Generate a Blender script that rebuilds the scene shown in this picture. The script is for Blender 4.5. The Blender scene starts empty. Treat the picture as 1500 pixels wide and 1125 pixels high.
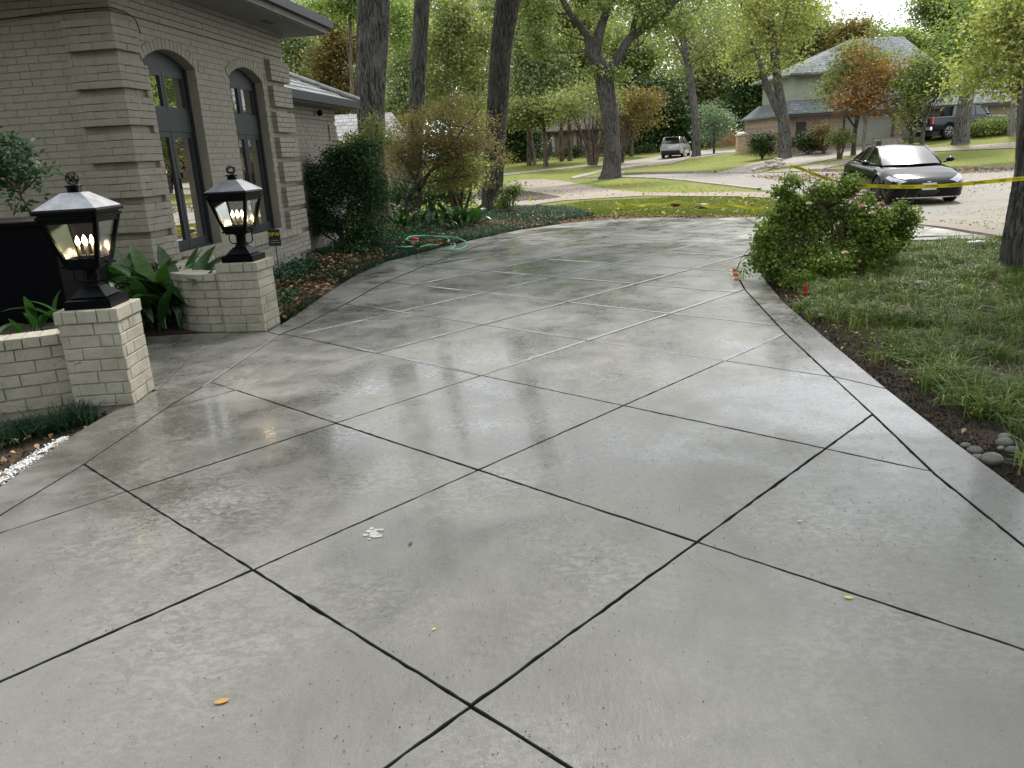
import bpy, math, random
import numpy as np
from mathutils import Vector, Matrix
from mathutils.geometry import delaunay_2d_cdt, tessellate_polygon

random.seed(7)
rng = np.random.default_rng(11)
SC = bpy.context.scene
COL = SC.collection
rad = math.radians

# ------------------------------------------------------------------ camera, light, exposure
CH = 1.4877                                  # eye height
PITCH, ROLL, FPX = rad(16.38), rad(3.226), 1147.5
_cp, _sp, _cr, _sr = math.cos(PITCH), math.sin(PITCH), math.cos(ROLL), math.sin(ROLL)
_B = np.array([[1, 0, 0], [0, -_sp, -_cp], [0, _cp, -_sp]])
CM = np.array([[_cr, _sr, 0], [-_sr, _cr, 0], [0, 0, 1]]) @ _B
cam_d = bpy.data.cameras.new('camera')
cam = bpy.data.objects.new('camera', cam_d)
COL.objects.link(cam)
cam_d.sensor_width = 36
cam_d.lens = 36 * FPX / 1500
cam_d.clip_start = 0.05
cam_d.clip_end = 2000
mw = Matrix.Identity(4)
for i in range(3):
    mw[i][0] = CM[0][i]; mw[i][1] = -CM[1][i]; mw[i][2] = -CM[2][i]
mw[2][3] = CH
cam.matrix_world = mw
SC.camera = cam

SUN_EL, SUN_AZ = rad(48), rad(28)            # azimuth clockwise from +Y
world = bpy.data.worlds.new('World')
SC.world = world
world.use_nodes = True
wn, wl = world.node_tree.nodes, world.node_tree.links
wn.clear()
w_out = wn.new('ShaderNodeOutputWorld')
w_bg = wn.new('ShaderNodeBackground')
w_sky = wn.new('ShaderNodeTexSky')
w_sky.sky_type = 'NISHITA'
w_sky.sun_disc = False
w_sky.sun_elevation = SUN_EL
w_sky.sun_rotation = SUN_AZ
w_sky.air_density = 1.0
w_sky.dust_density = 2.5
# thin bright cloud over the whole sky (even, no patch placed for the picture)
w_tc = wn.new('ShaderNodeTexCoord')
w_n = wn.new('ShaderNodeTexNoise')
w_n.inputs['Scale'].default_value = 2.2
w_n.inputs['Detail'].default_value = 6
w_r = wn.new('ShaderNodeValToRGB')
w_r.color_ramp.elements[0].position = 0.25
w_r.color_ramp.elements[0].color = (0.66, 0.66, 0.66, 1)
w_r.color_ramp.elements[1].position = 0.7
w_r.color_ramp.elements[1].color = (0.97, 0.97, 0.97, 1)
w_mix = wn.new('ShaderNodeMixRGB')
w_mix.inputs['Color2'].default_value = (10.5, 10.9, 11.3, 1)
wl.new(w_tc.outputs['Generated'], w_n.inputs['Vector'])
wl.new(w_n.outputs['Fac'], w_r.inputs['Fac'])
wl.new(w_r.outputs['Color'], w_mix.inputs['Fac'])
wl.new(w_sky.outputs['Color'], w_mix.inputs['Color1'])
wl.new(w_mix.outputs['Color'], w_bg.inputs['Color'])
w_bg.inputs['Strength'].default_value = 0.12
wl.new(w_bg.outputs['Background'], w_out.inputs['Surface'])

sun_d = bpy.data.lights.new('sun', 'SUN')
sun_d.energy = 3.0
sun_d.angle = rad(10)
sun_d.color = (1.0, 0.95, 0.86)
sun = bpy.data.objects.new('sun', sun_d)
COL.objects.link(sun)
_sd = Vector((math.sin(SUN_AZ) * math.cos(SUN_EL), math.cos(SUN_AZ) * math.cos(SUN_EL), math.sin(SUN_EL)))
sun.rotation_euler = _sd.to_track_quat('Z', 'Y').to_euler()
sun.location = (0, 0, 40)

SC.view_settings.view_transform = 'Standard'
SC.view_settings.look = 'None'
SC.view_settings.gamma = 1
SC.view_settings.use_curve_mapping = False
SC.view_settings.exposure = 0.78
SC.cycles.max_bounces = 7
SC.cycles.transparent_max_bounces = 8
SC.cycles.diffuse_bounces = 3
SC.cycles.glossy_bounces = 3
SC.cycles.transmission_bounces = 4

# ------------------------------------------------------------------ surveying helpers
def sst(a, b, v):
    t = np.clip((v - a) / (b - a), 0, 1)
    return t * t * (3 - 2 * t)

def T(x, y):
    """height of the terrain"""
    z = -.27 * sst(20.5, 30, y + 1.2 * x)
    r1 = sst(32, 62, y) * np.maximum(0, .045 * x + .05 * np.maximum(0, x - 23))
    r2 = sst(42, 92, y) * 1.2
    return z + np.minimum(np.maximum(r1, r2), 2.6)

def ray(u, v):
    return CM.T @ np.array([(u - 750) / FPX, (v - 562.5) / FPX, 1.])

def W(u, v, y):
    d = ray(u, v)
    return Vector(np.array([0, 0, CH]) + d * (y / d[1]))

def GZ(u, v, z=0.):
    d = ray(u, v)
    return Vector(np.array([0, 0, CH]) + d * ((z - CH) / d[2]))

def G(u, v):
    """where that line of sight meets the ground"""
    d = ray(u, v); o = np.array([0, 0, CH]); t = 1.; prev = t
    while t < 300:
        P = o + d * t
        if P[2] < T(P[0], P[1]):
            lo, hi = prev, t
            for _ in range(24):
                m = (lo + hi) / 2; P = o + d * m
                if P[2] < T(P[0], P[1]): hi = m
                else: lo = m
            return Vector(P)
        prev = t; t *= 1.02
    return Vector(P)

# ------------------------------------------------------------------ node materials
class NT:
    def __init__(s, name):
        s.m = bpy.data.materials.new(name); s.m.use_nodes = True
        s.n = s.m.node_tree.nodes; s.l = s.m.node_tree.links
        s.b = s.n['Principled BSDF']; s.out = s.n['Material Output']
        s._tc = None
    def tc(s, which='Object'):
        if s._tc is None: s._tc = s.n.new('ShaderNodeTexCoord')
        return s._tc.outputs[which]
    def geo(s):
        return s.n.new('ShaderNodeNewGeometry').outputs['Position']
    def noise(s, scale, detail=4, rough=.55, vec=None, dist=0):
        n = s.n.new('ShaderNodeTexNoise'); n.inputs['Scale'].default_value = scale
        n.inputs['Detail'].default_value = detail; n.inputs['Roughness'].default_value = rough
        n.inputs['Distortion'].default_value = dist
        s.l.new(vec if vec is not None else s.geo(), n.inputs['Vector'])
        return n.outputs['Fac']
    def voro(s, scale, vec=None, feature='F1', out='Distance'):
        n = s.n.new('ShaderNodeTexVoronoi'); n.inputs['Scale'].default_value = scale; n.feature = feature
        s.l.new(vec if vec is not None else s.geo(), n.inputs['Vector'])
        return n.outputs[out]
    def map(s, vec, scale=(1, 1, 1), rot=(0, 0, 0)):
        n = s.n.new('ShaderNodeMapping'); n.inputs['Scale'].default_value = scale; n.inputs['Rotation'].default_value = rot
        s.l.new(vec, n.inputs['Vector']); return n.outputs['Vector']
    def ramp(s, fac, stops):
        n = s.n.new('ShaderNodeValToRGB'); cr = n.color_ramp
        while len(cr.elements) < len(stops): cr.elements.new(.5)
        for e, (p, c) in zip(cr.elements, stops):
            e.position = p
            e.color = (c, c, c, 1) if not hasattr(c, '__len__') else tuple(c) + (1,)
        s.l.new(fac, n.inputs['Fac']); return n.outputs['Color']
    def mix(s, fac, a, b, mode='MIX'):
        n = s.n.new('ShaderNodeMixRGB'); n.blend_type = mode
        for k, v in (('Fac', fac), ('Color1', a), ('Color2', b)):
            if isinstance(v, bpy.types.NodeSocket): s.l.new(v, n.inputs[k])
            elif hasattr(v, '__len__'): n.inputs[k].default_value = tuple(v) + (1,)
            elif k == 'Fac': n.inputs[k].default_value = v
            else: n.inputs[k].default_value = (v, v, v, 1)
        return n.outputs['Color']
    def math(s, op, a, b=0.):
        n = s.n.new('ShaderNodeMath'); n.operation = op
        for i, v in enumerate((a, b)):
            if isinstance(v, bpy.types.NodeSocket): s.l.new(v, n.inputs[i])
            else: n.inputs[i].default_value = v
        return n.outputs[0]
    def bump(s, h, strength=.3, dist=.01, prev=None):
        n = s.n.new('ShaderNodeBump'); n.inputs['Strength'].default_value = strength
        n.inputs['Distance'].default_value = dist
        s.l.new(h, n.inputs['Height'])
        if prev is not None: s.l.new(prev, n.inputs['Normal'])
        s.l.new(n.outputs['Normal'], s.b.inputs['Normal']); return n.outputs['Normal']
    def col(s, c): s.set('Base Color', c)
    def set(s, k, v):
        if isinstance(v, bpy.types.NodeSocket): s.l.new(v, s.b.inputs[k])
        elif hasattr(v, '__len__'): s.b.inputs[k].default_value = tuple(v) + (1,)
        else: s.b.inputs[k].default_value = v
    def attr(s, name='v'):
        n = s.n.new('ShaderNodeAttribute'); n.attribute_name = name; return n.outputs['Fac']
    def rnd(s):
        return s.n.new('ShaderNodeObjectInfo').outputs['Random']

def vary(c, k): return tuple(min(1, x * k) for x in c)

def simple(name, c, rough=.6, metal=0., noise_scale=12., amt=.25, bump=0., spec=.5, coat=0., det=5):
    t = NT(name)
    f = t.noise(noise_scale, det)
    t.col(t.ramp(f, [(.3, vary(c, 1 - amt)), (.7, vary(c, 1 + amt))]))
    t.set('Roughness', rough); t.set('Metallic', metal); t.set('Specular IOR Level', spec)
    t.set('Coat Weight', coat)
    if bump: t.bump(t.noise(noise_scale * 4, 4), bump, .004)
    return t.m

def leafmat(name, stops, trans=.35, rough=.45):
    t = NT(name)
    c = t.ramp(t.attr('v'), stops)
    f = t.noise(.9, 3)
    c = t.mix(.5, c, t.ramp(f, [(.3, (.55, .6, .55)), (.7, (1.35, 1.3, 1.2))]), 'MULTIPLY')
    t.col(c); t.set('Roughness', rough + .12); t.set('Specular IOR Level', .2)
    tr = t.n.new('ShaderNodeBsdfTranslucent')
    t.l.new(t.mix(1., c, (1.3, 1.5, .7), 'MULTIPLY'), tr.inputs['Color'])
    mx = t.n.new('ShaderNodeMixShader'); mx.inputs['Fac'].default_value = trans
    t.l.new(t.b.outputs[0], mx.inputs[1]); t.l.new(tr.outputs[0], mx.inputs[2])
    t.l.new(mx.outputs[0], t.out.inputs['Surface'])
    return t.m

# ------------------------------------------------------------------ object helpers
def link(o, parent=None):
    COL.objects.link(o)
    if parent is not None: o.parent = parent
    return o

def tag(o, label=None, cat=None, group=None, kind=None):
    if label: o['label'] = label
    if cat: o['category'] = cat
    if group: o['group'] = group
    if kind: o['kind'] = kind
    return o

def empty(name, loc=(0, 0, 0), rz=0, label=None, cat=None, group=None):
    o = bpy.data.objects.new(name, None); o.empty_display_size = .2
    o.location = loc; o.rotation_euler = (0, 0, rz); link(o)
    return tag(o, label, cat, group)

class MB:
    def __init__(s): s.v = []; s.f = []
    def add(s, vs, fs):
        k = len(s.v); s.v += [tuple(p) for p in vs]; s.f += [tuple(i + k for i in f) for f in fs]; return s
    def box(s, c, size, rz=0, R=None):
        hx, hy, hz = size[0] / 2, size[1] / 2, size[2] / 2
        R = R or Matrix.Rotation(rz, 3, 'Z'); c = Vector(c)
        vs = [c + R @ Vector((x * hx, y * hy, z * hz)) for x in (-1, 1) for y in (-1, 1) for z in (-1, 1)]
        return s.add(vs, [(0, 1, 3, 2), (4, 6, 7, 5), (0, 4, 5, 1), (2, 3, 7, 6), (0, 2, 6, 4), (1, 5, 7, 3)])
    def frame_box(s, O, X, Y, Z, x0, x1, y0, y1, z0, z1):
        O, X, Y, Z = map(Vector, (O, X, Y, Z))
        vs = [O + X * a + Y * b + Z * c for a in (x0, x1) for b in (y0, y1) for c in (z0, z1)]
        return s.add(vs, [(0, 1, 3, 2), (4, 6, 7, 5), (0, 4, 5, 1), (2, 3, 7, 6), (0, 2, 6, 4), (1, 5, 7, 3)])
    def frustum(s, c, a0, b0, a1, b1, z0, z1, rz=0):
        c = Vector(c); R = Matrix.Rotation(rz, 3, 'Z')
        vs = [c + R @ Vector((x * a0 / 2, y * b0 / 2, z0)) for x, y in ((-1, -1), (1, -1), (1, 1), (-1, 1))]
        vs += [c + R @ Vector((x * a1 / 2, y * b1 / 2, z1)) for x, y in ((-1, -1), (1, -1), (1, 1), (-1, 1))]
        return s.add(vs, [(3, 2, 1, 0), (4, 5, 6, 7), (0, 1, 5, 4), (1, 2, 6, 5), (2, 3, 7, 6), (3, 0, 4, 7)])
    def tube(s, pts, radii, n=8, cap=True):
        pts = [Vector(p) for p in pts]
        if not hasattr(radii, '__len__'): radii = [radii] * len(pts)
        k = len(s.v); prevx = None
        for i, p in enumerate(pts):
            t = (pts[min(i + 1, len(pts) - 1)] - pts[max(i - 1, 0)]).normalized()
            if prevx is None:
                a = Vector((0, 0, 1)) if abs(t.z) < .9 else Vector((1, 0, 0))
                x = t.cross(a).normalized()
            else:
                x = (prevx - t * prevx.dot(t)).normalized()
            prevx = x; y = t.cross(x)
            for j in range(n):
                a = 2 * math.pi * j / n
                s.v.append(tuple(p + (x * math.cos(a) + y * math.sin(a)) * radii[i]))
        for i in range(len(pts) - 1):
            for j in range(n):
                s.f.append((k + i * n + j, k + i * n + (j + 1) % n, k + (i + 1) * n + (j + 1) % n, k + (i + 1) * n + j))
        if cap:
            s.f.append(tuple(k + j for j in reversed(range(n)))); s.f.append(tuple(k + (len(pts) - 1) * n + j for j in range(n)))
        return s
    def lathe(s, c, prof, n=16):
        c = Vector(c); k = len(s.v)
        for r, z in prof:
            for j in range(n):
                a = 2 * math.pi * j / n; s.v.append((c.x + r * math.cos(a), c.y + r * math.sin(a), c.z + z))
        for i in range(len(prof) - 1):
            for j in range(n):
                s.f.append((k + i * n + j, k + i * n + (j + 1) % n, k + (i + 1) * n + (j + 1) % n, k + (i + 1) * n + j))
        s.f.append(tuple(k + j for j in reversed(range(n)))); s.f.append(tuple(k + (len(prof) - 1) * n + j for j in range(n)))
        return s
    def ball(s, c, r, n=10, m=7, sc=(1, 1, 1)):
        c = Vector(c); k = len(s.v)
        for i in range(m + 1):
            th = math.pi * i / m
            for j in range(n):
                a = 2 * math.pi * j / n
                s.v.append((c.x + sc[0] * r * math.sin(th) * math.cos(a), c.y + sc[1] * r * math.sin(th) * math.sin(a), c.z + sc[2] * r * math.cos(th)))
        for i in range(m):
            for j in range(n):
                s.f.append((k + i * n + j, k + (i + 1) * n + j, k + (i + 1) * n + (j + 1) % n, k + i * n + (j + 1) % n))
        return s
    def prism(s, poly, z0, z1, bevel=0., drop=None):
        """vertical prism over a ccw polygon"""
        n = len(poly); k = len(s.v)
        rings = [(0, z0), (0, z1 - (drop or bevel)), (bevel, z1)] if bevel else [(0, z0), (0, z1)]
        for ins, z in rings:
            for p in (inset(poly, ins) if ins else poly): s.v.append((p[0], p[1], z))
        for r in range(len(rings) - 1):
            for j in range(n):
                s.f.append((k + r * n + j, k + r * n + (j + 1) % n, k + (r + 1) * n + (j + 1) % n, k + (r + 1) * n + j))
        t = (len(rings) - 1) * n
        for tri in tessellate_polygon([[Vector((p[0], p[1], 0)) for p in poly]]):
            a, b, c_ = tri
            pa, pb, pc = poly[a], poly[b], poly[c_]
            if (pb[0] - pa[0]) * (pc[1] - pa[1]) - (pb[1] - pa[1]) * (pc[0] - pa[0]) < 0: b, c_ = c_, b
            s.f.append((k + t + a, k + t + b, k + t + c_))
            s.f.append((k + a, k + c_, k + b))
        return s
    def mesh(s, name, m, smooth=False):
        me = bpy.data.meshes.new(name); me.from_pydata(s.v, [], s.f); me.update()
        if m: me.materials.append(m)
        if smooth: me.polygons.foreach_set('use_smooth', [True] * len(me.polygons))
        return me
    def build(s, name, m, parent=None, smooth=False, **kw):
        o = bpy.data.objects.new(name, s.mesh(name, m, smooth)); link(o, parent)
        return tag(o, **kw)

def inset(poly, d):
    n = len(poly); out = []
    for i in range(n):
        p0, p1, p2 = Vector(poly[i - 1][:2]), Vector(poly[i][:2]), Vector(poly[(i + 1) % n][:2])
        e1 = (p1 - p0); e2 = (p2 - p1)
        if e1.length < 1e-6 or e2.length < 1e-6: out.append((p1.x, p1.y)); continue
        e1.normalize(); e2.normalize()
        n1 = Vector((-e1.y, e1.x)); n2 = Vector((-e2.y, e2.x))
        m = n1 + n2
        if m.length < .2: out.append((p1.x + n1.x * d, p1.y + n1.y * d)); continue
        m = m / m.length_squared * 2
        if m.length > 3: m = m.normalized() * 3
        out.append((p1.x + m.x * d, p1.y + m.y * d))
    return out

def area(poly):
    return sum(poly[i - 1][0] * poly[i][1] - poly[i][0] * poly[i - 1][1] for i in range(len(poly))) / 2

def inpoly(px, py, poly):
    px = np.asarray(px); py = np.asarray(py); ins = np.zeros(px.shape, bool); n = len(poly)
    for i in range(n):
        x0, y0 = poly[i - 1][:2]; x1, y1 = poly[i][:2]
        if y0 == y1: continue
        c = ((y0 > py) != (y1 > py)) & (px < (x1 - x0) * (py - y0) / (y1 - y0) + x0)
        ins ^= c
    return ins

def densify(poly, step):
    out = []
    for i in range(len(poly)):
        a = Vector(poly[i][:2]); b = Vector(poly[(i + 1) % len(poly)][:2])
        k = max(1, int((b - a).length / step))
        for j in range(k): out.append(tuple(a.lerp(b, j / k)))
    return out

def sheet(name, poly, off, m, step=.6, wob=0., **kw):
    """a ground sheet draped over the terrain"""
    poly = densify(poly, step)
    if area(poly) < 0: poly = poly[::-1]
    xs = [p[0] for p in poly]; ys = [p[1] for p in poly]
    gx, gy = np.meshgrid(np.arange(min(xs), max(xs), step), np.arange(min(ys), max(ys), step))
    gx = gx.ravel(); gy = gy.ravel(); k = inpoly(gx, gy, inset(poly, step * .3)); gx = gx[k]; gy = gy[k]
    vs = [Vector(p) for p in poly] + [Vector((a, b)) for a, b in zip(gx, gy)]
    n = len(poly)
    r = delaunay_2d_cdt(vs, [(i, (i + 1) % n) for i in range(n)], [], 2, 1e-5)
    V = np.array([(p.x, p.y) for p in r[0]])
    Z = T(V[:, 0], V[:, 1]) + off
    fs = []
    for f in r[2]:
        cx, cy = V[list(f)].mean(0)
        fs.append(tuple(f))
    C = np.array([V[list(f)].mean(0) for f in fs]); ok = inpoly(C[:, 0], C[:, 1], poly)
    me = bpy.data.meshes.new(name)
    me.from_pydata([(a, b, c) for (a, b), c in zip(V, Z)], [], [f for f, o in zip(fs, ok) if o]); me.update()
    me.materials.append(m)
    o = bpy.data.objects.new(name, me); link(o)
    kw.setdefault('kind', 'structure')
    return tag(o, **kw)

def quads(name, V, m, parent=None, att=None, **kw):
    """V (n,4,3) float array: many loose quads in one mesh"""
    n = len(V); me = bpy.data.meshes.new(name)
    me.vertices.add(n * 4); me.vertices.foreach_set('co', V.astype(np.float32).ravel())
    me.loops.add(n * 4); me.loops.foreach_set('vertex_index', np.arange(n * 4, dtype=np.int32))
    me.polygons.add(n); me.polygons.foreach_set('loop_start', np.arange(0, n * 4, 4, dtype=np.int32))
    me.polygons.foreach_set('loop_total', np.full(n, 4, np.int32))
    if att is not None:
        a = me.attributes.new('v', 'FLOAT', 'POINT'); a.data.foreach_set('value', np.repeat(att, 4).astype(np.float32))
    me.update(calc_edges=True); me.validate()
    me.materials.append(m)
    o = bpy.data.objects.new(name, me); link(o, parent)
    return tag(o, **kw)

def unit(a): return a / np.maximum(1e-9, np.linalg.norm(a, axis=-1, keepdims=True))

def leafquads(P, L, Wd, up=.5, droop=0., r=rng):
    """rhombic leaves at points P"""
    n = len(P)
    N = r.normal(size=(n, 3)); N[:, 2] = np.abs(N[:, 2]) + up; N = unit(N)
    D = r.normal(size=(n, 3)); D[:, 2] -= droop; D = unit(D - N * (D * N).sum(1, keepdims=True))
    S = np.cross(N, D)
    l = (L * r.uniform(.6, 1.25, n))[:, None]; w = (Wd * r.uniform(.7, 1.2, n))[:, None]
    fold = N * w * .35
    return np.stack([P, P + D * l * .5 + S * w * .5 + fold, P + D * l, P + D * l * .5 - S * w * .5 + fold], 1)

def sample_blobs(blobs, n, shell=.55, r=rng):
    """points in a set of ellipsoids (cx,cy,cz,rx,ry,rz)"""
    B = np.array(blobs); vol = (B[:, 3] * B[:, 4] * B[:, 5]) ** (2 / 3)
    k = r.choice(len(B), n, p=vol / vol.sum())
    d = unit(r.normal(size=(n, 3))); t = r.uniform(shell ** 2, 1, n) ** .5
    t = np.where(r.random(n) < .08, t * r.uniform(1, 1.22, n), t)
    return B[k, :3] + d * B[k, 3:] * t[:, None]

def foliage(name, blobs, ntw, per, spread, L, Wd, m, parent=None, up=.5, droop=.2, shell=.5, seed=None, flat=.6, **kw):
    r = np.random.default_rng(seed if seed is not None else rng.integers(1 << 30))
    tw = sample_blobs(blobs, ntw, shell, r)
    cv = r.random(ntw)
    P = np.repeat(tw, per, 0) + r.normal(size=(ntw * per, 3)) * spread * np.array([1, 1, flat])
    V = leafquads(P, L, Wd, up, droop, r)
    att = np.clip(np.repeat(cv, per) * .65 + r.random(ntw * per) * .35, 0, 1)
    return quads(name, V, m, parent, att, **kw)
# ------------------------------------------------------------------ materials of the ground
def m_concrete():
    t = NT('wet_concrete')
    P = t.geo()
    big = t.noise(.75, 4, .6, P, .6)
    mid = t.noise(3.2, 5, .6, P, .4)
    wet = t.ramp(t.math('ADD', t.math('MULTIPLY', big, .62), t.math('MULTIPLY', mid, .38)), [(.40, 0.), (.58, 1.)])
    # drying blotches
    sv = t.map(P, (1, 1.6, 1), (0, 0, .6))
    bl = t.ramp(t.noise(24, 4, .62, sv, .8), [(.44, 0.), (.59, 1.)])
    blm = t.ramp(t.noise(1.1, 3, .5, P), [(.44, 0.05), (.64, 1.)])
    bl = t.math('MULTIPLY', bl, blm)
    sx = t.n.new('ShaderNodeSeparateXYZ'); t.l.new(P, sx.inputs[0])
    # the slabs nearest the house front have dried further than the middle of the drive
    dr = t.ramp(t.math('ADD', t.math('MULTIPLY', sx.outputs['Y'], .18), t.math('MULTIPLY', big, .5)), [(.55, .22), (.98, 1.)])
    wet = t.math('MULTIPLY', wet, dr)
    fine = t.noise(160, 3, .7, P)
    c = t.mix(wet, (.208, .201, .190), (.088, .086, .077))
    c = t.mix(t.math('MULTIPLY', bl, .62), c, (.31, .302, .288))
    c = t.mix(.35, c, t.ramp(t.noise(.45, 2, .5, P), [(.3, (.82, .84, .80)), (.7, (1.12, 1.1, 1.1))]), 'MULTIPLY')
    # broad tonal drift and long trowel sweeps
    c = t.mix(.5, c, t.ramp(t.noise(2.6, 6, .7, t.map(P, (1, .35, 1), (0, 0, -.5)), 1.2), [(.32, .80), (.68, 1.16)]), 'MULTIPLY')
    c = t.mix(.6, c, t.ramp(fine, [(.25, .72), (.7, 1.18)]), 'MULTIPLY')
    # dark grit specks and pale flecks
    sp = t.ramp(t.voro(30, P), [(.07, 1.), (.12, 0.)])
    spm = t.ramp(t.noise(5, 3, .6, P), [(.50, 0.), (.66, 1.)])
    c = t.mix(t.math('MULTIPLY', t.math('MULTIPLY', sp, spm), .7), c, (.045, .042, .036))
    fl = t.ramp(t.voro(46, t.map(P, (1, 1, 1), (0, 0, 1))), [(.06, 1.), (.11, 0.)])
    c = t.mix(t.math('MULTIPLY', t.math('MULTIPLY', fl, blm), .8), c, (.55, .54, .5))
    t.col(c)
    ro = t.mix(wet, .50, .13)
    ro = t.mix(t.math('MULTIPLY', bl, .6), ro, .55)
    ro = t.mix(.35, ro, t.ramp(t.noise(5.5, 5, .65, P), [(.32, .06), (.66, .62)]))
    ro = t.mix(.18, ro, t.ramp(t.noise(38, 4, .7, P), [(.35, .05), (.62, .75)]))
    t.set('Roughness', ro); t.set('IOR', 1.40); t.set('Specular IOR Level', .62)
    t.set('Coat Weight', t.math('MULTIPLY', wet, .9)); t.set('Coat Roughness', t.ramp(t.noise(30, 4, .7, P), [(.35, .04), (.62, .20)])); t.set('Coat IOR', 1.33)
    b1 = t.bump(t.noise(1.5, 3, .5, P), .35, .022)
    b2 = t.bump(t.noise(42, 5, .65, t.map(P, (1, .45, 1), (0, 0, .7))), .55, .004, b1)
    t.bump(fine, .38, .002, b2)
    return t.m

def m_soil(name, a, b, c3=None, sc=9.):
    t = NT(name)
    f = t.noise(sc, 8, .65)
    c = t.ramp(f, [(.3, a), (.52, b), (.75, c3 or vary(b, 1.5))])
    c = t.mix(.5, c, t.ramp(t.noise(.9, 4), [(.3, .6), (.7, 1.3)]), 'MULTIPLY')
    t.col(c); t.set('Roughness', .9)
    t.bump(t.noise(26, 8, .7), .9, .03); return t.m

def m_lawn():
    t = NT('lawn')
    f = t.noise(22, 8, .7); g = t.noise(.35, 4, .6)
    c = t.ramp(f, [(.3, (.066, .094, .020)), (.5, (.145, .180, .036)), (.72, (.25, .255, .085))])
    c = t.mix(t.ramp(g, [(.38, 0.), (.62, .75)]), c, (.205, .205, .055))
    lf = t.ramp(t.voro(6.5), [(.05, 1.), (.13, 0.)])
    lm = t.ramp(t.noise(.5, 4), [(.42, 0.), (.6, 1.)])
    c = t.mix(t.math('MULTIPLY', t.math('MULTIPLY', lf, lm), .8), c, (.30, .22, .09))
    t.col(c); t.set('Roughness', .95); t.set('Specular IOR Level', .15)
    t.bump(t.noise(60, 6, .7), 1., .04); return t.m

def m_road(name, a, b, leafc):
    t = NT(name)
    f = t.noise(60, 5, .7); g = t.noise(.6, 5, .6)
    c = t.ramp(f, [(.3, vary(a, .75)), (.7, vary(a, 1.2))])
    c = t.mix(t.ramp(g, [(.4, 0.), (.65, .7)]), c, b)
    c = t.mix(.8, c, t.ramp(t.noise(3.1, 8, .72), [(.3, .68), (.7, 1.25)]), 'MULTIPLY')
    lf = t.ramp(t.voro(5., t.map(t.geo(), (1, 1, 1), (0, 0, .5))), [(.04, 1.), (.1, 0.)])
    lm = t.ramp(t.noise(.33, 5, .6), [(.48, 0.), (.62, .8)])
    c = t.mix(t.math('MULTIPLY', lf, lm), c, leafc)
    t.col(c); t.set('Roughness', .85); t.bump(f, .5, .01); return t.m

M = {}
M['concrete'] = m_concrete()
M['joint'] = simple('joint_filler', (.018, .018, .017), .8, noise_scale=60)
M['soil'] = m_soil('soil', (.022, .015, .010), (.052, .036, .024), (.10, .072, .05))
M['mulch'] = m_soil('mulch', (.014, .010, .008), (.040, .026, .018), (.11, .07, .045), 24)
M['lawn'] = m_lawn()
M['street'] = m_road('street', (.165, .155, .138), (.21, .182, .145), (.36, .22, .11))
M['tan_drive'] = m_road('tan_drive', (.20, .165, .128), (.245, .205, .165), (.33, .2, .1))
M['far_drive'] = m_road('far_drive', (.26, .235, .20), (.22, .185, .155), (.36, .24, .14))
M['kerb'] = simple('kerb', (.30, .27, .23), .85, noise_scale=3, amt=.25, bump=.3)

# ------------------------------------------------------------------ ground
xs = np.concatenate([np.linspace(-320, -40, 15), np.arange(-36, 60, 1.5), np.linspace(64, 320, 14)])
ys = np.concatenate([np.linspace(-60, -8, 6), np.arange(-6, 110, 1.5), np.linspace(118, 620, 16)])
gx, gy = np.meshgrid(xs, ys)
gz = T(gx, gy) - .055
nv, nx = gx.size, len(xs)
idx = np.arange(nv).reshape(gx.shape)
fs = np.stack([idx[:-1, :-1], idx[:-1, 1:], idx[1:, 1:], idx[1:, :-1]], -1).reshape(-1, 4)
g_me = bpy.data.meshes.new('ground'); g_me.from_pydata(np.stack([gx, gy, gz], -1).reshape(-1, 3).tolist(), [], fs.tolist())
g_me.materials.append(M['soil']); g_me.polygons.foreach_set('use_smooth', [True] * len(fs))
tag(link(bpy.data.objects.new('ground', g_me)), kind='structure')

def gp(pts): return [tuple(G(u, v)[:2]) for u, v in pts]

lawn_poly = [(-40, 15), (-6, 21), (-1.4, 17.2), (.2, 18.2), (1.6, 18.8), (2.8, 18.9), (4.6, 17.4), (5.6, 16.6), (6.4, 15.6), (8.6, 20), (40, 20), (95, 60), (95, 170), (-90, 170), (-90, 60)]
sheet('lawn', lawn_poly, -.035, M['lawn'], 1.0)

tan_px = [(742, 268), (762, 263), (796, 262), (822, 264), (850, 269), (884, 276), (944, 281), (1010, 282), (1070, 280), (1120, 281), (1150, 284), (1150, 290), (1080, 287), (944, 286), (874, 290), (824, 293), (790, 298), (762, 302), (735, 304), (700, 300), (690, 285)]
sheet('tan_drive', gp(tan_px), -.012, M['tan_drive'], .5)
sheet('mulch_bed', gp([(700, 274), (742, 276), (765, 278.5), (790, 282.5), (822, 288), (792, 292), (762, 293.5), (738, 294), (700, 292)]), .004, M['mulch'], .5)
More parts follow.
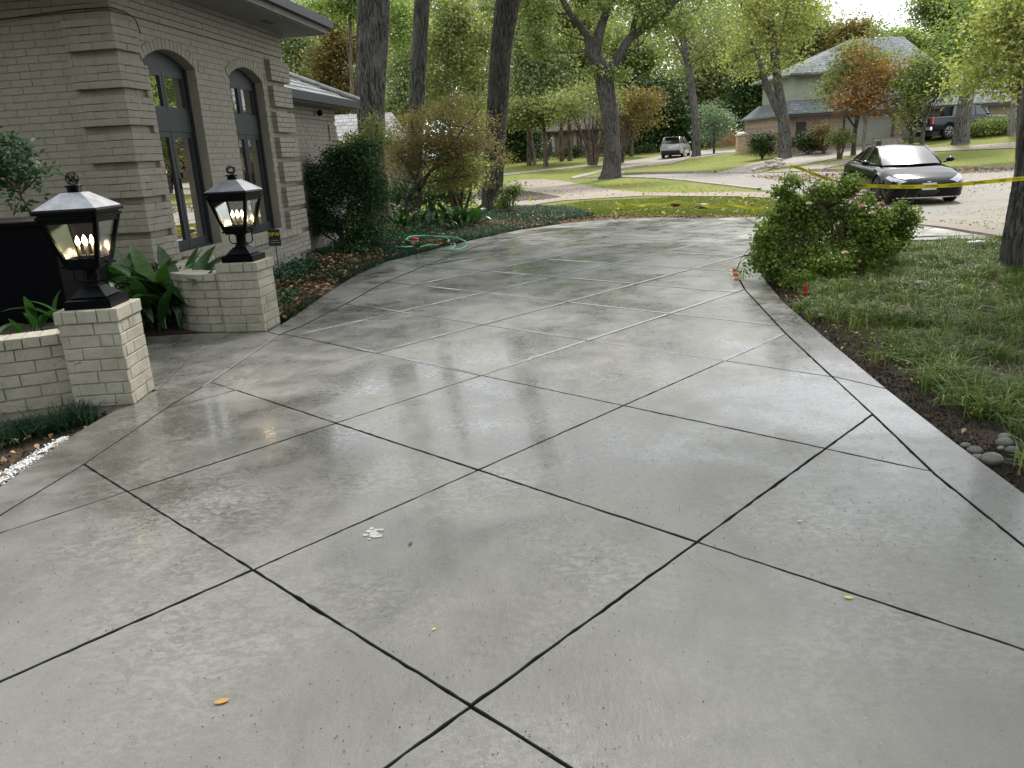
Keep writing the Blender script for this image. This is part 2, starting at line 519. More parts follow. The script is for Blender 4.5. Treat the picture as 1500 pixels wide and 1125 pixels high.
# street: the near reach that runs past the black car, and the far reach that turns away to the left
st_px = [(836, 262), (884, 259), (962, 261), (1010, 265), (1070, 272), (1112, 277), (1160, 284), (1180, 290)]
st = gp(st_px) + [(7.6, 17.6), (7.0, 15.6), (6.86, 13.6), (6.95, 12.4), (6.92, 10.9), (8.2, 9.4), (11, 7.5), (26, 6), (60, 22)]
st += gp([(1500, 247), (1412, 248), (1330, 250), (1224, 251), (1187, 251), (1110, 253), (1050, 253), (1000, 254), (944, 255), (908, 257)])
sheet('street', st, -.022, M['street'], .8)
rd2 = gp([(838, 261), (862, 256.5), (886, 250.5), (905, 249), (925, 246), (950, 243), (985, 239), (1010, 232), (1060, 225), (1100, 220), (1096, 214), (1040, 219), (1000, 223), (955, 230), (915, 236.5), (890, 239.5), (866, 240.2), (826, 244), (780, 249.5), (740, 253.5), (700, 259), (700, 262), (740, 256.3), (780, 252.2), (826, 247), (862, 243.4), (880, 243.2), (884, 246), (862, 253), (838, 258)])
sheet('far_street', rd2, -.008, M['far_drive'], .8)
up_dr = gp([(1050, 253), (1100, 239.5), (1150, 229), (1187, 221), (1233, 215.5), (1330, 210), (1350, 209), (1345, 216), (1290, 222), (1235, 229), (1180, 240), (1130, 247), (1110, 252.5)])
sheet('garage_drive', up_dr, -.006, M['far_drive'], .8)
lo_dr = gp([(1118, 252.6), (1180, 243), (1225, 236), (1290, 226), (1350, 217), (1420, 213), (1500, 207), (1580, 203), (1580, 212), (1500, 216), (1430, 219), (1360, 222), (1290, 232), (1230, 242), (1187, 250)])
sheet('circular_drive', lo_dr, -.004, M['tan_drive'], .8)
pave = gp([(1333, 322), (1375, 348)]) 

def kerb_line(name, pts, w=.16, h=.11, m='kerb', par=None, lo=-.06, **kw):
    """a kerb stone ribbon draped along the ground"""
    P = [Vector(p[:2]) for p in pts]; k = MB(); L = []
    Q = []
    for a, b in zip(P[:-1], P[1:]):
        n = max(1, int((b - a).length / .7))
        Q += [a.lerp(b, i / n) for i in range(n)]
    Q.append(P[-1])
    for i, p in enumerate(Q):
        t = (Q[min(i + 1, len(Q) - 1)] - Q[max(0, i - 1)]).normalized(); nn = Vector((-t.y, t.x)) * w / 2
        z = float(T(p.x, p.y))
        L.append([(p.x - nn.x, p.y - nn.y, z + lo), (p.x - nn.x * .8, p.y - nn.y * .8, z + h), (p.x + nn.x, p.y + nn.y, z + h + .004), (p.x + nn.x, p.y + nn.y, z + lo)])
    for r in L: k.v += r
    for i in range(len(L) - 1):
        for j in range(3):
            k.f.append((4 * i + j, 4 * (i + 1) + j, 4 * (i + 1) + j + 1, 4 * i + j + 1))
    kw.setdefault('kind', 'structure')
    return k.build(name, M[m], par, smooth=False, **kw)

kerb_line('kerb', gp([(1620, 246), (1500, 246.5), (1412, 247.5), (1330, 249.5), (1224, 250.5), (1188, 250.5), (1186, 249)]))
kerb_line('kerb', gp([(1048, 252.5), (1000, 253.5), (944, 254.5), (915, 255.5), (898, 252), (905, 249), (950, 243.5)]))
kerb_line('kerb', gp([(836, 261.5), (884, 258.8), (962, 260.8), (1010, 264.8), (1070, 271.8), (1112, 276.8)]), h=.03)
kerb_line('kerb', [(7.7, 17.8), (7.1, 15.6), (7.0, 13.6), (7.1, 12.4), (7.1, 10.9), (8.2, 9.5), (11, 7.5), (26, 6)], w=.35, h=.012, m='tan_drive')

# ------------------------------------------------------------------ driveway: slabs of a diagonal grid inside a border band
OL1 = [(-2.76, -2), (-2.72, 2), (-2.64, 3.74), (-2.67, 4.53), (-2.63, 5.13), (-2.545, 5.42)]
OL2 = [(-2.27, 7.26), (-2.22, 7.75), (-2.16, 9.25), (-2.06, 10.8), (-1.82, 12.1), (-1.14, 13.5), (-.48, 14.75), (.31, 16.02), (1.4, 17.0), (2.42, 17.29), (3.4, 17.0), (4.2, 16.45), (4.95, 15.95), (5.6, 15.6), (6.3, 14.9), (6.75, 14.0)]
OR = [(2.0, -2), (2.05, 1.5), (2.13, 3.0), (2.175, 3.6), (2.264, 4.5), (2.45, 6.02), (2.6, 7.21), (2.85, 8.57), (3.23, 10.16), (3.9, 10.95), (4.9, 11.25), (5.9, 11.15), (6.75, 10.85)]
IR = [(1.70, -2), (1.76, 1.5), (1.849, 2.57), (1.88, 3.24), (1.98, 4.08), (2.06, 4.83), (2.19, 6.01), (2.47, 8.02), (2.70, 9.15), (2.97, 9.93), (3.5, 10.95), (4.3, 11.55), (5.5, 11.65), (6.85, 11.3)]
IL1 = [(-2.5, -2), (-2.49, 2), (-2.417, 3.37), (-2.345, 3.94), (-2.306, 4.55), (-2.282, 5.07), (-2.22, 5.44)]
IL2 = [(-2.17, 6.3), (-2.12, 7.1), (-2.0, 7.45), (-1.77, 8.63), (-1.57, 9.9), (-1.18, 11.3), (-.47, 13.5), (.29, 14.95), (1.4, 16.0), (2.45, 16.4), (3.3, 16.2), (4.0, 15.7), (4.85, 15.25), (5.5, 14.9), (6.1, 14.3), (6.6, 13.5)]
ROADE = [(6.8, 13.4), (6.88, 12.3)]
drive_outer = OR + [(6.8, 11.3)] + ROADE[::-1] + OL2[::-1] + OL1[::-1]
inner = IR + [(6.88, 12.3), (6.8, 13.3)] + IL2[::-1] + IL1[::-1]

drive = empty('driveway', (0, 4, 0)); tag(drive, kind='structure')
def dpart(o): o.location = (-drive.location); return o
SCL = 1.22
GOX, GOY, GYAW = -0.118316 * SCL, 0.116599 * SCL, rad(135.75298992)
def grid(a, b):
    c, s = math.cos(GYAW), math.sin(GYAW)
    return (GOX + SCL * (c * a + s * b), GOY + SCL * (s * a - c * b))

def clip_convex(subj, clip):
    out = list(subj)
    n = len(clip)
    for i in range(n):
        a, b = clip[i], clip[(i + 1) % n]
        if not out: break
        inp, out = out, []
        f = lambda p: (b[0] - a[0]) * (p[1] - a[1]) - (b[1] - a[1]) * (p[0] - a[0])
        for j in range(len(inp)):
            p, q = inp[j - 1], inp[j]; fp, fq = f(p), f(q)
            if (fp >= 0) != (fq >= 0):
                t = fp / (fp - fq); out.append((p[0] + (q[0] - p[0]) * t, p[1] + (q[1] - p[1]) * t))
            if fq >= 0: out.append(q)
    res = []
    for p in out:
        if not res or (abs(p[0] - res[-1][0]) + abs(p[1] - res[-1][1])) > 1e-4: res.append(p)
    if len(res) > 1 and abs(res[0][0] - res[-1][0]) + abs(res[0][1] - res[-1][1]) < 1e-4: res.pop()
    return res

def jit_poly(poly, step, amp):
    r = np.random.default_rng(int(abs(poly[0][0] * 1000)) + 3)
    d = densify(poly, step)
    return [(x + r.normal() * amp, y + r.normal() * amp) for x, y in d]

def slabmat(o):
    """the steep side and edge faces of a slab take the dark joint colour"""
    o.data.materials.append(M['joint'])
    for p in o.data.polygons:
        if abs(p.normal.z) < .85: p.material_index = 1
    return o

if area(inner) < 0: inner = inner[::-1]
for a in range(-6, 16):
    for b in range(-6, 22):
        cell = [grid(a, b), grid(a, b + 1), grid(a + 1, b + 1), grid(a + 1, b)]
        if area(cell) < 0: cell = cell[::-1]
        cx = sum(p[0] for p in cell) / 4; cy = sum(p[1] for p in cell) / 4
        if cy < -1.2 or cy > 20: continue
        q = clip_convex(inner, cell)
        if len(q) < 3 or area(q) < .012: continue
        near = cy < 7
        q = inset(q, .0040 if cy < 4.5 else (.0062 if cy < 8 else .010))
        if area(q) < .008: continue
        if near: q = jit_poly(q, .045, .0014)
        k = MB().prism(q, -.08, random.uniform(-.0012, .0012), .0028) if cy < 6 else MB().prism(q, -.08, random.uniform(-.0012, .0012), .024, .0034)
        dpart(slabmat(k.build('slab', M['concrete'], drive)))

def band(name, A, B, seg=None):
    poly = A + B[::-1]
    if area(poly) < 0: poly = poly[::-1]
    dpart(slabmat(MB().prism(inset(poly, .0045), -.09, .0005, .0025).build(name, M['concrete'], drive)))
band('border_band', OR[:5], IR[:6])
band('border_band', OR[4:9], [IR[5], IR[6], IR[7], IR[8]])
band('border_band', OR[8:], IR[8:])
band('border_band', OL1, IL1)
band('border_band', OL2[:5], [(-2.12, 7.1)] + IL2[2:6])
band('border_band', OL2[4:10], IL2[5:10])
band('border_band', OL2[9:], IL2[9:])
# entry walk that turns in between the two lamp pillars
walk = [(-2.545, 5.42), (-2.22, 5.44), (-2.17, 6.3), (-2.12, 7.1), (-2.27, 7.26)]
w_a = [(-2.22, 5.44), (-2.17, 6.3), (-2.12, 7.1), (-2.27, 7.26), (-2.62, 7.34), (-2.70, 6.5), (-2.545, 5.42)]
w_b = [(-2.545, 5.42), (-2.70, 6.5), (-2.62, 7.34), (-3.0, 7.38), (-3.10, 6.5), (-2.95, 5.5)]
w_c = [(-2.95, 5.5), (-3.10, 6.5), (-3.0, 7.38), (-3.45, 7.36), (-4.6, 7.0), (-4.5, 5.75)]
for q in (w_a, w_b, w_c):
    if area(q) < 0: q = q[::-1]
    dpart(MB().prism(inset(q, .005), -.08, .0004, .004).build('slab', M['concrete'], drive))
# dark bed of the joints
jb = inset(drive_outer if area(drive_outer) > 0 else drive_outer[::-1], .012)
dpart(MB().prism(jb, -.05, -.022).build('joint_bed', M['joint'], drive))
dpart(MB().prism([(-4.5, 5.8), (-2.6, 5.5), (-2.3, 6.3), (-2.4, 7.2), (-3.4, 7.3), (-4.5, 6.9)], -.049, -.021).build('joint_bed', M['joint'], drive))
# ------------------------------------------------------------------ masonry
def m_paintbrick(name, c, dirt=0.):
    t = NT(name)
    f = t.noise(7, 6, .65); g = t.noise(70, 4, .7)
    cc = t.ramp(f, [(.3, vary(c, .90)), (.7, vary(c, 1.07))])
    cc = t.mix(.35, cc, t.ramp(t.rnd(), [(0, .86), (1, 1.12)]), 'MULTIPLY')
    cc = t.mix(.35, cc, t.ramp(g, [(.3, .78), (.6, 1.08)]), 'MULTIPLY')
    if dirt:
        ch = t.ramp(t.voro(16), [(.09, 1.), (.15, 0.)])
        cm = t.ramp(t.noise(3.3, 5, .6), [(.45, 0.), (.6, 1.)])
        cc = t.mix(t.math('MULTIPLY', t.math('MULTIPLY', ch, cm), dirt), cc, (.07, .06, .045))
        st = t.ramp(t.noise(2.1, 6, .7), [(.48, 0.), (.75, .6)])
        cc = t.mix(st, cc, (.20, .18, .13))
    t.col(cc); t.set('Roughness', .72); t.set('Specular IOR Level', .3)
    b = t.bump(t.noise(24, 6, .6), .8, .009)
    t.bump(g, .7, .004, b)
    return t.m
M['wall_brick'] = m_paintbrick('painted_brick', (.30, .276, .232))
M['wall_core'] = m_paintbrick('painted_mortar', (.30, .276, .232))
M['pier_brick'] = m_paintbrick('pillar_painted_brick', (.405, .382, .322), 1.)
M['pier_core'] = m_paintbrick('pillar_mortar', (.33, .31, .25), .8)
M['trim'] = simple('door_frame_paint', (.010, .015, .018), .5, noise_scale=5, amt=.12)
M['trim_d'] = simple('arch_panel_paint', (.013, .020, .022), .55, noise_scale=5, amt=.12)
M['soffit'] = simple('soffit_paint', (.20, .195, .19), .7, noise_scale=3, amt=.1)
M['fascia'] = simple('gutter_paint', (.030, .036, .043), .5, noise_scale=3, amt=.15)
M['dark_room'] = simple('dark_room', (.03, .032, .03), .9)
M['curtain'] = simple('curtain', (.24, .25, .23), .9, noise_scale=3, amt=.2)
M['black_metal'] = simple('black_metal', (.0015, .002, .003), .30, 0., 30, .4, .15, .10)
M['roof_metal'] = simple('lantern_roof_metal', (.36, .365, .41), .36, .75, 14, .25, .1)
M['cable'] = simple('cable', (.02, .02, .022), .5)

def m_glass(name, tint=(.93, .97, .95), boost=1.0, rough=.01, base=0.03):
    t = NT(name)
    tr = t.n.new('ShaderNodeBsdfTransparent'); tr.inputs['Color'].default_value = tint + (1,)
    gl = t.n.new('ShaderNodeBsdfGlossy'); gl.inputs['Roughness'].default_value = rough
    fr = t.n.new('ShaderNodeFresnel'); fr.inputs['IOR'].default_value = 1.55
    f = t.math('MINIMUM', t.math('ADD', t.math('MULTIPLY', fr.outputs[0], boost), base), 1.)
    mx = t.n.new('ShaderNodeMixShader')
    t.l.new(f, mx.inputs[0]); t.l.new(tr.outputs[0], mx.inputs[1]); t.l.new(gl.outputs[0], mx.inputs[2])
    t.l.new(mx.outputs[0], t.out.inputs['Surface']); return t.m
M['pane'] = m_glass('window_glass', (.72, .80, .78), 1.2, .006, .10)
M['lantern_glass'] = m_glass('lantern_glass', (.95, .96, .94), 1.2, .16, .13)

def wpar(o, p):
    """parent a world-space mesh without moving it"""
    o.parent = p
    o.matrix_parent_inverse = (Matrix.Translation(p.location) @ p.rotation_euler.to_matrix().to_4x4()).inverted()
    return o

_bm = {}
def brick_mesh(l, h, d, mat, var):
    k = (round(l, 3), round(h, 3), round(d, 3), mat, var)
    if k not in _bm:
        r = np.random.default_rng(hash(k[:3]) % 9999 + var)
        j = lambda: r.normal() * .0012
        e = .0035
        # outer face (y=+d) slightly chamfered
        vs = [(-l/2, 0, -h/2), (l/2, 0, -h/2), (l/2, 0, h/2), (-l/2, 0, h/2),
              (-l/2 + j(), d - e, -h/2 + j()), (l/2 + j(), d - e, -h/2 + j()), (l/2 + j(), d - e, h/2 + j()), (-l/2 + j(), d - e, h/2 + j()),
              (-l/2 + e*.4, d + j(), -h/2 + e), (l/2 - e*.4, d + j(), -h/2 + e), (l/2 - e*.4, d + j(), h/2 - e), (-l/2 + e*.4, d + j(), h/2 - e)]
        fs = [(0, 1, 2, 3)] + [(i, 4 + i, 4 + (i + 1) % 4, (i + 1) % 4) for i in range(4)] + [(4 + i, 8 + i, 8 + (i + 1) % 4, 4 + (i + 1) % 4) for i in range(4)] + [(11, 10, 9, 8)]
        me = bpy.data.meshes.new('brick'); me.from_pydata(vs, [], fs); me.update(); me.materials.append(M[mat]); _bm[k] = me
    return _bm[k]

def subp(o, g):
    """parent under a part whose own world transform is the identity"""
    o.parent = g; o.matrix_parent_inverse = Matrix.Identity(4); return o

class Bricks:
    """collects bricks of one thing: the 300 nearest become objects, the rest one mesh"""
    def __init__(s, parent, mat, eye=(0, 0, CH)): s.p = parent; s.mat = mat; s.L = []; s.eye = Vector(eye)
    def put(s, c, X, N, l, h, d):
        X, N = Vector(X), Vector(N); Z = Vector((0, 0, 1))
        R = Matrix((X, N, Z)).transposed()
        s.L.append((Vector(c), R, l, h, d))
    def wall(s, O, X, N, s0, s1, z0, z1, course, blen, d, hole=None, gap=.0038, phase=0., back=.0):
        """O base point (z=0), X along, N outward; d = how proud"""
        O, X, N = Vector(O), Vector(X), Vector(N)
        k = 0; z = z0
        while z < z1 - 1e-4:
            h = min(course, z1 - z)
            a = s0 - (blen / 2 if (k + int(phase)) % 2 else 0)
            while a < s1 - 1e-4:
                b = a + blen
                segs = [(max(a, s0), min(b, s1))]
                if hole: segs = hole(segs, z + h / 2)
                for p, q in segs:
                    if q - p > .035:
                        s.put(O + X * ((p + q) / 2) + N * back + Vector((0, 0, z + h / 2)), X, N, q - p - .0016, h - gap, d + random.uniform(-.0015, .0015))
                a = b
            z += course; k += 1
    def flush(s, limit=300):
        s.L.sort(key=lambda t: (t[0] - s.eye).length)
        for c, R, l, h, d in s.L[:limit]:
            l = round(l / .002) * .002
            o = bpy.data.objects.new('brick', brick_mesh(l, h, d, s.mat, random.randrange(3)))
            link(o)
            mw = Matrix.Translation(c) @ R.to_4x4()
            o.parent = s.p
            o.matrix_basis = (Matrix.Translation(s.p.location) @ s.p.rotation_euler.to_matrix().to_4x4()).inverted() @ mw
        if len(s.L) > limit:
            k = MB()
            for c, R, l, h, d in s.L[limit:]:
                vs = [c + R @ Vector(p) for p in ((-l/2, 0, -h/2), (l/2, 0, -h/2), (l/2, 0, h/2), (-l/2, 0, h/2), (-l/2+.002, d, -h/2+.002), (l/2-.002, d, -h/2+.002), (l/2-.002, d, h/2-.002), (-l/2+.002, d, h/2-.002))]
                k.add(vs, [(0, 4, 5, 1), (1, 5, 6, 2), (2, 6, 7, 3), (3, 7, 4, 0), (7, 6, 5, 4)])
            o = k.build('bricks', M[s.mat], None, kind='stuff'); wpar(o, s.p)

# ------------------------------------------------------------------ the near house
d2 = Vector((.12213, .99251, 0)); n2 = Vector((.99251, -.12213, 0)); Z3 = Vector((0, 0, 1))
C0 = Vector((-3.677, 8.316, 0)); HL = 4.27; SOF = 3.34; CO = .0702
house = empty('brick_house', C0, 0, 'greyish painted brick house with arched glass doors beside the driveway', 'house')
def hp(s, o, z): return C0 + d2 * s + n2 * o + Z3 * z
doors = [(.45, 1.53, .593, 2.625, 2.77), (2.42, 3.45, .593, 2.625, 2.77)]   # s0, s1, sill, spring, apex
def arch_z(s, D):
    s0, s1, zs, sp, ap = D; w = (s1 - s0) / 2; r = ap - sp; R = (w * w + r * r) / (2 * r)
    return sp - (R - r) + math.sqrt(max(0, R * R - (s - s0 - w) ** 2))
core = MB()
def wq(a, b, z0a, z0b, z1a, z1b, o=0.):
    core.add([hp(a, o, z0a), hp(b, o, z0b), hp(b, o, z1b), hp(a, o, z1a)], [(0, 1, 2, 3)])
s_prev = -.0
for D in doors:
    wq(s_prev, D[0], -.1, -.1, SOF, SOF)
    wq(D[0], D[1], -.1, -.1, D[2], D[2])
    N = 14
    for i in range(N):
        a = D[0] + (D[1] - D[0]) * i / N; b = D[0] + (D[1] - D[0]) * (i + 1) / N
        wq(a, b, arch_z(a, D), arch_z(b, D), SOF, SOF)
        core.add([hp(a, .012, arch_z(a, D)), hp(a, -.20, arch_z(a, D)), hp(b, -.20, arch_z(b, D)), hp(b, .012, arch_z(b, D))], [(0, 1, 2, 3)])
    for s_, sg in ((D[0], 1), (D[1], -1)):
        core.add([hp(s_, .012, D[2]), hp(s_, -.20, D[2]), hp(s_, -.20, D[3]), hp(s_, .012, D[3])], [(0, 1, 2, 3) if sg > 0 else (3, 2, 1, 0)])
    s_prev = D[1]
wq(s_prev, HL, -.1, -.1, SOF, SOF)
# left wall (faces the camera) and the return behind
core.add([hp(0, 0, -.1), hp(0, -7, -.1), hp(0, -7, SOF), hp(0, 0, SOF)], [(0, 3, 2, 1)])
core.add([hp(HL, 0, -.1), hp(HL, -7, -.1), hp(HL, -7, SOF), hp(HL, 0, SOF)], [(0, 1, 2, 3)])
wpar(core.build('wall', M['wall_core'], None), house)

B = Bricks(house, 'wall_brick')
def holes(segs, z):
    out = []
    for p, q in segs:
        cur = [(p, q)]
        for D in doors:
            if z < D[2] + .01 or z > D[4] + .13: continue
            a, b = D[0], D[1]
            if z > D[3] - .06:    # ring of arch bricks
                w = (b - a) / 2; R = (w * w + (D[4] - D[3]) ** 2) / (2 * (D[4] - D[3])); Rr = R + .115
                zc = D[4] - R
                if z - zc >= Rr: continue
                hw = math.sqrt(Rr ** 2 - (z - zc) ** 2)
                mid = (a + b) / 2; a, b = max(a - .10, mid - hw), min(b + .10, mid + hw)
            nxt = []
            for x, y in cur:
                if y <= a or x >= b: nxt.append((x, y))
                else:
                    if x < a: nxt.append((x, a))
                    if y > b: nxt.append((b, y))
            cur = nxt
        out += cur
    return out
QB = 2.667                                    # bottom of the topmost quoin block; they repeat every five courses
zlow = QB - 10 * 5 * CO
def q_excl(s0, s1):
    return None
ztop = QB + 4 * CO
# plain face between the quoins: s .36 .. 3.64 ; above the quoins full width
B.wall(C0, d2, n2, .36, 3.64, QB - 38 * CO, ztop, CO, .215, .008, holes)
B.wall(C0, d2, n2, 0., HL, ztop, ztop + CO, CO, .215, .010)
B.wall(C0, d2, n2, 0., HL, ztop + CO, SOF, CO, .215, .034, None)
for k in range(8):
    zb = QB - k * 5 * CO
    B.wall(C0, d2, n2, -.078, .36, zb, zb + 4 * CO, CO, .20, .052, None, phase=k)
    B.wall(C0, d2, n2, 0., .36, zb - CO, zb, CO, .20, .010)
    B.wall(C0, d2, n2, 3.64, HL + .07, zb, zb + 4 * CO, CO, .20, .080, None, phase=k)
    B.wall(C0, d2, n2, 3.64, HL, zb - CO, zb, CO, .20, .010)
    B.wall(C0, -n2, -d2, -.048, .47, zb, zb + 4 * CO, CO, .235, .078, None, phase=k)
    B.wall(C0, -n2, -d2, 0., .47, zb - CO, zb, CO, .235, .010)
B.wall(C0, d2, n2, .36, .448, QB - 35 * CO, 2.56, CO, .2, .050)
B.wall(C0, -n2, -d2, .47, 2.9, QB - 38 * CO, ztop, CO, .235, .008)
B.wall(C0, -n2, -d2, 0., 2.9, ztop, ztop + CO, CO, .235, .010)
B.wall(C0, -n2, -d2, -.03, 2.9, ztop + CO, SOF, CO, .235, .030)
for D in doors:                               # arch bricks on end
    w = (D[1] - D[0]) / 2; R = (w * w + (D[4] - D[3]) ** 2) / (2 * (D[4] - D[3])); zc = D[4] - R; mid = (D[0] + D[1]) / 2
    amax = math.asin((w + .02) / R); n = 15
    for i in range(n):
        a = -amax + 2 * amax * (i + .5) / n
        c = hp(mid + math.sin(a) * (R + .056), 0, zc + math.cos(a) * (R + .056))
        X = d2 * math.cos(a) - Z3 * math.sin(a); Zl = d2 * math.sin(a) + Z3 * math.cos(a)
        Rm = Matrix((X, n2, Zl)).transposed()
        B.L.append((c, Rm, 2 * amax * (R + .056) / n - .009, .104, .012))
B.flush()
# sill ledge of bricks under the doors
BL = Bricks(house, 'wall_brick')
for k in range(17):
    s = .55 + k * .185
    if s > 3.62: break
    BL.put(hp(s + .09, .012, .548), d2, n2, .176, .075, .20)
for zz in (.47, .40, .33, .26):
    BL.wall(C0 + n2 * .012, d2, n2, .55, 3.66, zz - .035, zz + .035, .07, .21, .16, None, phase=int(zz * 100))
for c, R, l, h, d in BL.L:
    o = bpy.data.objects.new('sill_brick', brick_mesh(round(l / .002) * .002, h, d, 'wall_brick', random.randrange(3))); link(o)
    o.parent = house; o.matrix_basis = Matrix.Translation(-house.location) @ Matrix.Translation(c) @ R.to_4x4()
house_b = MB()
house_b.frame_box(hp(0, 0, 0), d2, n2, Z3, .55, 3.66, 0, .15, -.1, .5)
wpar(house_b.build('door_step', M['wall_core'], None), house)
# frieze board strip, soffit, gutter, roof
k = MB(); OV = .62; NE = .32
k.frame_box(hp(0, 0, 0), d2, n2, Z3, -OV, HL + NE, -8, OV, SOF, SOF + .03)
wpar(k.build('soffit', M['soffit'], None), house)
k = MB()
k.frame_box(hp(0, 0, 0), d2, n2, Z3, 0, HL + .02, .035, .075, SOF - .05, SOF)
k.frame_box(hp(0, 0, 0), d2, n2, Z3, -.075, -.035, -7, .075, SOF - .05, SOF)
wpar(k.build('frieze_moulding', M['soffit'], None), house)
for nm, z0, z1, e, mt in (('fascia', SOF + .01, SOF + .09, .012, 'soffit'), ('gutter', SOF + .085, SOF + .20, .09, 'fascia')):
    k = MB()
    k.frame_box(hp(0, 0, 0), d2, n2, Z3, -OV - e, HL + NE + e, OV + .001, OV + e + .02, z0, z1)
    k.frame_box(hp(0, 0, 0), d2, n2, Z3, HL + NE + .001, HL + NE + e + .02, -8, OV, z0, z1)
    k.frame_box(hp(0, 0, 0), d2, n2, Z3, -OV - e - .02, -OV - .001, -8, OV, z0, z1)
    wpar(k.build(nm, M[mt], None), house)
M['shingle'] = simple('roof_tile', (.30, .29, .28), .55, noise_scale=8, amt=.3, bump=.4)
k = MB()
e0, e1 = -OV - .03, HL + NE + .03
k.add([hp(e0, OV + .03, SOF + .205), hp(e1, OV + .03, SOF + .205), hp(e1 - 2.5, OV - 2.5, SOF + 1.45), hp(e0 + 2.5, OV - 2.5, SOF + 1.45),
       hp(e0, -8, SOF + .205), hp(e1, -8, SOF + .205), hp(e0 + 2.5, -8, SOF + 1.45), hp(e1 - 2.5, -8, SOF + 1.45)],
      [(0, 1, 2, 3), (4, 0, 3, 6), (1, 5, 7, 2), (3, 2, 7, 6)])
wpar(k.build('roof', M['shingle'], None), house)
# soffit vents
for s in (1.2, 3.0):
    wpar(MB().frame_box(hp(0, 0, 0), d2, n2, Z3, s, s + .3, .28, .36, SOF - .006, SOF - .001).build('soffit_vent', M['fascia'], None), house)
# cable stapled to the wall
ct = [(-n2 * t + d2 * (-.05)) for t in (2.6, 2, 1.4, .8, .35)]
zz = [2.93, 2.955, 2.985, 3.02, 3.04]
pts = [C0 + p + Z3 * z for p, z in zip(ct, zz)] + [C0 + d2 * (-.05) + n2 * .05 + Z3 * 3.035, hp(.2, .055, 3.03), hp(.36, .055, 2.98), hp(.42, .05, 2.86)]
wpar(MB().tube(pts, .006, 6).build('cable', M['cable'], None, True), house)

def glazed_door(D):
    s0, s1, zs, sp, ap = D; w = s1 - s0; mid = (s0 + s1) / 2
    fr = MB(); O = hp(0, 0, 0)
    def fb(mb, a, b, z0, z1, o0=-.17, o1=-.10): mb.frame_box(O, d2, n2, Z3, a, b, o0, o1, z0, z1)
    zh = 1.93; zt = 2.15; zu = 2.56              # head of the doors, bottom and top of transom lights
    fb(fr, s0, s0 + .055, zs, sp); fb(fr, s1 - .055, s1, zs, sp)
    fb(fr, s0 + .055, s1 - .055, zs, zs + .05, -.168, -.09)
    wpar(fr.build('door_frame', M['trim'], None), house)
    pn = MB(); fb(pn, s0 + .055, s1 - .055, zh, zt, -.166, -.112)
    N = 12
    for i in range(N):
        a = s0 + w * i / N; b = s0 + w * (i + 1) / N
        pn.add([hp(a, -.12, zu), hp(b, -.12, zu), hp(b, -.12, arch_z(b, D)), hp(a, -.12, arch_z(a, D))], [(0, 1, 2, 3)])
    wpar(pn.build('arch_panel', M['trim_d'], None), house)
    for side in (0, 1):
        a, b = (s0 + .055, mid - .006) if side == 0 else (mid + .006, s1 - .055)
        lf = MB()
        st = .055
        fb(lf, a, a + st, zs + .05, zh - .004, -.160, -.118); fb(lf, b - st, b, zs + .05, zh - .004, -.160, -.118)
        fb(lf, a + st, b - st, zs + .05, zs + .14, -.159, -.119); fb(lf, a + st, b - st, zh - .064, zh - .004, -.159, -.119)
        leaf = wpar(lf.build('door_leaf', M['trim'], None), house)
        g = MB(); fb(g, a + st, b - st, zs + .14, zh - .064, -.142, -.138)
        o = g.build('glass_pane', M['pane'], None); o.parent = leaf
        tl = MB(); ta = .045
        fb(tl, a, a + ta, zt, zu, -.158, -.116); fb(tl, b - ta, b, zt, zu, -.158, -.116)
        fb(tl, a + ta, b - ta, zt, zt + ta, -.157, -.117); fb(tl, a + ta, b - ta, zu - ta, zu, -.157, -.117)
        tw = wpar(tl.build('transom_window', M['trim'], None), house)
        g = MB(); fb(g, a + ta, b - ta, zt + ta, zu - ta, -.142, -.138)
        o = g.build('glass_pane', M['pane'], None); o.parent = tw
    hd = MB().tube([hp(mid - .03, -.085, 1.30), hp(mid - .03, -.085, 1.42)], .008, 6)
    wpar(hd.build('door_handle', M['black_metal'], None, True), house)
    # curtains inside
    for a, b in ((s0 + .04, s0 + .12), (s1 - .22, s1 - .04)):
        cu = MB(); n = 26; V = []
        for i in range(n + 1):
            t = i / n; s = a + (b - a) * t; o = -.34 + .018 * math.sin(t * 26)
            V += [hp(s, o, zs + .02), hp(s, o, zu)]
        cu.add(V, [(2 * i, 2 * i + 2, 2 * i + 3, 2 * i + 1) for i in range(n)])
        wpar(cu.build('curtain', M['curtain'], None, True), house)
for D in doors: glazed_door(D)
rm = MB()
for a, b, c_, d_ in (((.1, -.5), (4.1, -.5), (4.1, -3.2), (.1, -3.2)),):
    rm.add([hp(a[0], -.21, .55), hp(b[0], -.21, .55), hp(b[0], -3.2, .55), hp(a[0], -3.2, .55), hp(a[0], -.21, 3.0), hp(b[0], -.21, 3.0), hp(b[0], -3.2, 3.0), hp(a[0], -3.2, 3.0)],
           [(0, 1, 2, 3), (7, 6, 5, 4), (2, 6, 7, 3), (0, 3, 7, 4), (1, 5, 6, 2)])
wpar(rm.build('room_interior', M['dark_room'], None), house)

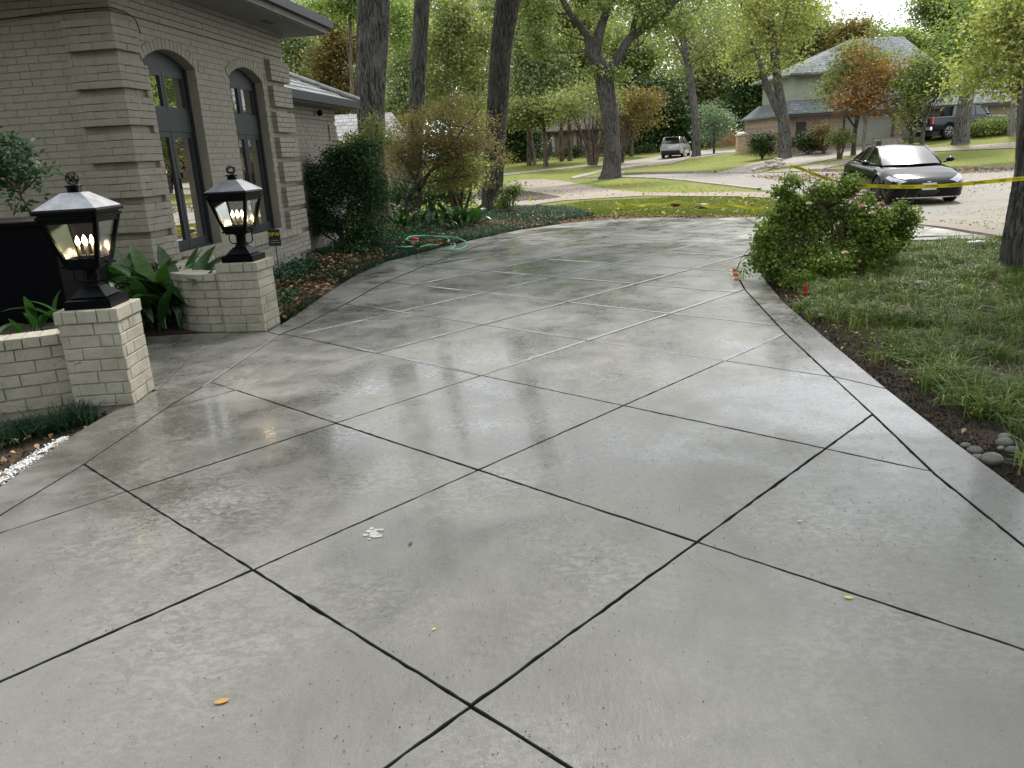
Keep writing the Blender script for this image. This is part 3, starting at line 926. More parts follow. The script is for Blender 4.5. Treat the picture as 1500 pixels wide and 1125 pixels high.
# back wing, set back from the front block
WO = -.42; WE = 7.7
def wp(s, o, z): return hp(s, WO + o, z)
SW = 2.47
k = MB()
k.add([wp(HL - .2, 0, -.1), wp(WE, 0, -.1), wp(WE, 0, SW + .1), wp(HL - .2, 0, SW + .1)], [(0, 1, 2, 3)])
k.add([wp(WE, 0, -.1), wp(WE, -7, -.1), wp(WE, -7, SW + .1), wp(WE, 0, SW + .1)], [(0, 1, 2, 3)])
wpar(k.build('wing_wall', M['wall_core'], None), house)
BW = Bricks(house, 'wall_brick', (0, 0, 0))
WZ = SW - 34 * CO
BW.wall(C0 + n2 * WO, d2, n2, HL - .1, WE - .42, WZ, SW - 3 * CO, CO, .215, .010)
BW.wall(C0 + n2 * WO, d2, n2, WE - .42, WE, SW - 4 * CO, SW - 3 * CO, CO, .215, .010)
BW.wall(C0 + n2 * WO, d2, n2, HL - .1, WE, SW - 3 * CO, SW, CO, .215, .03)
for q in range(7):
    zb = SW - 4 * CO - 4 * CO - q * 5 * CO
    BW.wall(C0 + n2 * WO, d2, n2, WE - .42, WE + .02, zb, zb + 4 * CO, CO, .21, .034)
    BW.wall(C0 + n2 * WO, d2, n2, WE - .42, WE, zb - CO, zb, CO, .21, .010)
BW.flush(0)
wn_ = MB().frame_box(wp(0, 0, 0), d2, n2, Z3, HL + .62, HL + .80, .012, .05, .3, 2.12)
wf = wpar(wn_.build('dark_window_edge', M['trim'], None), house)
k = MB(); WOV = .33
k.frame_box(wp(0, 0, 0), d2, n2, Z3, HL + .04, WE + WOV, -7, WOV, SW + .0, SW + .03)
wpar(k.build('wing_soffit', M['soffit'], None), house)
k = MB()
k.frame_box(wp(0, 0, 0), d2, n2, Z3, HL + .04, WE + WOV + .09, WOV + .001, WOV + .10, SW + .02, SW + .15)
k.frame_box(wp(0, 0, 0), d2, n2, Z3, WE + WOV + .001, WE + WOV + .09, -7, WOV, SW + .02, SW + .15)
wpar(k.build('wing_gutter', M['fascia'], None), house)
wpar(MB().ball(wp(WE - 1.1, .12, SW - .1), .055, 10, 7).build('eave_camera', M['black_metal'], None, True), house)
M['wing_tile'] = simple('wing_roof_tile', (.34, .335, .33), .38, noise_scale=6, amt=.35, bump=.5)
RP = .46                                      # rise per metre
wing_roof = empty('wing_roof'); wing_roof.parent = house
wing_roof.location = (0, 0, 0)
E0, E1 = HL + .02, WE + WOV + .06
rt = 0
for r_ in range(12):
    o0 = WOV + .08 - r_ * .27; o1 = o0 - .29; z0 = SW + .16 + r_ * .27 * RP; z1 = z0 + .29 * RP - .025
    e_ = E1 - r_ * .27
    s = E0
    kk = MB(); kk2 = MB()
    while s < e_ - .02:
        b = min(s + .30, e_)
        ju = random.uniform(-.004, .004)
        bt = b if b < e_ - .01 else e_ - .27
        kk.add([wp(s + .004, o0, z0 + ju), wp(b - .004, o0, z0 + ju), wp(max(s + .01, min(b, e_ - .27) - .004), o1, z1 + ju), wp(min(s + .004, e_ - .28), o1, z1 + ju),
                wp(s + .004, o0, z0 - .045), wp(b - .004, o0, z0 - .045)], [(0, 1, 2, 3), (4, 5, 1, 0)])
        s = b
    o = kk.build('tile_course', M['wing_tile'], None); o.parent = wing_roof; o.matrix_parent_inverse = Matrix.Translation(house.location).inverted()
    # courses on the far end of the hip
k = MB(); rr = 11 * .27
k.add([wp(E1, WOV + .08, SW + .15), wp(E1, -7, SW + .15), wp(E1 - rr, -7, SW + .15 + rr * RP), wp(E1 - rr, WOV + .08 - rr, SW + .15 + rr * RP), wp(E0, WOV + .08, SW + .10), wp(E0, WOV + .08 - rr, SW + .10 + rr * RP), wp(E1, WOV + .08, SW + .10), wp(E1 - rr, WOV + .08 - rr, SW + .10 + rr * RP)],
      [(0, 1, 2, 3), (4, 6, 7, 5)])
o = k.build('roof_deck', M['shingle'], None); o.parent = wing_roof; o.matrix_parent_inverse = Matrix.Translation(house.location).inverted()
k = MB().tube([wp(E1 + .02, WOV + .09, SW + .19), wp(E1 - rr, WOV + .08 - rr, SW + .19 + rr * RP)], .045, 7)
o = k.build('hip_ridge', M['wing_tile'], None, True); o.parent = wing_roof; o.matrix_parent_inverse = Matrix.Translation(house.location).inverted()

# ------------------------------------------------------------------ brick lamp pillars, garden walls
def pillar(c, rz, w, H, label, dx=0.):
    R = Matrix.Rotation(rz, 3, 'Z'); X = R @ Vector((1, 0, 0)); Y = R @ Vector((0, 1, 0))
    p = empty('brick_pillar', c, 0, label, 'pillar', 'brick lamp pillars at the entry walk')
    c = Vector(c); e = .010
    k = MB().frame_box(c, X, Y, Z3, -w/2 + e, w/2 - e, -w/2 + e, w/2 - e, -.06, H - .012)
    wpar(k.build('pillar_core', M['pier_core'], None), p)
    B = Bricks(p, 'pier_brick'); n = 7; cap = .088; co = (H - cap) / n
    dirs = [(X, -Y), (Y, X), (-X, Y), (-Y, -X)]
    for r in range(n + 1):
        z0 = r * co if r < n else H - cap; h = co if r < n else cap; ww = w if r < n else w + .022
        for i, (a, nn) in enumerate(dirs):
            full = (i + r) % 2 == 0
            s0, s1 = (-ww/2, ww/2) if full else (-ww/2 + .05, ww/2 - .05)
            cuts = sorted([s0, s1] + ([random.choice((-.01, .03, -.08, .07)) + random.uniform(-.02, .02)] if r < n or i % 2 else [-.06, .07]))
            for p0, p1 in zip(cuts[:-1], cuts[1:]):
                B.put(c + nn * (ww/2 - .05) + a * ((p0 + p1) / 2) + Z3 * (z0 + h / 2), a, nn, p1 - p0 - .005, h - .0065, .05 + random.uniform(-.002, .002))
    B.flush()
    m = MB().frame_box(c, X, Y, Z3, -w/2 + .03, w/2 - .03, -w/2 + .03, w/2 - .03, H - .012, H - .003)
    wpar(m.build('cap_mortar', M['pier_brick'], None), p)
    return p, X, Y
P1C = (-2.757, 5.26, 0); P2C = (-2.47, 7.50, 0)
RZ1, RZ2 = rad(3), rad(-6)
pillar(P1C, RZ1, .385, .66, 'near cream painted brick pillar carrying the lantern closest to the camera')
pillar(P2C, RZ2, .385, .655, 'farther cream painted brick pillar joined to the curved wall')

def curved_wall(pts, th, H, label, n=6, cap=.075, grp='low curved garden walls'):
    P = [Vector((x, y, 0)) for x, y in pts]
    # resample
    L = [0]
    for a, b in zip(P[:-1], P[1:]): L.append(L[-1] + (b - a).length)
    def at(s):
        s = max(0, min(L[-1], s))
        for i in range(len(L) - 1):
            if s <= L[i + 1]: return P[i].lerp(P[i + 1], (s - L[i]) / (L[i + 1] - L[i]))
    def nor(s):
        t = (at(s + .08) - at(s - .08)).normalized(); return Vector((-t.y, t.x, 0))
    w = empty('garden_wall', P[0], 0, label, 'garden wall', grp)
    core = MB(); N = 26
    for i in range(N):
        a, b = L[-1] * i / N, L[-1] * (i + 1) / N
        pa, pb, na, nb = at(a), at(b), nor(a), nor(b); t = th / 2 - .012
        core.add([pa + na * t - Z3 * .06, pb + nb * t - Z3 * .06, pb - nb * t - Z3 * .06, pa - na * t - Z3 * .06,
                  pa + na * t + Z3 * (H - .01), pb + nb * t + Z3 * (H - .01), pb - nb * t + Z3 * (H - .01), pa - na * t + Z3 * (H - .01)],
                 [(4, 7, 6, 5), (0, 4, 5, 1), (2, 6, 7, 3)])
    wpar(core.build('wall_core', M['pier_core'], None), w)
    co = (H - cap) / n
    for r in range(n + 1):
        z0 = r * co if r < n else H - cap; h = co if r < n else cap; t0 = th / 2 if r < n else th / 2 + .012
        bl = .205 if r < n else .10
        s = -(bl / 2 if r % 2 else 0)
        while s < L[-1] - .02:
            a, b = max(0, s) + .004, min(L[-1], s + bl) - .004; s += bl
            if b - a < .03: continue
            t = t0 + random.uniform(-.003, .003); zz = random.uniform(-.002, .002); V = []
            for q in (a, (a + b) / 2, b):
                c_, m_ = at(q), nor(q)
                V += [c_ + m_ * t + Z3 * (z0 + .004), c_ + m_ * t + Z3 * (z0 + h - .005 + zz), c_ - m_ * t + Z3 * (z0 + h - .005 + zz), c_ - m_ * t + Z3 * (z0 + .004)]
            f = []
            for i in range(2):
                for j in range(4): f.append((4*i + j, 4*i + (j + 1) % 4, 4*(i + 1) + (j + 1) % 4, 4*(i + 1) + j))
            f += [(3, 2, 1, 0), (8, 9, 10, 11)]
            wpar(MB().add(V, f).build('brick', M['pier_brick'], None), w)
    return w
curved_wall([(-2.93, 5.33), (-3.15, 5.22), (-3.4, 5.13), (-3.7, 5.07), (-4.05, 5.05), (-4.5, 5.1)], .20, .50, 'low cream brick wall running off the left edge from the near lantern pillar', 5)
curved_wall([(-2.62, 7.50), (-2.85, 7.50), (-3.02, 7.58), (-3.17, 7.75), (-3.28, 8.0), (-3.36, 8.35), (-3.40, 8.7), (-3.42, 9.0)], .24, .565, 'low curved brick wall sweeping from the far lantern pillar to the glass doors', 6)

# raised bed behind the near wall
bed = [(-3.0, 5.42), (-3.2, 5.3), (-3.5, 5.2), (-4.0, 5.14), (-6, 5.2), (-6, 7.0), (-3.35, 6.2)]
tag(MB().prism(bed[::-1] if area(bed) < 0 else bed, -.05, .42).build('flower_bed', M['mulch'], None), kind='structure')
bed2 = [(-3.0, 7.40), (-3.45, 7.40), (-4.6, 7.3), (-5.5, 7.5), (-5.5, 9.5), (-3.5, 9.4), (-3.36, 8.4), (-3.15, 7.75)]
tag(MB().prism(bed2[::-1] if area(bed2) < 0 else bed2, -.05, .012).build('flower_bed', M['mulch'], None), kind='structure')

# ------------------------------------------------------------------ lanterns
M['flame'] = NT('lamp_bulb').m
_t = NT('lamp_bulb_lit'); _t.set('Base Color', (1, .8, .5)); _t.set('Emission Color', (1, .78, .45)); _t.set('Emission Strength', 18.); M['flame'] = _t.m
M['candle'] = simple('candle_sleeve', (.55, .50, .40), .5)
def lantern(c, rz, label, seed=0):
    L = empty('post_lantern', c, rz, label, 'lantern', 'lanterns on the brick pillars')
    def fr(a0, b0, a1, b1, z0, z1, k=None): return (k or MB()).frustum((0, 0, 0), a0, b0, a1, b1, z0, z1)
    k = fr(.30, .30, .30, .30, 0, .055)
    fr(.285, .285, .17, .17, .055, .075, k); fr(.235, .235, .115, .115, .073, .135, k); fr(.10, .10, .085, .085, .13, .16, k)
    k.build('stepped_base', M['black_metal'], L)
    MB().lathe((0, 0, 0), [(.052, .155), (.045, .17), (.045, .235), (.055, .24), (.06, .255), (.05, .26)], 14).build('neck', M['black_metal'], L, True)
    k = fr(.20, .20, .20, .20, .255, .268); fr(.245, .245, .245, .245, .270, .284, k); fr(.225, .225, .225, .225, .284, .30, k)
    k.build('bottom_tray', M['black_metal'], L)
    z0, z1, a0, a1 = .30, .585, .205, .345
    k = MB()
    for sx in (-1, 1):
        for sy in (-1, 1):
            p0 = Vector((sx * a0 / 2, sy * a0 / 2, z0)); p1 = Vector((sx * a1 / 2, sy * a1 / 2, z1)); t = .013
            vs = [p + Vector((x * t, y * t, 0)) for p in (p0, p1) for x, y in ((-1, -1), (1, -1), (1, 1), (-1, 1))]
            k.add(vs, [(0, 1, 5, 4), (1, 2, 6, 5), (2, 3, 7, 6), (3, 0, 4, 7)])
    for z, a in ((z0 + .012, a0 + .006), (z1 - .016, a1 - .008)):
        for q in range(4):
            R = Matrix.Rotation(q * math.pi / 2, 3, 'Z')
            k.box(R @ Vector((0, -a / 2, z)), (a, .018, .03), R=R)
    k.build('glass_frame', M['black_metal'], L)
    for q in range(4):
        R = Matrix.Rotation(q * math.pi / 2, 3, 'Z'); i0, i1 = a0 / 2 - .006, a1 / 2 - .006
        MB().add([R @ Vector(v) for v in ((-i0, -i0, z0), (i0, -i0, z0), (i1, -i1, z1), (-i1, -i1, z1))], [(0, 1, 2, 3)]).build('glass_panel', M['lantern_glass'], L)
    k = fr(.385, .385, .385, .385, .585, .603); fr(.36, .36, .36, .36, .603, .615, k); fr(.41, .41, .41, .41, .615, .632, k); fr(.40, .40, .385, .385, .632, .645, k)
    k.build('eave_moulding', M['black_metal'], L)
    k = fr(.392, .392, .125, .125, .645, .742); k.build('lantern_roof', M['roof_metal'], L)
    MB().lathe((0, 0, 0), [(.042, .740), (.042, .775), (.056, .778), (.052, .787), (.012, .789)], 16).build('chimney_cap', M['black_metal'], L, True)
    k = MB(); r = .040; cz = .828
    rr = random.Random(seed)
    for j in range(7):
        A = Matrix.Rotation(rr.uniform(0, 6.28), 3, 'Z') @ Matrix.Rotation(rr.uniform(.2, 1.5), 3, 'X')
        pts = [Vector((0, 0, cz)) + A @ Vector((r * math.cos(t), r * math.sin(t), 0)) for t in np.linspace(0, 2 * math.pi, 19)]
        k.tube(pts, .0028, 5, False)
    k.build('finial_ball', M['black_metal'], L, True)
    for sx in (-1, 1):
        pts = [Vector((sx * (.05 + .055 * t + .03 * math.sin(t * 3.1)), 0, .165 + .10 * t ** 1.5 - .02 * math.sin(t * 3.14))) for t in np.linspace(0, 1, 10)]
        e = pts[-1]
        pts += [e + Vector((sx * (.018 * math.sin(a)), 0, .018 - .018 * math.cos(a))) for a in np.linspace(.5, 4.6, 9)]
        MB().tube(pts, .0055, 6).build('scroll_bracket', M['black_metal'], L, True)
    MB().tube([(0, 0, .30), (0, 0, .37)], .010, 8).build('candle_stem', M['black_metal'], L, True)
    for j in range(4):
        a = j * math.pi / 2 + .5; x, y = .042 * math.cos(a), .042 * math.sin(a)
        s = MB().tube([(0, 0, .345), (x * .6, y * .6, .335), (x, y, .345), (x, y, .352)], .004, 5).tube([(x, y, .35), (x, y, .405)], .009, 8)
        cs = s.build('candle_holder', M['candle'], L, True)
        f = MB().lathe((x, y, .405), [(.005, 0), (.012, .012), (.014, .024), (.010, .040), (.004, .056), (.001, .062)], 10)
        f.build('lit_bulb', M['flame'], cs, True)
    return L
lantern((P1C[0], P1C[1], .657), RZ1, 'big black lantern with four lit candle bulbs on the near brick pillar', 3)
lantern((P2C[0], P2C[1], .652), RZ2, 'black four-bulb lantern on the farther brick pillar in front of the doors', 8)
# ------------------------------------------------------------------ bark and leaves
def m_bark(name, a, b, sc=1.):
    t = NT(name)
    v = t.map(t.geo(), (15 * sc, 15 * sc, 1.9 * sc))
    f = t.noise(1.7, 6, .62, v, .9); g = t.noise(6, 5, .7, v)
    c = t.ramp(f, [(.38, vary(a, .22)), (.48, a), (.62, b)])
    c = t.mix(.5, c, t.ramp(g, [(.3, .6), (.7, 1.25)]), 'MULTIPLY')
    c = t.mix(t.ramp(t.noise(1.3, 4), [(.5, 0.), (.75, .5)]), c, vary(b, 1.25))
    t.col(c); t.set('Roughness', .92); t.set('Specular IOR Level', .2)
    b1 = t.bump(f, 1., .055); t.bump(g, .8, .016, b1); return t.m
M['bark'] = m_bark('grey_bark', (.085, .080, .075), (.195, .186, .176))
M['bark_dark'] = m_bark('dark_bark', (.055, .050, .046), (.125, .115, .104))
M['bark_pale'] = m_bark('pale_bark', (.17, .15, .13), (.34, .32, .29))
M['bark_far'] = m_bark('brown_bark', (.10, .075, .058), (.20, .16, .13), .6)
M['stem'] = simple('stem', (.09, .06, .04), .8)
PAL = dict(
 dark=[(0, (0.020, 0.046, 0.018)), (.6, (0.048, 0.086, 0.026)), (1, (0.113, 0.150, 0.051))],
 green=[(0, (0.080, 0.117, 0.044)), (.6, (0.190, 0.223, 0.084)), (1, (0.373, 0.383, 0.164))],
 blue=[(0, (0.115, 0.155, 0.081)), (.6, (0.244, 0.275, 0.153)), (1, (0.462, 0.462, 0.270))],
 olive=[(0, (0.111, 0.138, 0.063)), (.6, (0.259, 0.276, 0.128)), (1, (0.449, 0.444, 0.213))],
 light=[(0, (0.115, 0.171, 0.061)), (.6, (0.260, 0.326, 0.119)), (1, (0.460, 0.527, 0.255))],
 yellow=[(0, (0.134, 0.175, 0.064)), (.5, (0.323, 0.349, 0.124)), (.85, (0.481, 0.441, 0.193)), (1, (0.562, 0.362, 0.275))],
 orange=[(0, (0.143, 0.063, 0.024)), (.5, (0.304, 0.146, 0.058)), (1, (0.393, 0.253, 0.117))],
 rust=[(0, (0.070, 0.060, 0.027)), (.6, (0.169, 0.125, 0.049)), (1, (0.298, 0.184, 0.076))],
 maple=[(0, (.085, .095, .040)), (.4, (.20, .185, .085)), (.7, (.30, .22, .125)), (1, (.36, .20, .13))],
 rose=[(0, (0.050, 0.097, 0.023)), (.5, (0.159, 0.238, 0.054)), (.85, (0.312, 0.386, 0.112)), (1, (0.528, 0.558, 0.247))],
 shrub=[(0, (0.020, 0.058, 0.026)), (.6, (0.049, 0.117, 0.049)), (.9, (0.119, 0.209, 0.065)), (1, (0.286, 0.184, 0.078))],
 camellia=[(0, (0.026, 0.072, 0.041)), (.6, (0.065, 0.134, 0.072)), (1, (0.144, 0.251, 0.125))],
 silver=[(0, (0.086, 0.131, 0.103)), (1, (0.241, 0.309, 0.253))])
for k_, v_ in PAL.items(): M['leaf_' + k_] = leafmat('leaves_' + k_, v_, .12 if k_ in ('dark', 'shrub', 'camellia') else .34)

def catmull(P, R, per):
    P = [np.array(p, float) for p in P]; out = []; ro = []
    for i in range(len(P) - 1):
        p0 = P[max(0, i - 1)]; p1 = P[i]; p2 = P[i + 1]; p3 = P[min(len(P) - 1, i + 2)]
        for j in range(per):
            t = j / per
            out.append(.5 * (2 * p1 + (p2 - p0) * t + (2 * p0 - 5 * p1 + 4 * p2 - p3) * t * t + (3 * p1 - p0 - 3 * p2 + p3) * t ** 3)); ro.append(R[i] * (1 - t) + R[i + 1] * t)
    out.append(P[-1]); ro.append(R[-1]); return out, ro

def trunk(name, P, R, m, parent=None, n=48, per=10, ridge=.07, ridges=20, seed=0, flare=0., kb=None):
    P, R = catmull(P, R, per); r = np.random.default_rng(seed)
    ph = r.uniform(0, 6.28, 8); V = []
    k = MB()
    for i, (p, rr) in enumerate(zip(P, R)):
        z = p[2]; th = np.linspace(0, 2 * np.pi, n, endpoint=False)
        wob = .9 * np.sin(2.1 * z + 2 * th + ph[0]) + .7 * np.sin(4.7 * z + 3 * th + ph[1]) + .5 * np.sin(9.3 * z - 2 * th + ph[2])
        rg = np.abs(np.sin(th * ridges / 2 + wob + ph[3])) ** .6
        rg2 = np.abs(np.sin(th * ridges * .9 + 1.7 * wob + 6 * np.sin(3.3 * z + ph[4]))) ** .7
        lump = .05 * np.sin(th * 2 + 1.1 * z + ph[5]) + .04 * np.sin(3 * th - .7 * z + ph[6])
        fl = flare * np.exp(-max(0, z - P[0][2]) / .28) * (1 + .35 * np.sin(5 * th + ph[7]))
        q = rr * (1 + ridge * (rg - .6) + ridge * .5 * (rg2 - .6) + lump + fl)
        t = (P[min(i + 1, len(P) - 1)] - P[max(i - 1, 0)]); t = t / np.linalg.norm(t)
        x = np.cross(t, (0, 1, 0)); x /= np.linalg.norm(x); y = np.cross(t, x)
        for a, b in zip(th, q): k.v.append(tuple(p + (x * math.cos(a) + y * math.sin(a)) * b))
    for i in range(len(P) - 1):
        for j in range(n): k.f.append((i * n + j, i * n + (j + 1) % n, (i + 1) * n + (j + 1) % n, (i + 1) * n + j))
    k.f.append(tuple((len(P) - 1) * n + j for j in range(n)))
    o = k.build(name, m, None, True)
    if parent: wpar(o, parent)
    return o

def pxr(px, y): return px * y / FPX * 1.03
def pb(y, L, dep=1.):
    """blobs given by where they are seen -> ellipsoids standing at distance y"""
    out = []
    for q in L:
        u, v, ru, rv = q[:4]; yy = y + (q[4] if len(q) > 4 else 0)
        c = W(u, v, yy); a, b = pxr(ru, yy), pxr(rv, yy)
        out.append((c.x, c.y, c.z, a, max(a, b) * .8 * dep, b))
    return out

def limb(k, p, d, L, r, depth, rnd, up=.25):
    n = 4; pts = [Vector(p)]; rr = [r]; d = Vector(d).normalized()
    for i in range(n):
        d = (d + Vector((rnd.uniform(-.22, .22), rnd.uniform(-.22, .22), rnd.uniform(-.12, .2) + up * .1))).normalized()
        pts.append(pts[-1] + d * L / n); rr.append(r * (1 - .5 * (i + 1) / n))
    k.tube(pts, rr, 6 if r > .03 else 4, False)
    if depth > 0:
        for i in range(rnd.choice((2, 3))):
            q = pts[rnd.choice((2, 3, 4))]
            e = (d + Vector((rnd.uniform(-.9, .9), rnd.uniform(-.9, .9), rnd.uniform(-.2, .6)))).normalized()
            limb(k, q, e, L * .68, rr[3] * .75, depth - 1, rnd, up)

def tree(name, label, cat, base, pts, rad_, blobs, pal, n, L, Wd=None, spread=None, per=9, bark='bark_far', branches=6, group=None, seed=1, trunk_kw=None, shell=.5, droop=.3, up=.4, bdepth=1):
    """one tree: trunk through pts, branches to the blobs, a crown of single leaves"""
    t = empty(name, base, 0, label, cat, group)
    kw = dict(n=14, per=4, ridge=.05, ridges=8, seed=seed, flare=.25); kw.update(trunk_kw or {})
    trunk('trunk', pts, rad_, M[bark], t, **kw)
    rnd = random.Random(seed)
    if blobs:
        k = MB(); top = Vector(pts[-1])
        for b in rnd.sample(blobs, min(branches, len(blobs))):
            c = Vector(b[:3]); st = Vector(pts[rnd.choice(range(max(1, len(pts) - 3), len(pts)))]); mid = (st + c) / 2 + Vector((rnd.uniform(-.3, .3), rnd.uniform(-.3, .3), rnd.uniform(-.2, .4))) * (c - st).length * .3
            r0 = rad_[-1] * .55
            k.tube([st, mid, c], [r0, r0 * .6, r0 * .25], 5, False)
            for _ in range(3):
                limb(k, c if rnd.random() < .5 else mid, Vector((rnd.uniform(-1, 1), rnd.uniform(-1, 1), rnd.uniform(-.2, 1))), (b[3] + b[5]) * .55, r0 * .3, bdepth, rnd)
        wpar(k.build('branches', M[bark], None, True), t)
        f = foliage('crown', blobs, n // per, per, spread if spread else L * 1.6, L, Wd or L * .6, M['leaf_' + pal], None, up=up, droop=droop, shell=shell, seed=seed)
        wpar(f, t)
    return t

def breakup(blobs, k, seed, s=.55):
    """split every ellipsoid into smaller uneven lobes"""
    r = np.random.default_rng(seed); out = []
    for b in blobs:
        for _ in range(k):
            d = unit(r.normal(size=3)) * r.uniform(.25, .85); f = r.uniform(s * .55, s * 1.05)
            out.append((b[0] + d[0] * b[3], b[1] + d[1] * b[4], b[2] + d[2] * b[5], b[3] * f, b[4] * f, b[5] * f))
    return out

def gz(x, y): return float(T(x, y))

# --- the three tall trunks left of the drive and the one at the right edge
def tall(label, y, pts, rpx, bark, seed, top, crown=None, crown_at=None, **kw):
    P = [W(u, v, y) for u, v in pts]; R = [pxr(r, y) for r in rpx]
    zb = gz(P[0].x, P[0].y); P[0].z = min(P[0].z, zb - .05)
    d = (P[-1] - P[-2]).normalized(); h = top - P[-1].z
    P += [P[-1] + d * h * .5, P[-1] + d * h]; R += [R[-1] * .92, R[-1] * .7]
    t = empty('tall_tree', (P[0].x, P[0].y, zb), 0, label, 'tree')
    trunk('trunk', P, R, M[bark], t, seed=seed, **kw)
    k = MB(); rnd = random.Random(seed); tp = P[-1]
    for i in range(7):
        a = i * .9 + rnd.random(); limb(k, P[-1 if i % 2 else -2] + (P[-1] - P[-2]) * (.0 if i % 2 else .6), (math.cos(a), math.sin(a), rnd.uniform(.3, 1.1)), rnd.uniform(2.4, 3.6), R[-1] * .5, 2, rnd)
    wpar(k.build('branches', M[bark], None, True), t)
    bl = []
    cx, cy, cz, cr, cn = crown_at or (tp.x, tp.y, tp.z + 1.2, 3.6, 10)
    for i in range(cn):
        a = rnd.uniform(0, 6.28); q = cr * rnd.random() ** .5
        bl.append((cx + math.cos(a) * q, cy + math.sin(a) * q, cz + rnd.uniform(-1.6, 1.8), rnd.uniform(.9, 1.7), rnd.uniform(.9, 1.7), rnd.uniform(.6, 1.1)))
    wpar(foliage('crown', bl, 170 * cn, 9, .24, .19, .11, M['leaf_' + (crown or 'light')], None, seed=seed, shell=.3), t)
    return t
tall('thickest grey ridged trunk rising behind the dark shrub beside the house', 19.2, [(557, 332), (550, 290), (546, 220), (544, 140), (546, 60), (547, 0)], [20, 19, 18, 18.5, 19, 19.5], 'bark', 3, 11.5, crown_at=(-3.5, 17.5, 12.6, 4.2, 16), n=72, per=26, ridge=.085, ridges=26)
tall('slender grey trunk half hidden by the maple between the two larger trunks', 23.5, [(604, 318), (607, 260), (610, 180), (613, 100), (616, 40), (618, 0)], [11.5, 11, 10.5, 10, 9.5, 9.5], 'bark', 5, 11.5, crown_at=(-.6, 21, 12.8, 3.6, 13), n=48, per=22, ridge=.08, ridges=18)
tall('dark leaning ridged trunk standing at the far left edge of the drive', 22.6, [(722, 308), (721, 280), (724, 220), (729, 150), (735, 70), (745, 0)], [15, 14, 13, 13.5, 14, 16], 'bark_dark', 9, 9.5, crown='green', crown_at=(3.1, 20.5, 10.4, 3.6, 20), n=60, per=24, ridge=.085, ridges=20, flare=.12)
tR = tall('rough grey trunk cut off by the right edge of the view', 8.45, [(1519, 396), (1519, 350), (1526, 290), (1533, 240), (1545, 120), (1555, 0)], [41, 38, 36, 35, 35, 34], 'bark', 14, 7.5, crown='green', crown_at=(6.8, 8.6, 8.2, 3.0, 14), n=90, per=30, ridge=.075, ridges=30, flare=.12)

# --- the big forked tree across the curved drive
y4 = 44.5
base4 = G(894, 260.5); y4 = base4.y
def wp4(u, v, dy=0): return W(u, v, y4 + dy)
t4 = empty('forked_shade_tree', base4, 0, 'large dark forked shade tree standing on the grass island beyond the drive', 'tree')
trunk('trunk', [base4 - Vector((0, 0, .1)), wp4(896, 240), wp4(897, 205), wp4(893, 165), wp4(887, 125), wp4(885, 103)], [pxr(a, y4) for a in (12.5, 11.5, 10.5, 11, 11.5, 12)], M['bark_dark'], t4, n=40, per=10, ridge=.08, ridges=16, seed=4, flare=.35)
trunk('limb', [wp4(886, 112), wp4(878, 92), wp4(866, 76), wp4(862, 55), wp4(851, 40), wp4(835, 20, -.4), wp4(815, -20, -.8), wp4(800, -60, -1)], [pxr(a, y4) for a in (9, 8.5, 7.5, 5.5, 4.5, 4, 3, 1.5)], M['bark_dark'], t4, n=20, per=5, ridge=.06, ridges=8, seed=5)
trunk('limb', [wp4(872, 84), wp4(875, 60), wp4(880, 40), wp4(888, 15, .3), wp4(893, -20, .5), wp4(905, -80, 1)], [pxr(a, y4) for a in (8, 7, 6, 5, 4, 2)], M['bark_dark'], t4, n=20, per=5, ridge=.06, ridges=8, seed=6)
trunk('limb', [wp4(889, 112), wp4(901, 92), wp4(911, 74), wp4(924, 55), wp4(943, 42), wp4(962, 30), wp4(985, 8, -.5), wp4(1005, -25, -.8)], [pxr(a, y4) for a in (8, 6.5, 6, 5.5, 5, 4, 3, 1.5)], M['bark_dark'], t4, n=20, per=5, ridge=.06, ridges=8, seed=7)
trunk('limb', [wp4(924, 55), wp4(930, 30), wp4(938, 0), wp4(935, -40), wp4(950, -90)], [pxr(a, y4) for a in (4, 3.5, 3, 2.5, 1.2)], M['bark_dark'], t4, n=12, per=4, ridge=.05, ridges=6, seed=8)
k = MB(); rnd = random.Random(41)
for (u, v, dx, dz) in [(862, 60, -1, .2), (851, 40, -.8, .5), (835, 20, -1, .1), (880, 40, .4, 1), (888, 10, -.6, 1), (905, 88, .6, .3), (924, 55, .7, .6), (943, 42, .2, 1), (962, 30, 1, .1), (985, 8, .8, .5), (938, 0, .5, .8), (815, -20, -.9, .4), (893, -20, .3, 1), (866, 76, -1, -.1)]:
    limb(k, wp4(u, v), (dx, rnd.uniform(-.7, .7), dz), rnd.uniform(1.6, 2.8), .06, 2, rnd)
wpar(k.build('twigs', M['bark_dark'], None, True), t4)
b4 = pb(y4, [(790, 20, 38, 28), (815, -35, 50, 38), (870, -60, 55, 40), (905, -10, 34, 22), (930, -70, 48, 38), (975, -5, 35, 25), (1010, -50, 42, 32), (850, 5, 30, 22), (780, 70, 28, 26, 1), (955, 22, 28, 14, -1), (1000, 40, 25, 16), (830, 60, 22, 16, 1), (760, -40, 40, 34), (880, -120, 80, 40), (870, 20, 22, 14, -1.5), (945, -20, 40, 16, 1), (905, 112, 16, 9, -.6), (868, 103, 14, 8, -.6)])
wpar(foliage('crown', breakup(b4, 3, 4, .62), 2300, 10, .32, .21, .12, M['leaf_green'], None, seed=44, shell=.4, droop=.4), t4)

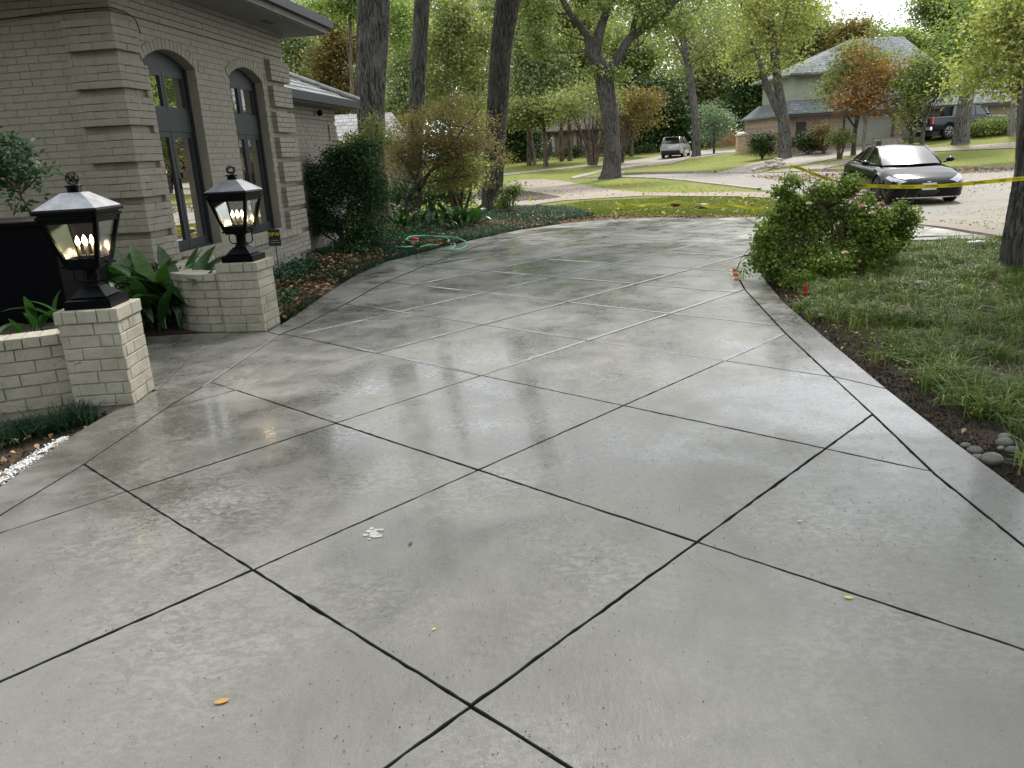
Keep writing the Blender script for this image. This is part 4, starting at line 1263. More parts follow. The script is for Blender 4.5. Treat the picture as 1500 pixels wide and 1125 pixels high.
def px_tree(name, label, y, base_uv, path, rpx, blobs, pal, n, leafpx=4.2, bark='bark_far', seed=1, group=None, cat='tree', brk=3, per=9, dep=1., sprd=2.2, **kw):
    """a tree at distance y, measured by where its trunk and crown lobes are seen"""
    b = W(base_uv[0], base_uv[1], y); b.z = gz(b.x, b.y)
    pts = [b - Vector((0, 0, .15))] + [W(u, v, y) for u, v in path]
    bl = pb(y, blobs, dep)
    if brk: bl = breakup(bl, brk, seed, .62) + [(*q[:3], q[3] * .6, q[4] * .6, q[5] * .6) for q in bl]
    L = pxr(leafpx, y)
    return tree(name, label, cat, b, pts, [pxr(r, y) for r in rpx], bl, pal, n, L, L * .62, L * sprd, per, bark, seed=seed, group=group, **kw)

# --- trees of the gardens across the street
px_tree('shade_tree', 'tall straight tree on the sunny lawn right of the silver car', 66, (1020, 229), [(1020, 205), (1018, 171), (1013, 128), (1007, 94), (1003, 68), (993, 45)], [6.2, 5.2, 5, 4.6, 4.3, 4, 3.4],
        [(1000, 20, 40, 30), (1040, 40, 40, 30), (960, 20, 30, 25), (1060, 85, 32, 24), (985, 95, 22, 16), (1030, 100, 26, 18), (970, -20, 50, 30), (1040, -20, 50, 30), (1025, 70, 34, 18)], 'olive', 6500, 4., 'bark', 21)
t6 = px_tree('shade_tree', 'twin-stemmed grey tree in front of the hedge beside the garage drive', 51, (1150, 221), [(1149, 190), (1146, 165), (1141, 130), (1137, 100), (1133, 70), (1128, 30)], [8.5, 7.5, 7, 6, 5.5, 5, 4],
        [(1130, 60, 34, 28), (1165, 40, 34, 30), (1100, 30, 38, 30), (1080, 75, 28, 22), (1120, -10, 60, 35), (1175, -5, 40, 30), (1095, 105, 22, 16), (1150, 95, 22, 12), (1180, 15, 20, 22), (1130, 100, 18, 10)], 'yellow', 8500, 4.4, 'bark', 22)
trunk('second_stem', [W(1147, 178, 51), W(1134, 150, 51), W(1121, 120, 51), W(1113, 90, 51), W(1100, 60, 51)], [pxr(a, 51) for a in (5.5, 5, 4.2, 3.5, 2)], M['bark'], None, n=14, per=4, seed=2)
bpy.data.objects['second_stem'].parent = t6
bpy.data.objects['second_stem'].matrix_parent_inverse = Matrix.Translation(t6.location).inverted()
px_tree('shade_tree', 'stout grey trunk standing in front of the blue pickup', 49, (1407, 204), [(1409, 185), (1412, 160), (1416, 140), (1421, 110), (1424, 80), (1428, 40)], [11, 9.5, 9, 8.5, 7.5, 6.5, 5],
        [(1420, 60, 34, 24), (1450, 30, 40, 30), (1395, 70, 26, 18), (1430, 0, 60, 34), (1385, 40, 22, 20), (1460, 80, 28, 22)], 'light', 4200, 4.4, 'bark', 23)
px_tree('shade_tree', 'pale trunk at the right end of the clipped hedge', 50, (1484, 197), [(1485, 180), (1487, 160), (1489, 130), (1490, 90), (1488, 40)], [7.5, 6.5, 6, 5.5, 5, 3.5],
        [(1490, 50, 34, 30), (1530, 20, 50, 40), (1480, 10, 40, 30)], 'olive', 2200, 4.4, 'bark_pale', 24)
px_tree('young_tree', 'young tree with bright yellow-green drooping leaves at the far right', 39.5, (1492, 229), [(1492, 200), (1493, 170), (1494, 140), (1496, 100), (1500, 50)], [3.4, 3, 2.8, 2.6, 2.4, 1.8],
        [(1470, 125, 38, 16), (1440, 105, 32, 15), (1485, 90, 36, 22), (1450, 70, 34, 18), (1480, 45, 40, 22), (1430, 120, 26, 9), (1460, 20, 36, 20), (1510, 110, 40, 30), (1520, 40, 50, 40), (1418, 90, 18, 9), (1490, 5, 45, 26), (1440, 45, 20, 14)], 'yellow', 6400, 7., 'bark', 25, droop=1.2, per=5, brk=4, shell=.25)
px_tree('small_tree', 'small tree with salmon-orange leaves in front of the grey garage door', 47, (1266, 220), [(1266, 205), (1267, 190), (1268, 172), (1266, 155)], [2.6, 2.4, 2.2, 2.2, 1.8],
        [(1255, 150, 34, 12), (1290, 145, 32, 12), (1235, 150, 22, 9), (1275, 125, 34, 14), (1262, 95, 18, 14), (1310, 120, 24, 10), (1330, 100, 16, 9), (1262, 70, 11, 10), (1292, 105, 20, 12), (1248, 125, 20, 12)], 'orange', 3600, 4.6, 'bark_pale', 26, cat='tree', per=7)
px_tree('small_tree', 'small green tree with a dark stem directly left of the orange one', 49, (1250, 222), [(1251, 205), (1253, 188), (1256, 172), (1258, 150)], [3.4, 3, 2.8, 2.6, 2],
        [(1235, 110, 34, 18), (1262, 95, 34, 20), (1215, 130, 22, 12), (1210, 150, 18, 6), (1290, 85, 22, 16), (1250, 75, 24, 12), (1285, 45, 6, 16)], 'green', 4200, 4.2, 'bark_dark', 27)
px_tree('small_tree', 'airy green tree leaning over the tailgate of the pickup', 46, (1350, 209), [(1352, 195), (1355, 180), (1360, 165), (1362, 150)], [2.8, 2.4, 2.2, 2, 1.6],
        [(1345, 130, 34, 16), (1375, 120, 28, 14), (1320, 120, 26, 16), (1360, 100, 30, 14), (1330, 150, 24, 10), (1390, 105, 18, 10), (1350, 85, 20, 9), (1385, 135, 18, 9)], 'green', 4600, 4.4, 'bark', 28)
px_tree('small_tree', 'thin dark-stemmed shrubby tree by the stone planter', 46.5, (1335, 211), [(1335, 200), (1334, 190), (1334, 178)], [3, 2.6, 2.4, 2],
        [(1331, 172, 13, 14), (1340, 160, 14, 12), (1322, 165, 9, 8)], 'olive', 900, 3.6, 'bark_dark', 29)
px_tree('silver_tree', 'little silvery-leaved tree on the sunny lawn near the wooden fence', 70, (1046, 223), [(1046, 212), (1046, 200), (1046, 180)], [1.5, 1.3, 1.2, 1],
        [(1046, 180, 26, 20), (1040, 165, 20, 12), (1056, 195, 20, 12), (1035, 195, 18, 10), (1062, 178, 16, 12)], 'silver', 2600, 3.2, 'bark_dark', 30)
# crape myrtles: a fan of bare stems under an olive crown
def fan_tree(label, y, base, blobs, pal, n, seed, nst=11, spread=34, h=70, leafpx=4.):
    b = W(base[0], base[1], y); b.z = gz(b.x, b.y)
    t = empty('crape_myrtle', b, 0, label, 'tree', 'fan-shaped crape myrtles across the street')
    k = MB(); rnd = random.Random(seed)
    for i in range(nst):
        a = (i / (nst - 1) - .5) * 2
        u1 = base[0] + a * spread + rnd.uniform(-3, 3); hh = h * rnd.uniform(.8, 1.1)
        dy = rnd.uniform(-1.2, 1.2)
        p = [W(base[0] + a * 5, base[1] + 1, y), W(base[0] + a * spread * .28, base[1] - hh * .33, y + dy * .3), W(base[0] + a * spread * .68, base[1] - hh * .68, y + dy * .7), W(u1, base[1] - hh, y + dy)]
        k.tube(p, [pxr(2.2, y), pxr(1.6, y), pxr(1.1, y), pxr(.7, y)], 6, False)
        for j in (1, 2, 3): limb(k, p[j], (a * .8 + rnd.uniform(-.5, .5), rnd.uniform(-.5, .5), 1), pxr(16, y), pxr(.7, y), 1, rnd)
    wpar(k.build('trunk', M['bark_far'], None, True), t)
    bl = breakup(pb(y, blobs), 3, seed, .62); L = pxr(leafpx, y)
    wpar(foliage('crown', bl, n // 9, 9, L * 2.4, L, L * .6, M['leaf_' + pal], None, seed=seed, shell=.35), t)
    return t
fan_tree('fan-shaped crape myrtle with many bare stems left of the forked tree', 63, (868, 241), [(830, 165, 30, 16), (860, 160, 34, 20), (895, 160, 26, 16), (840, 140, 34, 18), (880, 135, 34, 20), (815, 178, 14, 8)], 'olive', 3400, 31)
fan_tree('second crape myrtle whose stems fan out just right of the forked trunk', 66, (907, 237), [(920, 170, 26, 18), (940, 150, 28, 18), (900, 150, 24, 16), (955, 175, 18, 10)], 'rust', 2400, 32, spread=28, h=64)

# --- the wooded backdrop: every tree its own crown
BGT = [
 ('tree with hazy grey-green foliage directly above the back wing roof', 'background_tree', 72, 440, [(435, 60, 42, 42), (460, 105, 34, 36), (412, 115, 26, 32), (445, 150, 42, 24), (425, 20, 26, 18)], 'blue', 5200, 41, 'bark_far'),
 ('tree flushed with orange leaves between the house roof and the thick trunk', 'background_tree', 58, 498, [(500, 75, 30, 26), (480, 110, 26, 24), (512, 120, 18, 26), (490, 40, 28, 18), (505, 155, 22, 20)], 'rust', 3000, 42, 'bark_far'),
 ('bright light green tree top showing either side of the thick trunk', 'background_tree', 48, 520, [(500, 10, 34, 20), (580, 20, 34, 26), (520, -20, 40, 20), (590, 55, 22, 20), (470, 8, 22, 16)], 'light', 3000, 43, 'bark_far'),
 ('dull green tree filling the gap behind the slender trunk', 'background_tree', 76, 590, [(585, 90, 34, 40), (600, 140, 36, 34), (570, 165, 30, 26), (630, 60, 30, 34)], 'blue', 4200, 44, 'bark_far'),
 ('twiggy half-bare olive tree left of the leaning trunk', 'bare_branched_tree', 52, 660, [(650, 60, 40, 40), (685, 95, 34, 40), (640, 130, 34, 32), (680, 30, 36, 30), (660, 5, 40, 22), (700, 150, 24, 26)], 'olive', 3600, 45, 'bark_pale'),
 ('second thin-stemmed olive tree hugging the leaning dark trunk', 'bare_branched_tree', 55, 697, [(705, 60, 30, 36), (700, 120, 28, 32), (715, 10, 28, 26), (690, 165, 24, 18)], 'olive', 2400, 46, 'bark_pale'),
 ('grey-green tree right of the leaning trunk reaching to the top of the view', 'background_tree', 70, 775, [(775, 50, 34, 40), (765, 110, 34, 36), (800, 90, 34, 36), (780, 160, 36, 26), (785, 5, 40, 26)], 'blue', 5600, 47, 'bark_far'),
 ('deep green tree behind the left limb of the forked tree', 'background_tree', 74, 835, [(830, 95, 36, 36), (860, 120, 34, 30), (815, 135, 34, 28), (850, 60, 36, 30), (835, 30, 34, 22)], 'green', 5600, 48, 'bark_far'),
 ('dark evergreen mass behind the tailgate of the silver car', 'evergreen_tree', 84, 950, [(945, 185, 26, 28), (975, 170, 28, 34), (935, 215, 22, 16), (985, 205, 20, 18), (960, 140, 30, 28), (1000, 185, 16, 30)], 'dark', 7200, 49, 'bark_dark'),
 ('mid green tree seen between the forks of the large tree', 'background_tree', 88, 920, [(920, 110, 34, 32), (940, 80, 30, 28), (900, 145, 26, 26), (905, 70, 26, 22)], 'green', 4400, 50, 'bark_far'),
 ('olive tree standing behind the tall straight lawn tree', 'background_tree', 96, 1040, [(1040, 120, 36, 32), (1075, 130, 34, 30), (1005, 140, 26, 26), (1060, 85, 36, 26), (1020, 160, 24, 18)], 'olive', 5200, 51, 'bark_far'),
 ('dark green tree between the wooden fence and the clipped shrubs', 'background_tree', 82, 1110, [(1105, 150, 30, 28), (1125, 120, 28, 28), (1085, 165, 26, 20), (1140, 160, 20, 22), (1095, 120, 26, 22)], 'dark', 5200, 52, 'bark_dark'),
 ('pale yellow-green tree crown rising left of the two-storey roof', 'background_tree', 90, 1180, [(1175, 70, 34, 34), (1205, 55, 26, 26), (1160, 110, 26, 26), (1190, 95, 26, 22), (1215, 75, 20, 18), (1178, 25, 22, 22)], 'olive', 5600, 53, 'bark_far'),
 ('rusty brown treetop peeking over the left hip of the two-storey roof', 'background_tree', 86, 1245, [(1248, 48, 16, 11), (1232, 58, 14, 10), (1258, 58, 10, 8)], 'rust', 1200, 54, 'bark_far'),
 ('light green treetop behind the right end of the two-storey roof', 'background_tree', 84, 1330, [(1330, 62, 26, 16), (1355, 72, 24, 16), (1310, 58, 18, 10), (1375, 88, 20, 16)], 'light', 2600, 55, 'bark_far'),
 ('tall dark green tree against the sky above the pickup', 'background_tree', 78, 1385, [(1375, 25, 32, 26), (1400, 50, 30, 26), (1352, 15, 18, 18), (1385, 80, 30, 20), (1410, 15, 34, 24), (1400, -20, 40, 26)], 'green', 5600, 56, 'bark_far'),
 ('dense green tree filling the corner at the far right behind the hedge', 'background_tree', 74, 1460, [(1440, 60, 34, 34), (1475, 90, 34, 34), (1500, 50, 40, 40), (1450, 120, 30, 22), (1460, 10, 44, 30), (1520, 110, 40, 34)], 'green', 5200, 57, 'bark_far'),
 ('golden green low tree in front of the long brown house', 'background_tree', 66, 800, [(790, 158, 26, 16), (815, 152, 24, 16), (770, 172, 20, 12), (750, 165, 20, 20)], 'olive', 2200, 58, 'bark_far'),
 ('dark leafy tree shading the left end of the long brown house', 'background_tree', 78, 755, [(752, 200, 22, 26), (765, 225, 20, 18), (745, 160, 22, 26), (778, 205, 16, 18)], 'dark', 3400, 59, 'bark_far'),
 ('autumn tinted low crown left of the dark evergreen mass', 'background_tree', 76, 925, [(925, 165, 18, 20), (938, 150, 16, 14), (915, 190, 12, 14)], 'rust', 1500, 60, 'bark_far'),
]
for lab, nm, y, ub, bl, pal, n, sd, bk in BGT:
    u0 = ub; vb = 225 if y > 60 else 240
    b = W(u0, 200, y); zb = gz(b.x, b.y); 
    # the base is on the ground under that bearing
    lo, hi = 100, 500
    for _ in range(30):
        mdl = (lo + hi) / 2
        if W(u0, mdl, y).z > zb: lo = mdl
        else: hi = mdl
    vb = lo
    vt = sum(q[1] for q in bl) / len(bl)
    path = [(u0 + (bl[0][0] - u0) * t * .4, vb + (vt - vb) * t) for t in (.3, .6, .85, 1.05)]
    kw = {}
    if nm == 'bare_branched_tree': kw = dict(bdepth=2, shell=.3)
    px_tree(nm, lab, y, (u0, vb), path, [3.2, 2.9, 2.5, 2.2, 1.8] if nm != 'bare_branched_tree' else [3, 2.6, 2.2, 1.8, 1.4], bl, pal, int(n * 2.6), 4.6 if y > 60 else 4.8, bk, sd, branches=7 if nm != 'bare_branched_tree' else 14, **kw)
# pale thin trunks in front of the long house
px_tree('slim_tree', 'slim pale twin trunk at the left end of the far sunny lawn', 70, (783, 244), [(782, 225), (779, 205), (777, 180), (775, 150)], [2.4, 2, 1.8, 1.6, 1.4], [(775, 140, 18, 14)], 'green', 500, 3.6, 'bark_pale', 61)
px_tree('slim_tree', 'brownish trunk in front of the shuttered windows of the long house', 74, (823, 238), [(822, 220), (822, 200), (823, 170)], [2.8, 2.5, 2.2, 2], [(825, 160, 20, 12)], 'rust', 500, 3.6, 'bark_far', 62)

# far-off woods that close the view behind everything
def woods(name, cells, n, L, pal, seed, label, per=9, sp=1.):
    foliage(name, cells, n, per, sp, L, L * .66, M['leaf_' + pal], None, seed=seed, kind='stuff', label=label, cat='woods', shell=.5)
r_ = np.random.default_rng(5)
def top_at(u):
    """how high the woods rise, as seen: the sky opens between the two houses' trees at the right"""
    return np.interp(u, [380, 470, 600, 900, 1130, 1180, 1205, 1235, 1340, 1355, 1400, 1700], [-10, -40, -60, -70, -60, 0, 50, 95, 95, 60, -40, -60])
def row(y, du, lo, n_rows, pal, name, label, n, L, seed, u0=330, u1=1640, cap=None):
    r = np.random.default_rng(seed); cells = []
    for u in np.arange(u0, u1, du):
        vt = float(top_at(u)) + r.uniform(0, 50) + (cap or 0); zt = max(4, W(u, vt, y).z); zb = 1.
        for j in range(n_rows):
            z = zb + (zt - zb) * (j + r.uniform(.2, .8)) / n_rows; yy = y + r.uniform(-6, 6)
            c = W(u + r.uniform(-du, du) * .5, 200, yy); rr = pxr(du, y) * r.uniform(.7, 1.25)
            if z + rr * .7 > zt: z = zt - rr * .7
            cells.append((c.x, yy, z, rr, rr, rr * .85))
    woods(name, cells, n, L, pal, seed, label, 9, L * 1.9)
row(132, 34, 0, 6, 'dark', 'distant_woods', 'dark wooded backdrop closing the view beyond the houses', 9500, .62, 8)
row(112, 42, 0, 5, 'green', 'distant_woods', 'mid green belt of woods behind the far houses and trees', 7000, .52, 18, cap=26)
row(99, 70, 0, 4, 'olive', 'distant_woods', 'olive-tinted foliage of the wood edge high behind the far trees', 4200, .44, 28, u0=400, u1=1180, cap=-10)
wb = []
for i in range(90):
    y_ = r_.uniform(17, 100)
    wb.append((-9.5 - (y_ - 17) * .30 + r_.uniform(-4, 1.5), y_, r_.uniform(1.5, 5 + y_ * .09), 2.2 + y_ * .02, 2.4, 2.4))
woods('left_woods', wb, 4200, .36, 'green', 9, 'shadowy woods beyond the back wing of the house', sp=.7)
# unseen leaf masses added overhead and around to cut sky light; panes mirror them
wb = []
for i in range(420):
    a = r_.uniform(rad(62), rad(300)); q = r_.uniform(15, 26)
    x, y = math.sin(a) * q, math.cos(a) * q
    if -9 < x < -2 and 3 < y < 14: continue
    wb.append((x, y, r_.uniform(1.5, 12.5), r_.uniform(1.8, 3.2), r_.uniform(1.8, 3.2), r_.uniform(1.4, 2.4)))
for i in range(95):
    x, y = r_.uniform(-10, 12), r_.uniform(-9, 22)
    wb.append((x, y, r_.uniform(9.5, 13.5) + max(0, 4 - abs(y)) * .2, r_.uniform(1.5, 2.6), r_.uniform(1.5, 2.6), r_.uniform(.8, 1.4)))
woods('unseen_shade_canopy', wb, 15500, .34, 'green', 10, 'unseen leaf canopy added above, behind and beside the viewpoint to cut sky light', sp=.6)

# --- shrubs round the far side of the street
def shrub(name, label, y, blobs, pal, n, leafpx, seed, cat='shrub', stems=6, base=None, group=None, brk=3, shell=.55, sprd=1.6, L=None):
    bl = pb(y, blobs); cx = sum(q[0] for q in bl) / len(bl); cy = sum(q[1] for q in bl) / len(bl)
    zb = gz(cx, cy); t = empty(name, (cx, cy, zb), 0, label, cat, group)
    if brk: bl = breakup(bl, brk, seed, .6) + [(*q[:3], q[3] * .7, q[4] * .7, q[5] * .7) for q in bl]
    L = L or pxr(leafpx, y)
    wpar(foliage('foliage', bl, n // 7, 7, L * sprd, L, L * .6, M['leaf_' + pal], None, seed=seed, shell=shell, up=.6), t)
    k = MB(); rnd = random.Random(seed)
    for i in range(stems):
        b = rnd.choice(bl); p0 = Vector((cx + rnd.uniform(-.25, .25) * b[3], cy + rnd.uniform(-.2, .2), zb - .03)); c = Vector(b[:3])
        k.tube([p0, p0.lerp(c, .5) + Vector((rnd.uniform(-.1, .1), 0, .05)), c], [L * .35, L * .28, L * .15], 5, False)
    wpar(k.build('stems', M['stem'], None, True), t)
    return t
shrub('hedge', 'clipped dark green hedge below the stout right-hand trunks', 51, [(1437, 184, 16, 13), (1455, 183, 18, 13), (1474, 183, 14, 13), (1428, 188, 8, 9), (1440, 194, 16, 9), (1460, 193, 18, 9), (1476, 192, 12, 9)], 'green', 5200, 2.8, 71, 'hedge', 4)
shrub('hedge', 'dark rounded yew hedge left of the twin-stemmed tree', 52, [(1116, 207, 14, 12), (1130, 205, 14, 13), (1106, 210, 8, 10), (1112, 219, 12, 8), (1128, 218, 14, 8)], 'dark', 3200, 2.8, 72, 'hedge', 4)
shrub('boxwood', 'rounded green boxwood mound against the brick beside the garage', 52.5, [(1172, 205, 15, 14), (1188, 203, 15, 15), (1200, 207, 12, 12), (1176, 215, 14, 8), (1194, 214, 14, 8)], 'dark', 3400, 2.8, 73, 'shrub', 4)
shrub('barberry', 'wispy reddish shrub between the boxwood mound and the small garage-side bush', 51.5, [(1207, 193, 15, 10), (1215, 205, 12, 10), (1203, 208, 8, 9)], 'rust', 1500, 3., 74, 'shrub', 8)
shrub('vase_shrub', 'small vase-shaped bush on the strip between the two drives', 47, [(1228, 205, 14, 8), (1240, 203, 10, 8), (1224, 198, 9, 6), (1238, 194, 6, 6)], 'green', 1500, 3.2, 75, 'shrub', 9)
shrub('foundation_shrub', 'low dark shrubs under the windows of the long brown house', 80, [(800, 228, 18, 6), (830, 226, 16, 6), (845, 222, 10, 6), (925, 221, 14, 4), (950, 218, 10, 5)], 'dark', 2600, 2.8, 76, 'shrub', 4)
shrub('bedside_shrub', 'small bright green bush at the foot of the leaning trunk', 21.3, [(748, 283, 11, 10), (740, 296, 10, 8), (758, 275, 5, 5)], 'green', 1500, 3.6, 77, 'shrub', 6)

# --- shrubs in the bed beside the house
shrub('nandina', 'dense dark green shrub against the back wing wall beside the thick trunk', 14.2, [(462, 262, 26, 24), (490, 255, 42, 32), (530, 250, 40, 34), (470, 285, 30, 34), (515, 290, 44, 32), (550, 285, 24, 34), (500, 225, 34, 14), (535, 215, 26, 10), (465, 310, 20, 20), (480, 332, 34, 16), (530, 336, 38, 16), (452, 312, 14, 26)], 'shrub', 24000, 4.2, 78, 'shrub', 14)
shrub('feathery_shrub', 'feathery olive shrub tops growing over the dark shrub by the thick trunk', 16.6, [(520, 205, 30, 8), (550, 190, 18, 8), (545, 175, 12, 8), (490, 213, 16, 7), (565, 205, 16, 9)], 'olive', 1500, 4.2, 79, 'shrub', 8)
def jmaple():
    y = 18.2; b = W(604, 326, y); b.z = 0
    t = empty('japanese_maple', b, 0, 'feathery copper and green maple between the tall trunks', 'tree')
    k = MB(); rnd = random.Random(12)
    for p, r in (([(602, 328), (594, 308), (596, 290), (612, 270), (632, 250), (655, 235)], 3.4), ([(604, 328), (612, 312), (616, 292), (610, 268), (598, 245), (580, 225)], 3.), ([(596, 290), (620, 268), (660, 262), (695, 255)], 2.), ([(614, 280), (640, 235), (668, 205), (680, 185)], 2.2), ([(610, 262), (618, 230), (608, 200), (600, 180)], 1.8)):
        P = [W(u, v, y + rnd.uniform(-.15, .15)) for u, v in p]; k.tube(P, [pxr(r * (1 - .7 * i / len(P)), y) for i in range(len(P))], 7, False)
        for q in P[2:]:
            for _ in range(3): limb(k, q, (rnd.uniform(-1, 1), rnd.uniform(-1, 1), rnd.uniform(0, .6)), .6, .012, 1, rnd)
    wpar(k.build('trunk', M['bark'], None, True), t)
    bl = pb(y, [(600, 175, 34, 9), (640, 165, 44, 12), (680, 180, 40, 12), (610, 205, 40, 11), (660, 212, 46, 12), (700, 215, 26, 12), (580, 228, 26, 9), (635, 240, 44, 10), (690, 250, 34, 10), (650, 268, 44, 8), (710, 268, 18, 7), (712, 195, 16, 10), (570, 195, 16, 6), (735, 235, 14, 10), (655, 150, 30, 12), (575, 250, 18, 12), (640, 195, 60, 30), (665, 235, 60, 34), (605, 240, 34, 26)])
    bl = breakup(bl, 5, 13, .7)
    wpar(foliage('crown', bl, 3300, 7, .15, .066, .024, M['leaf_maple'], None, seed=13, shell=.0, droop=.6, flat=.6, up=.8), t)
jmaple()
shrub('hydrangea', 'light green broad-leaved shrub glowing under the maple', 19.6, [(668, 240, 22, 14), (680, 262, 22, 12), (650, 262, 18, 10), (690, 240, 14, 12)], 'light', 1500, 7., 80, 'shrub', 6)
shrub('understory_shrub', 'dark low shrub in the shade right behind the maple stems', 20.6, [(620, 285, 34, 18), (585, 280, 20, 20), (660, 285, 30, 14), (575, 300, 16, 16), (540, 318, 34, 18), (490, 322, 34, 18)], 'shrub', 5600, 5, 81, 'shrub', 6)

# --- strap-leaved plants, leaf by leaf
M['strap'] = None
def m_strap():
    t = NT('strap_leaf')
    w = t.noise(3, 3, .5, t.map(t.tc(), (30, 1, 1)))
    c = t.ramp(w, [(.3, (.012, .045, .012)), (.7, (.035, .095, .022))])
    c = t.mix(.8, c, t.ramp(t.rnd(), [(0, (.6, .7, .8)), (.7, (1.1, 1.1, 1.)), (1, (2.2, 2., 1.2))]), 'MULTIPLY')
    t.col(c); t.set('Roughness', .32); t.set('Specular IOR Level', .55)
    tr = t.n.new('ShaderNodeBsdfTranslucent'); t.l.new(t.mix(1., c, (1.6, 1.8, .8), 'MULTIPLY'), tr.inputs['Color'])
    mx = t.n.new('ShaderNodeMixShader'); mx.inputs['Fac'].default_value = .22
    t.l.new(t.b.outputs[0], mx.inputs[1]); t.l.new(tr.outputs[0], mx.inputs[2]); t.l.new(mx.outputs[0], t.out.inputs['Surface'])
    return t.m
M['strap'] = m_strap()
def strap_mesh(bend, width, n=9, stalk=.22):
    V = []; F = []
    for i in range(n + 1):
        s = i / n; a = bend * s ** 1.4
        x = (math.sin(a) * s) * .92; z = math.cos(a * .8) * s
        w = width * (.10 if s < stalk else math.sin(math.pi * min(1, ((s - stalk) / (1 - stalk)) ** .8 * .97 + .03)) ** .8 + .02) / 2
        V += [(x, -w, z + w * .35), (x + .0, 0, z), (x, w, z + w * .35)]
    for i in range(n):
        F += [(3*i, 3*i + 1, 3*i + 4, 3*i + 3), (3*i + 1, 3*i + 2, 3*i + 5, 3*i + 4)]
    me = bpy.data.meshes.new('leaf'); me.from_pydata(V, [], F); me.materials.append(M['strap']); me.polygons.foreach_set('use_smooth', [True] * len(F)); return me
SM = [strap_mesh(b, w) for b, w in ((.5, .20), (.9, .19), (1.25, .17), (.3, .22), (1.5, .18))]
def strap_plant(label, poly, n, L0, L1, z, seed, group=None, cat='plant', lean=.45, name='aspidistra'):
    r = random.Random(seed); xs = [p[0] for p in poly]; ys = [p[1] for p in poly]
    c = (sum(xs) / len(xs), sum(ys) / len(ys), z); t = empty(name, c, 0, label, cat, group); k = 0
    while k < n:
        x, y = r.uniform(min(xs), max(xs)), r.uniform(min(ys), max(ys))
        if not inpoly(np.array([x]), np.array([y]), poly)[0]: continue
        o = bpy.data.objects.new('leaf', r.choice(SM)); link(o, t); L = r.uniform(L0, L1)
        o.location = (x - c[0], y - c[1], r.uniform(-.03, .02)); o.scale = (L, L, L)
        o.rotation_euler = (r.gauss(0, .12), r.uniform(0, lean), r.uniform(0, 6.28)); k += 1
    return t
strap_plant('glossy broad strap-leaved clump growing between the two lamp pillars', [(-3.5, 7.45), (-2.98, 7.45), (-3.05, 7.6), (-3.2, 7.95), (-3.45, 8.1), (-3.9, 7.9), (-3.7, 7.45)], 150, .48, .88, .04, 3, lean=.34)
strap_plant('sparse strap-leaved plant sprouting behind the near lantern base', [(-3.1, 5.5), (-2.98, 5.55), (-3.15, 5.8), (-3.45, 5.75), (-3.4, 5.45)], 16, .28, .48, .42, 5, lean=1.0)
o = strap_plant('single upright green leaf in the flower bed at the left edge of the view', [(-3.36, 5.33), (-3.34, 5.33), (-3.34, 5.35), (-3.36, 5.35)], 1, .24, .25, .40, 6, lean=.1)
strap_plant('wide bed of dark strap leaves at the foot of the maple', [(-2.4, 16.6), (-.6, 16.9), (-.5, 18.4), (-2.2, 18.4)], 150, .38, .72, 0., 9, lean=.55)

# planter and its shrub, far left
M['planter'] = simple('navy_planter', (.0012, .0014, .003), .6, noise_scale=20, amt=.3, spec=.08)
pl = empty('planter_box', (-3.95, 6.35, .42), 0, 'large smooth black planter box against the left edge, holding a leafy shrub', 'planter')
wpar(MB().frustum((-3.93, 6.42, 0), .98, .80, 1.02, .84, .40, 1.16, rad(4)).build('box', M['planter'], None), pl)
wpar(MB().frustum((-3.93, 6.42, 0), 1.06, .88, 1.06, .88, 1.16, 1.19, rad(4)).build('rim', M['planter'], None), pl)
wpar(MB().frustum((-3.93, 6.42, 0), .92, .74, .92, .74, 1.185, 1.195, rad(4)).build('potting_soil', M['mulch'], None), pl)
cs = empty('camellia', (-3.75, 6.45, 1.19), 0, 'small grey-green leafed shrub standing in the black planter at the left', 'shrub')
cb = pb(6.45, [(25, 225, 30, 30), (5, 262, 34, 40), (45, 262, 24, 26), (30, 295, 30, 20), (20, 205, 26, 14), (62, 252, 30, 5), (-20, 230, 34, 50)])
wpar(foliage('foliage', breakup(cb, 3, 3, .6), 150, 6, .04, .062, .030, M['leaf_camellia'], None, seed=21, shell=.35), cs)
k = MB(); rnd = random.Random(3)
for q in cb:
    k.tube([(-3.62, 6.45, 1.15), W(44, 310, 6.45), W(30, 285, 6.45), Vector(q[:3])], [.014, .012, .008, .003], 6, False)
wpar(k.build('stems', M['stem'], None, True), cs)
for mv in (0,): pass

# --- the rose bush
YB = 8.75
rb = empty('rose_bush', (3.75, YB, 0), 0, 'sprawling leafy rose bush with a few pale roses at the right edge of the drive', 'bush')
rbl = pb(YB, [(1150, 350, 44, 42), (1205, 325, 52, 44, .2), (1262, 330, 48, 46, .3), (1190, 385, 62, 32, -.2), (1255, 380, 52, 36, .1), (1300, 350, 34, 34, .5), (1130, 385, 28, 26, -.3), (1230, 285, 30, 20, .2), (1160, 300, 22, 22), (1155, 268, 12, 16), (1185, 300, 20, 16), (1120, 350, 18, 24, -.2), (1310, 335, 26, 30, .4), (1215, 300, 44, 26, .2), (1270, 305, 34, 24, .3), (1180, 315, 36, 34, .1), (1290, 385, 40, 26, .2), (1325, 320, 18, 16, .3), (1140, 280, 8, 6), (1215, 410, 44, 18, -.5), (1160, 405, 34, 18, -.5), (1245, 268, 14, 10, .2)])
wpar(foliage('foliage', breakup(rbl, 4, 31, .6), 4600, 7, .042, .046, .032, M['leaf_rose'], None, seed=31, shell=.3, droop=.2), rb)
k = MB(); rnd = random.Random(31)
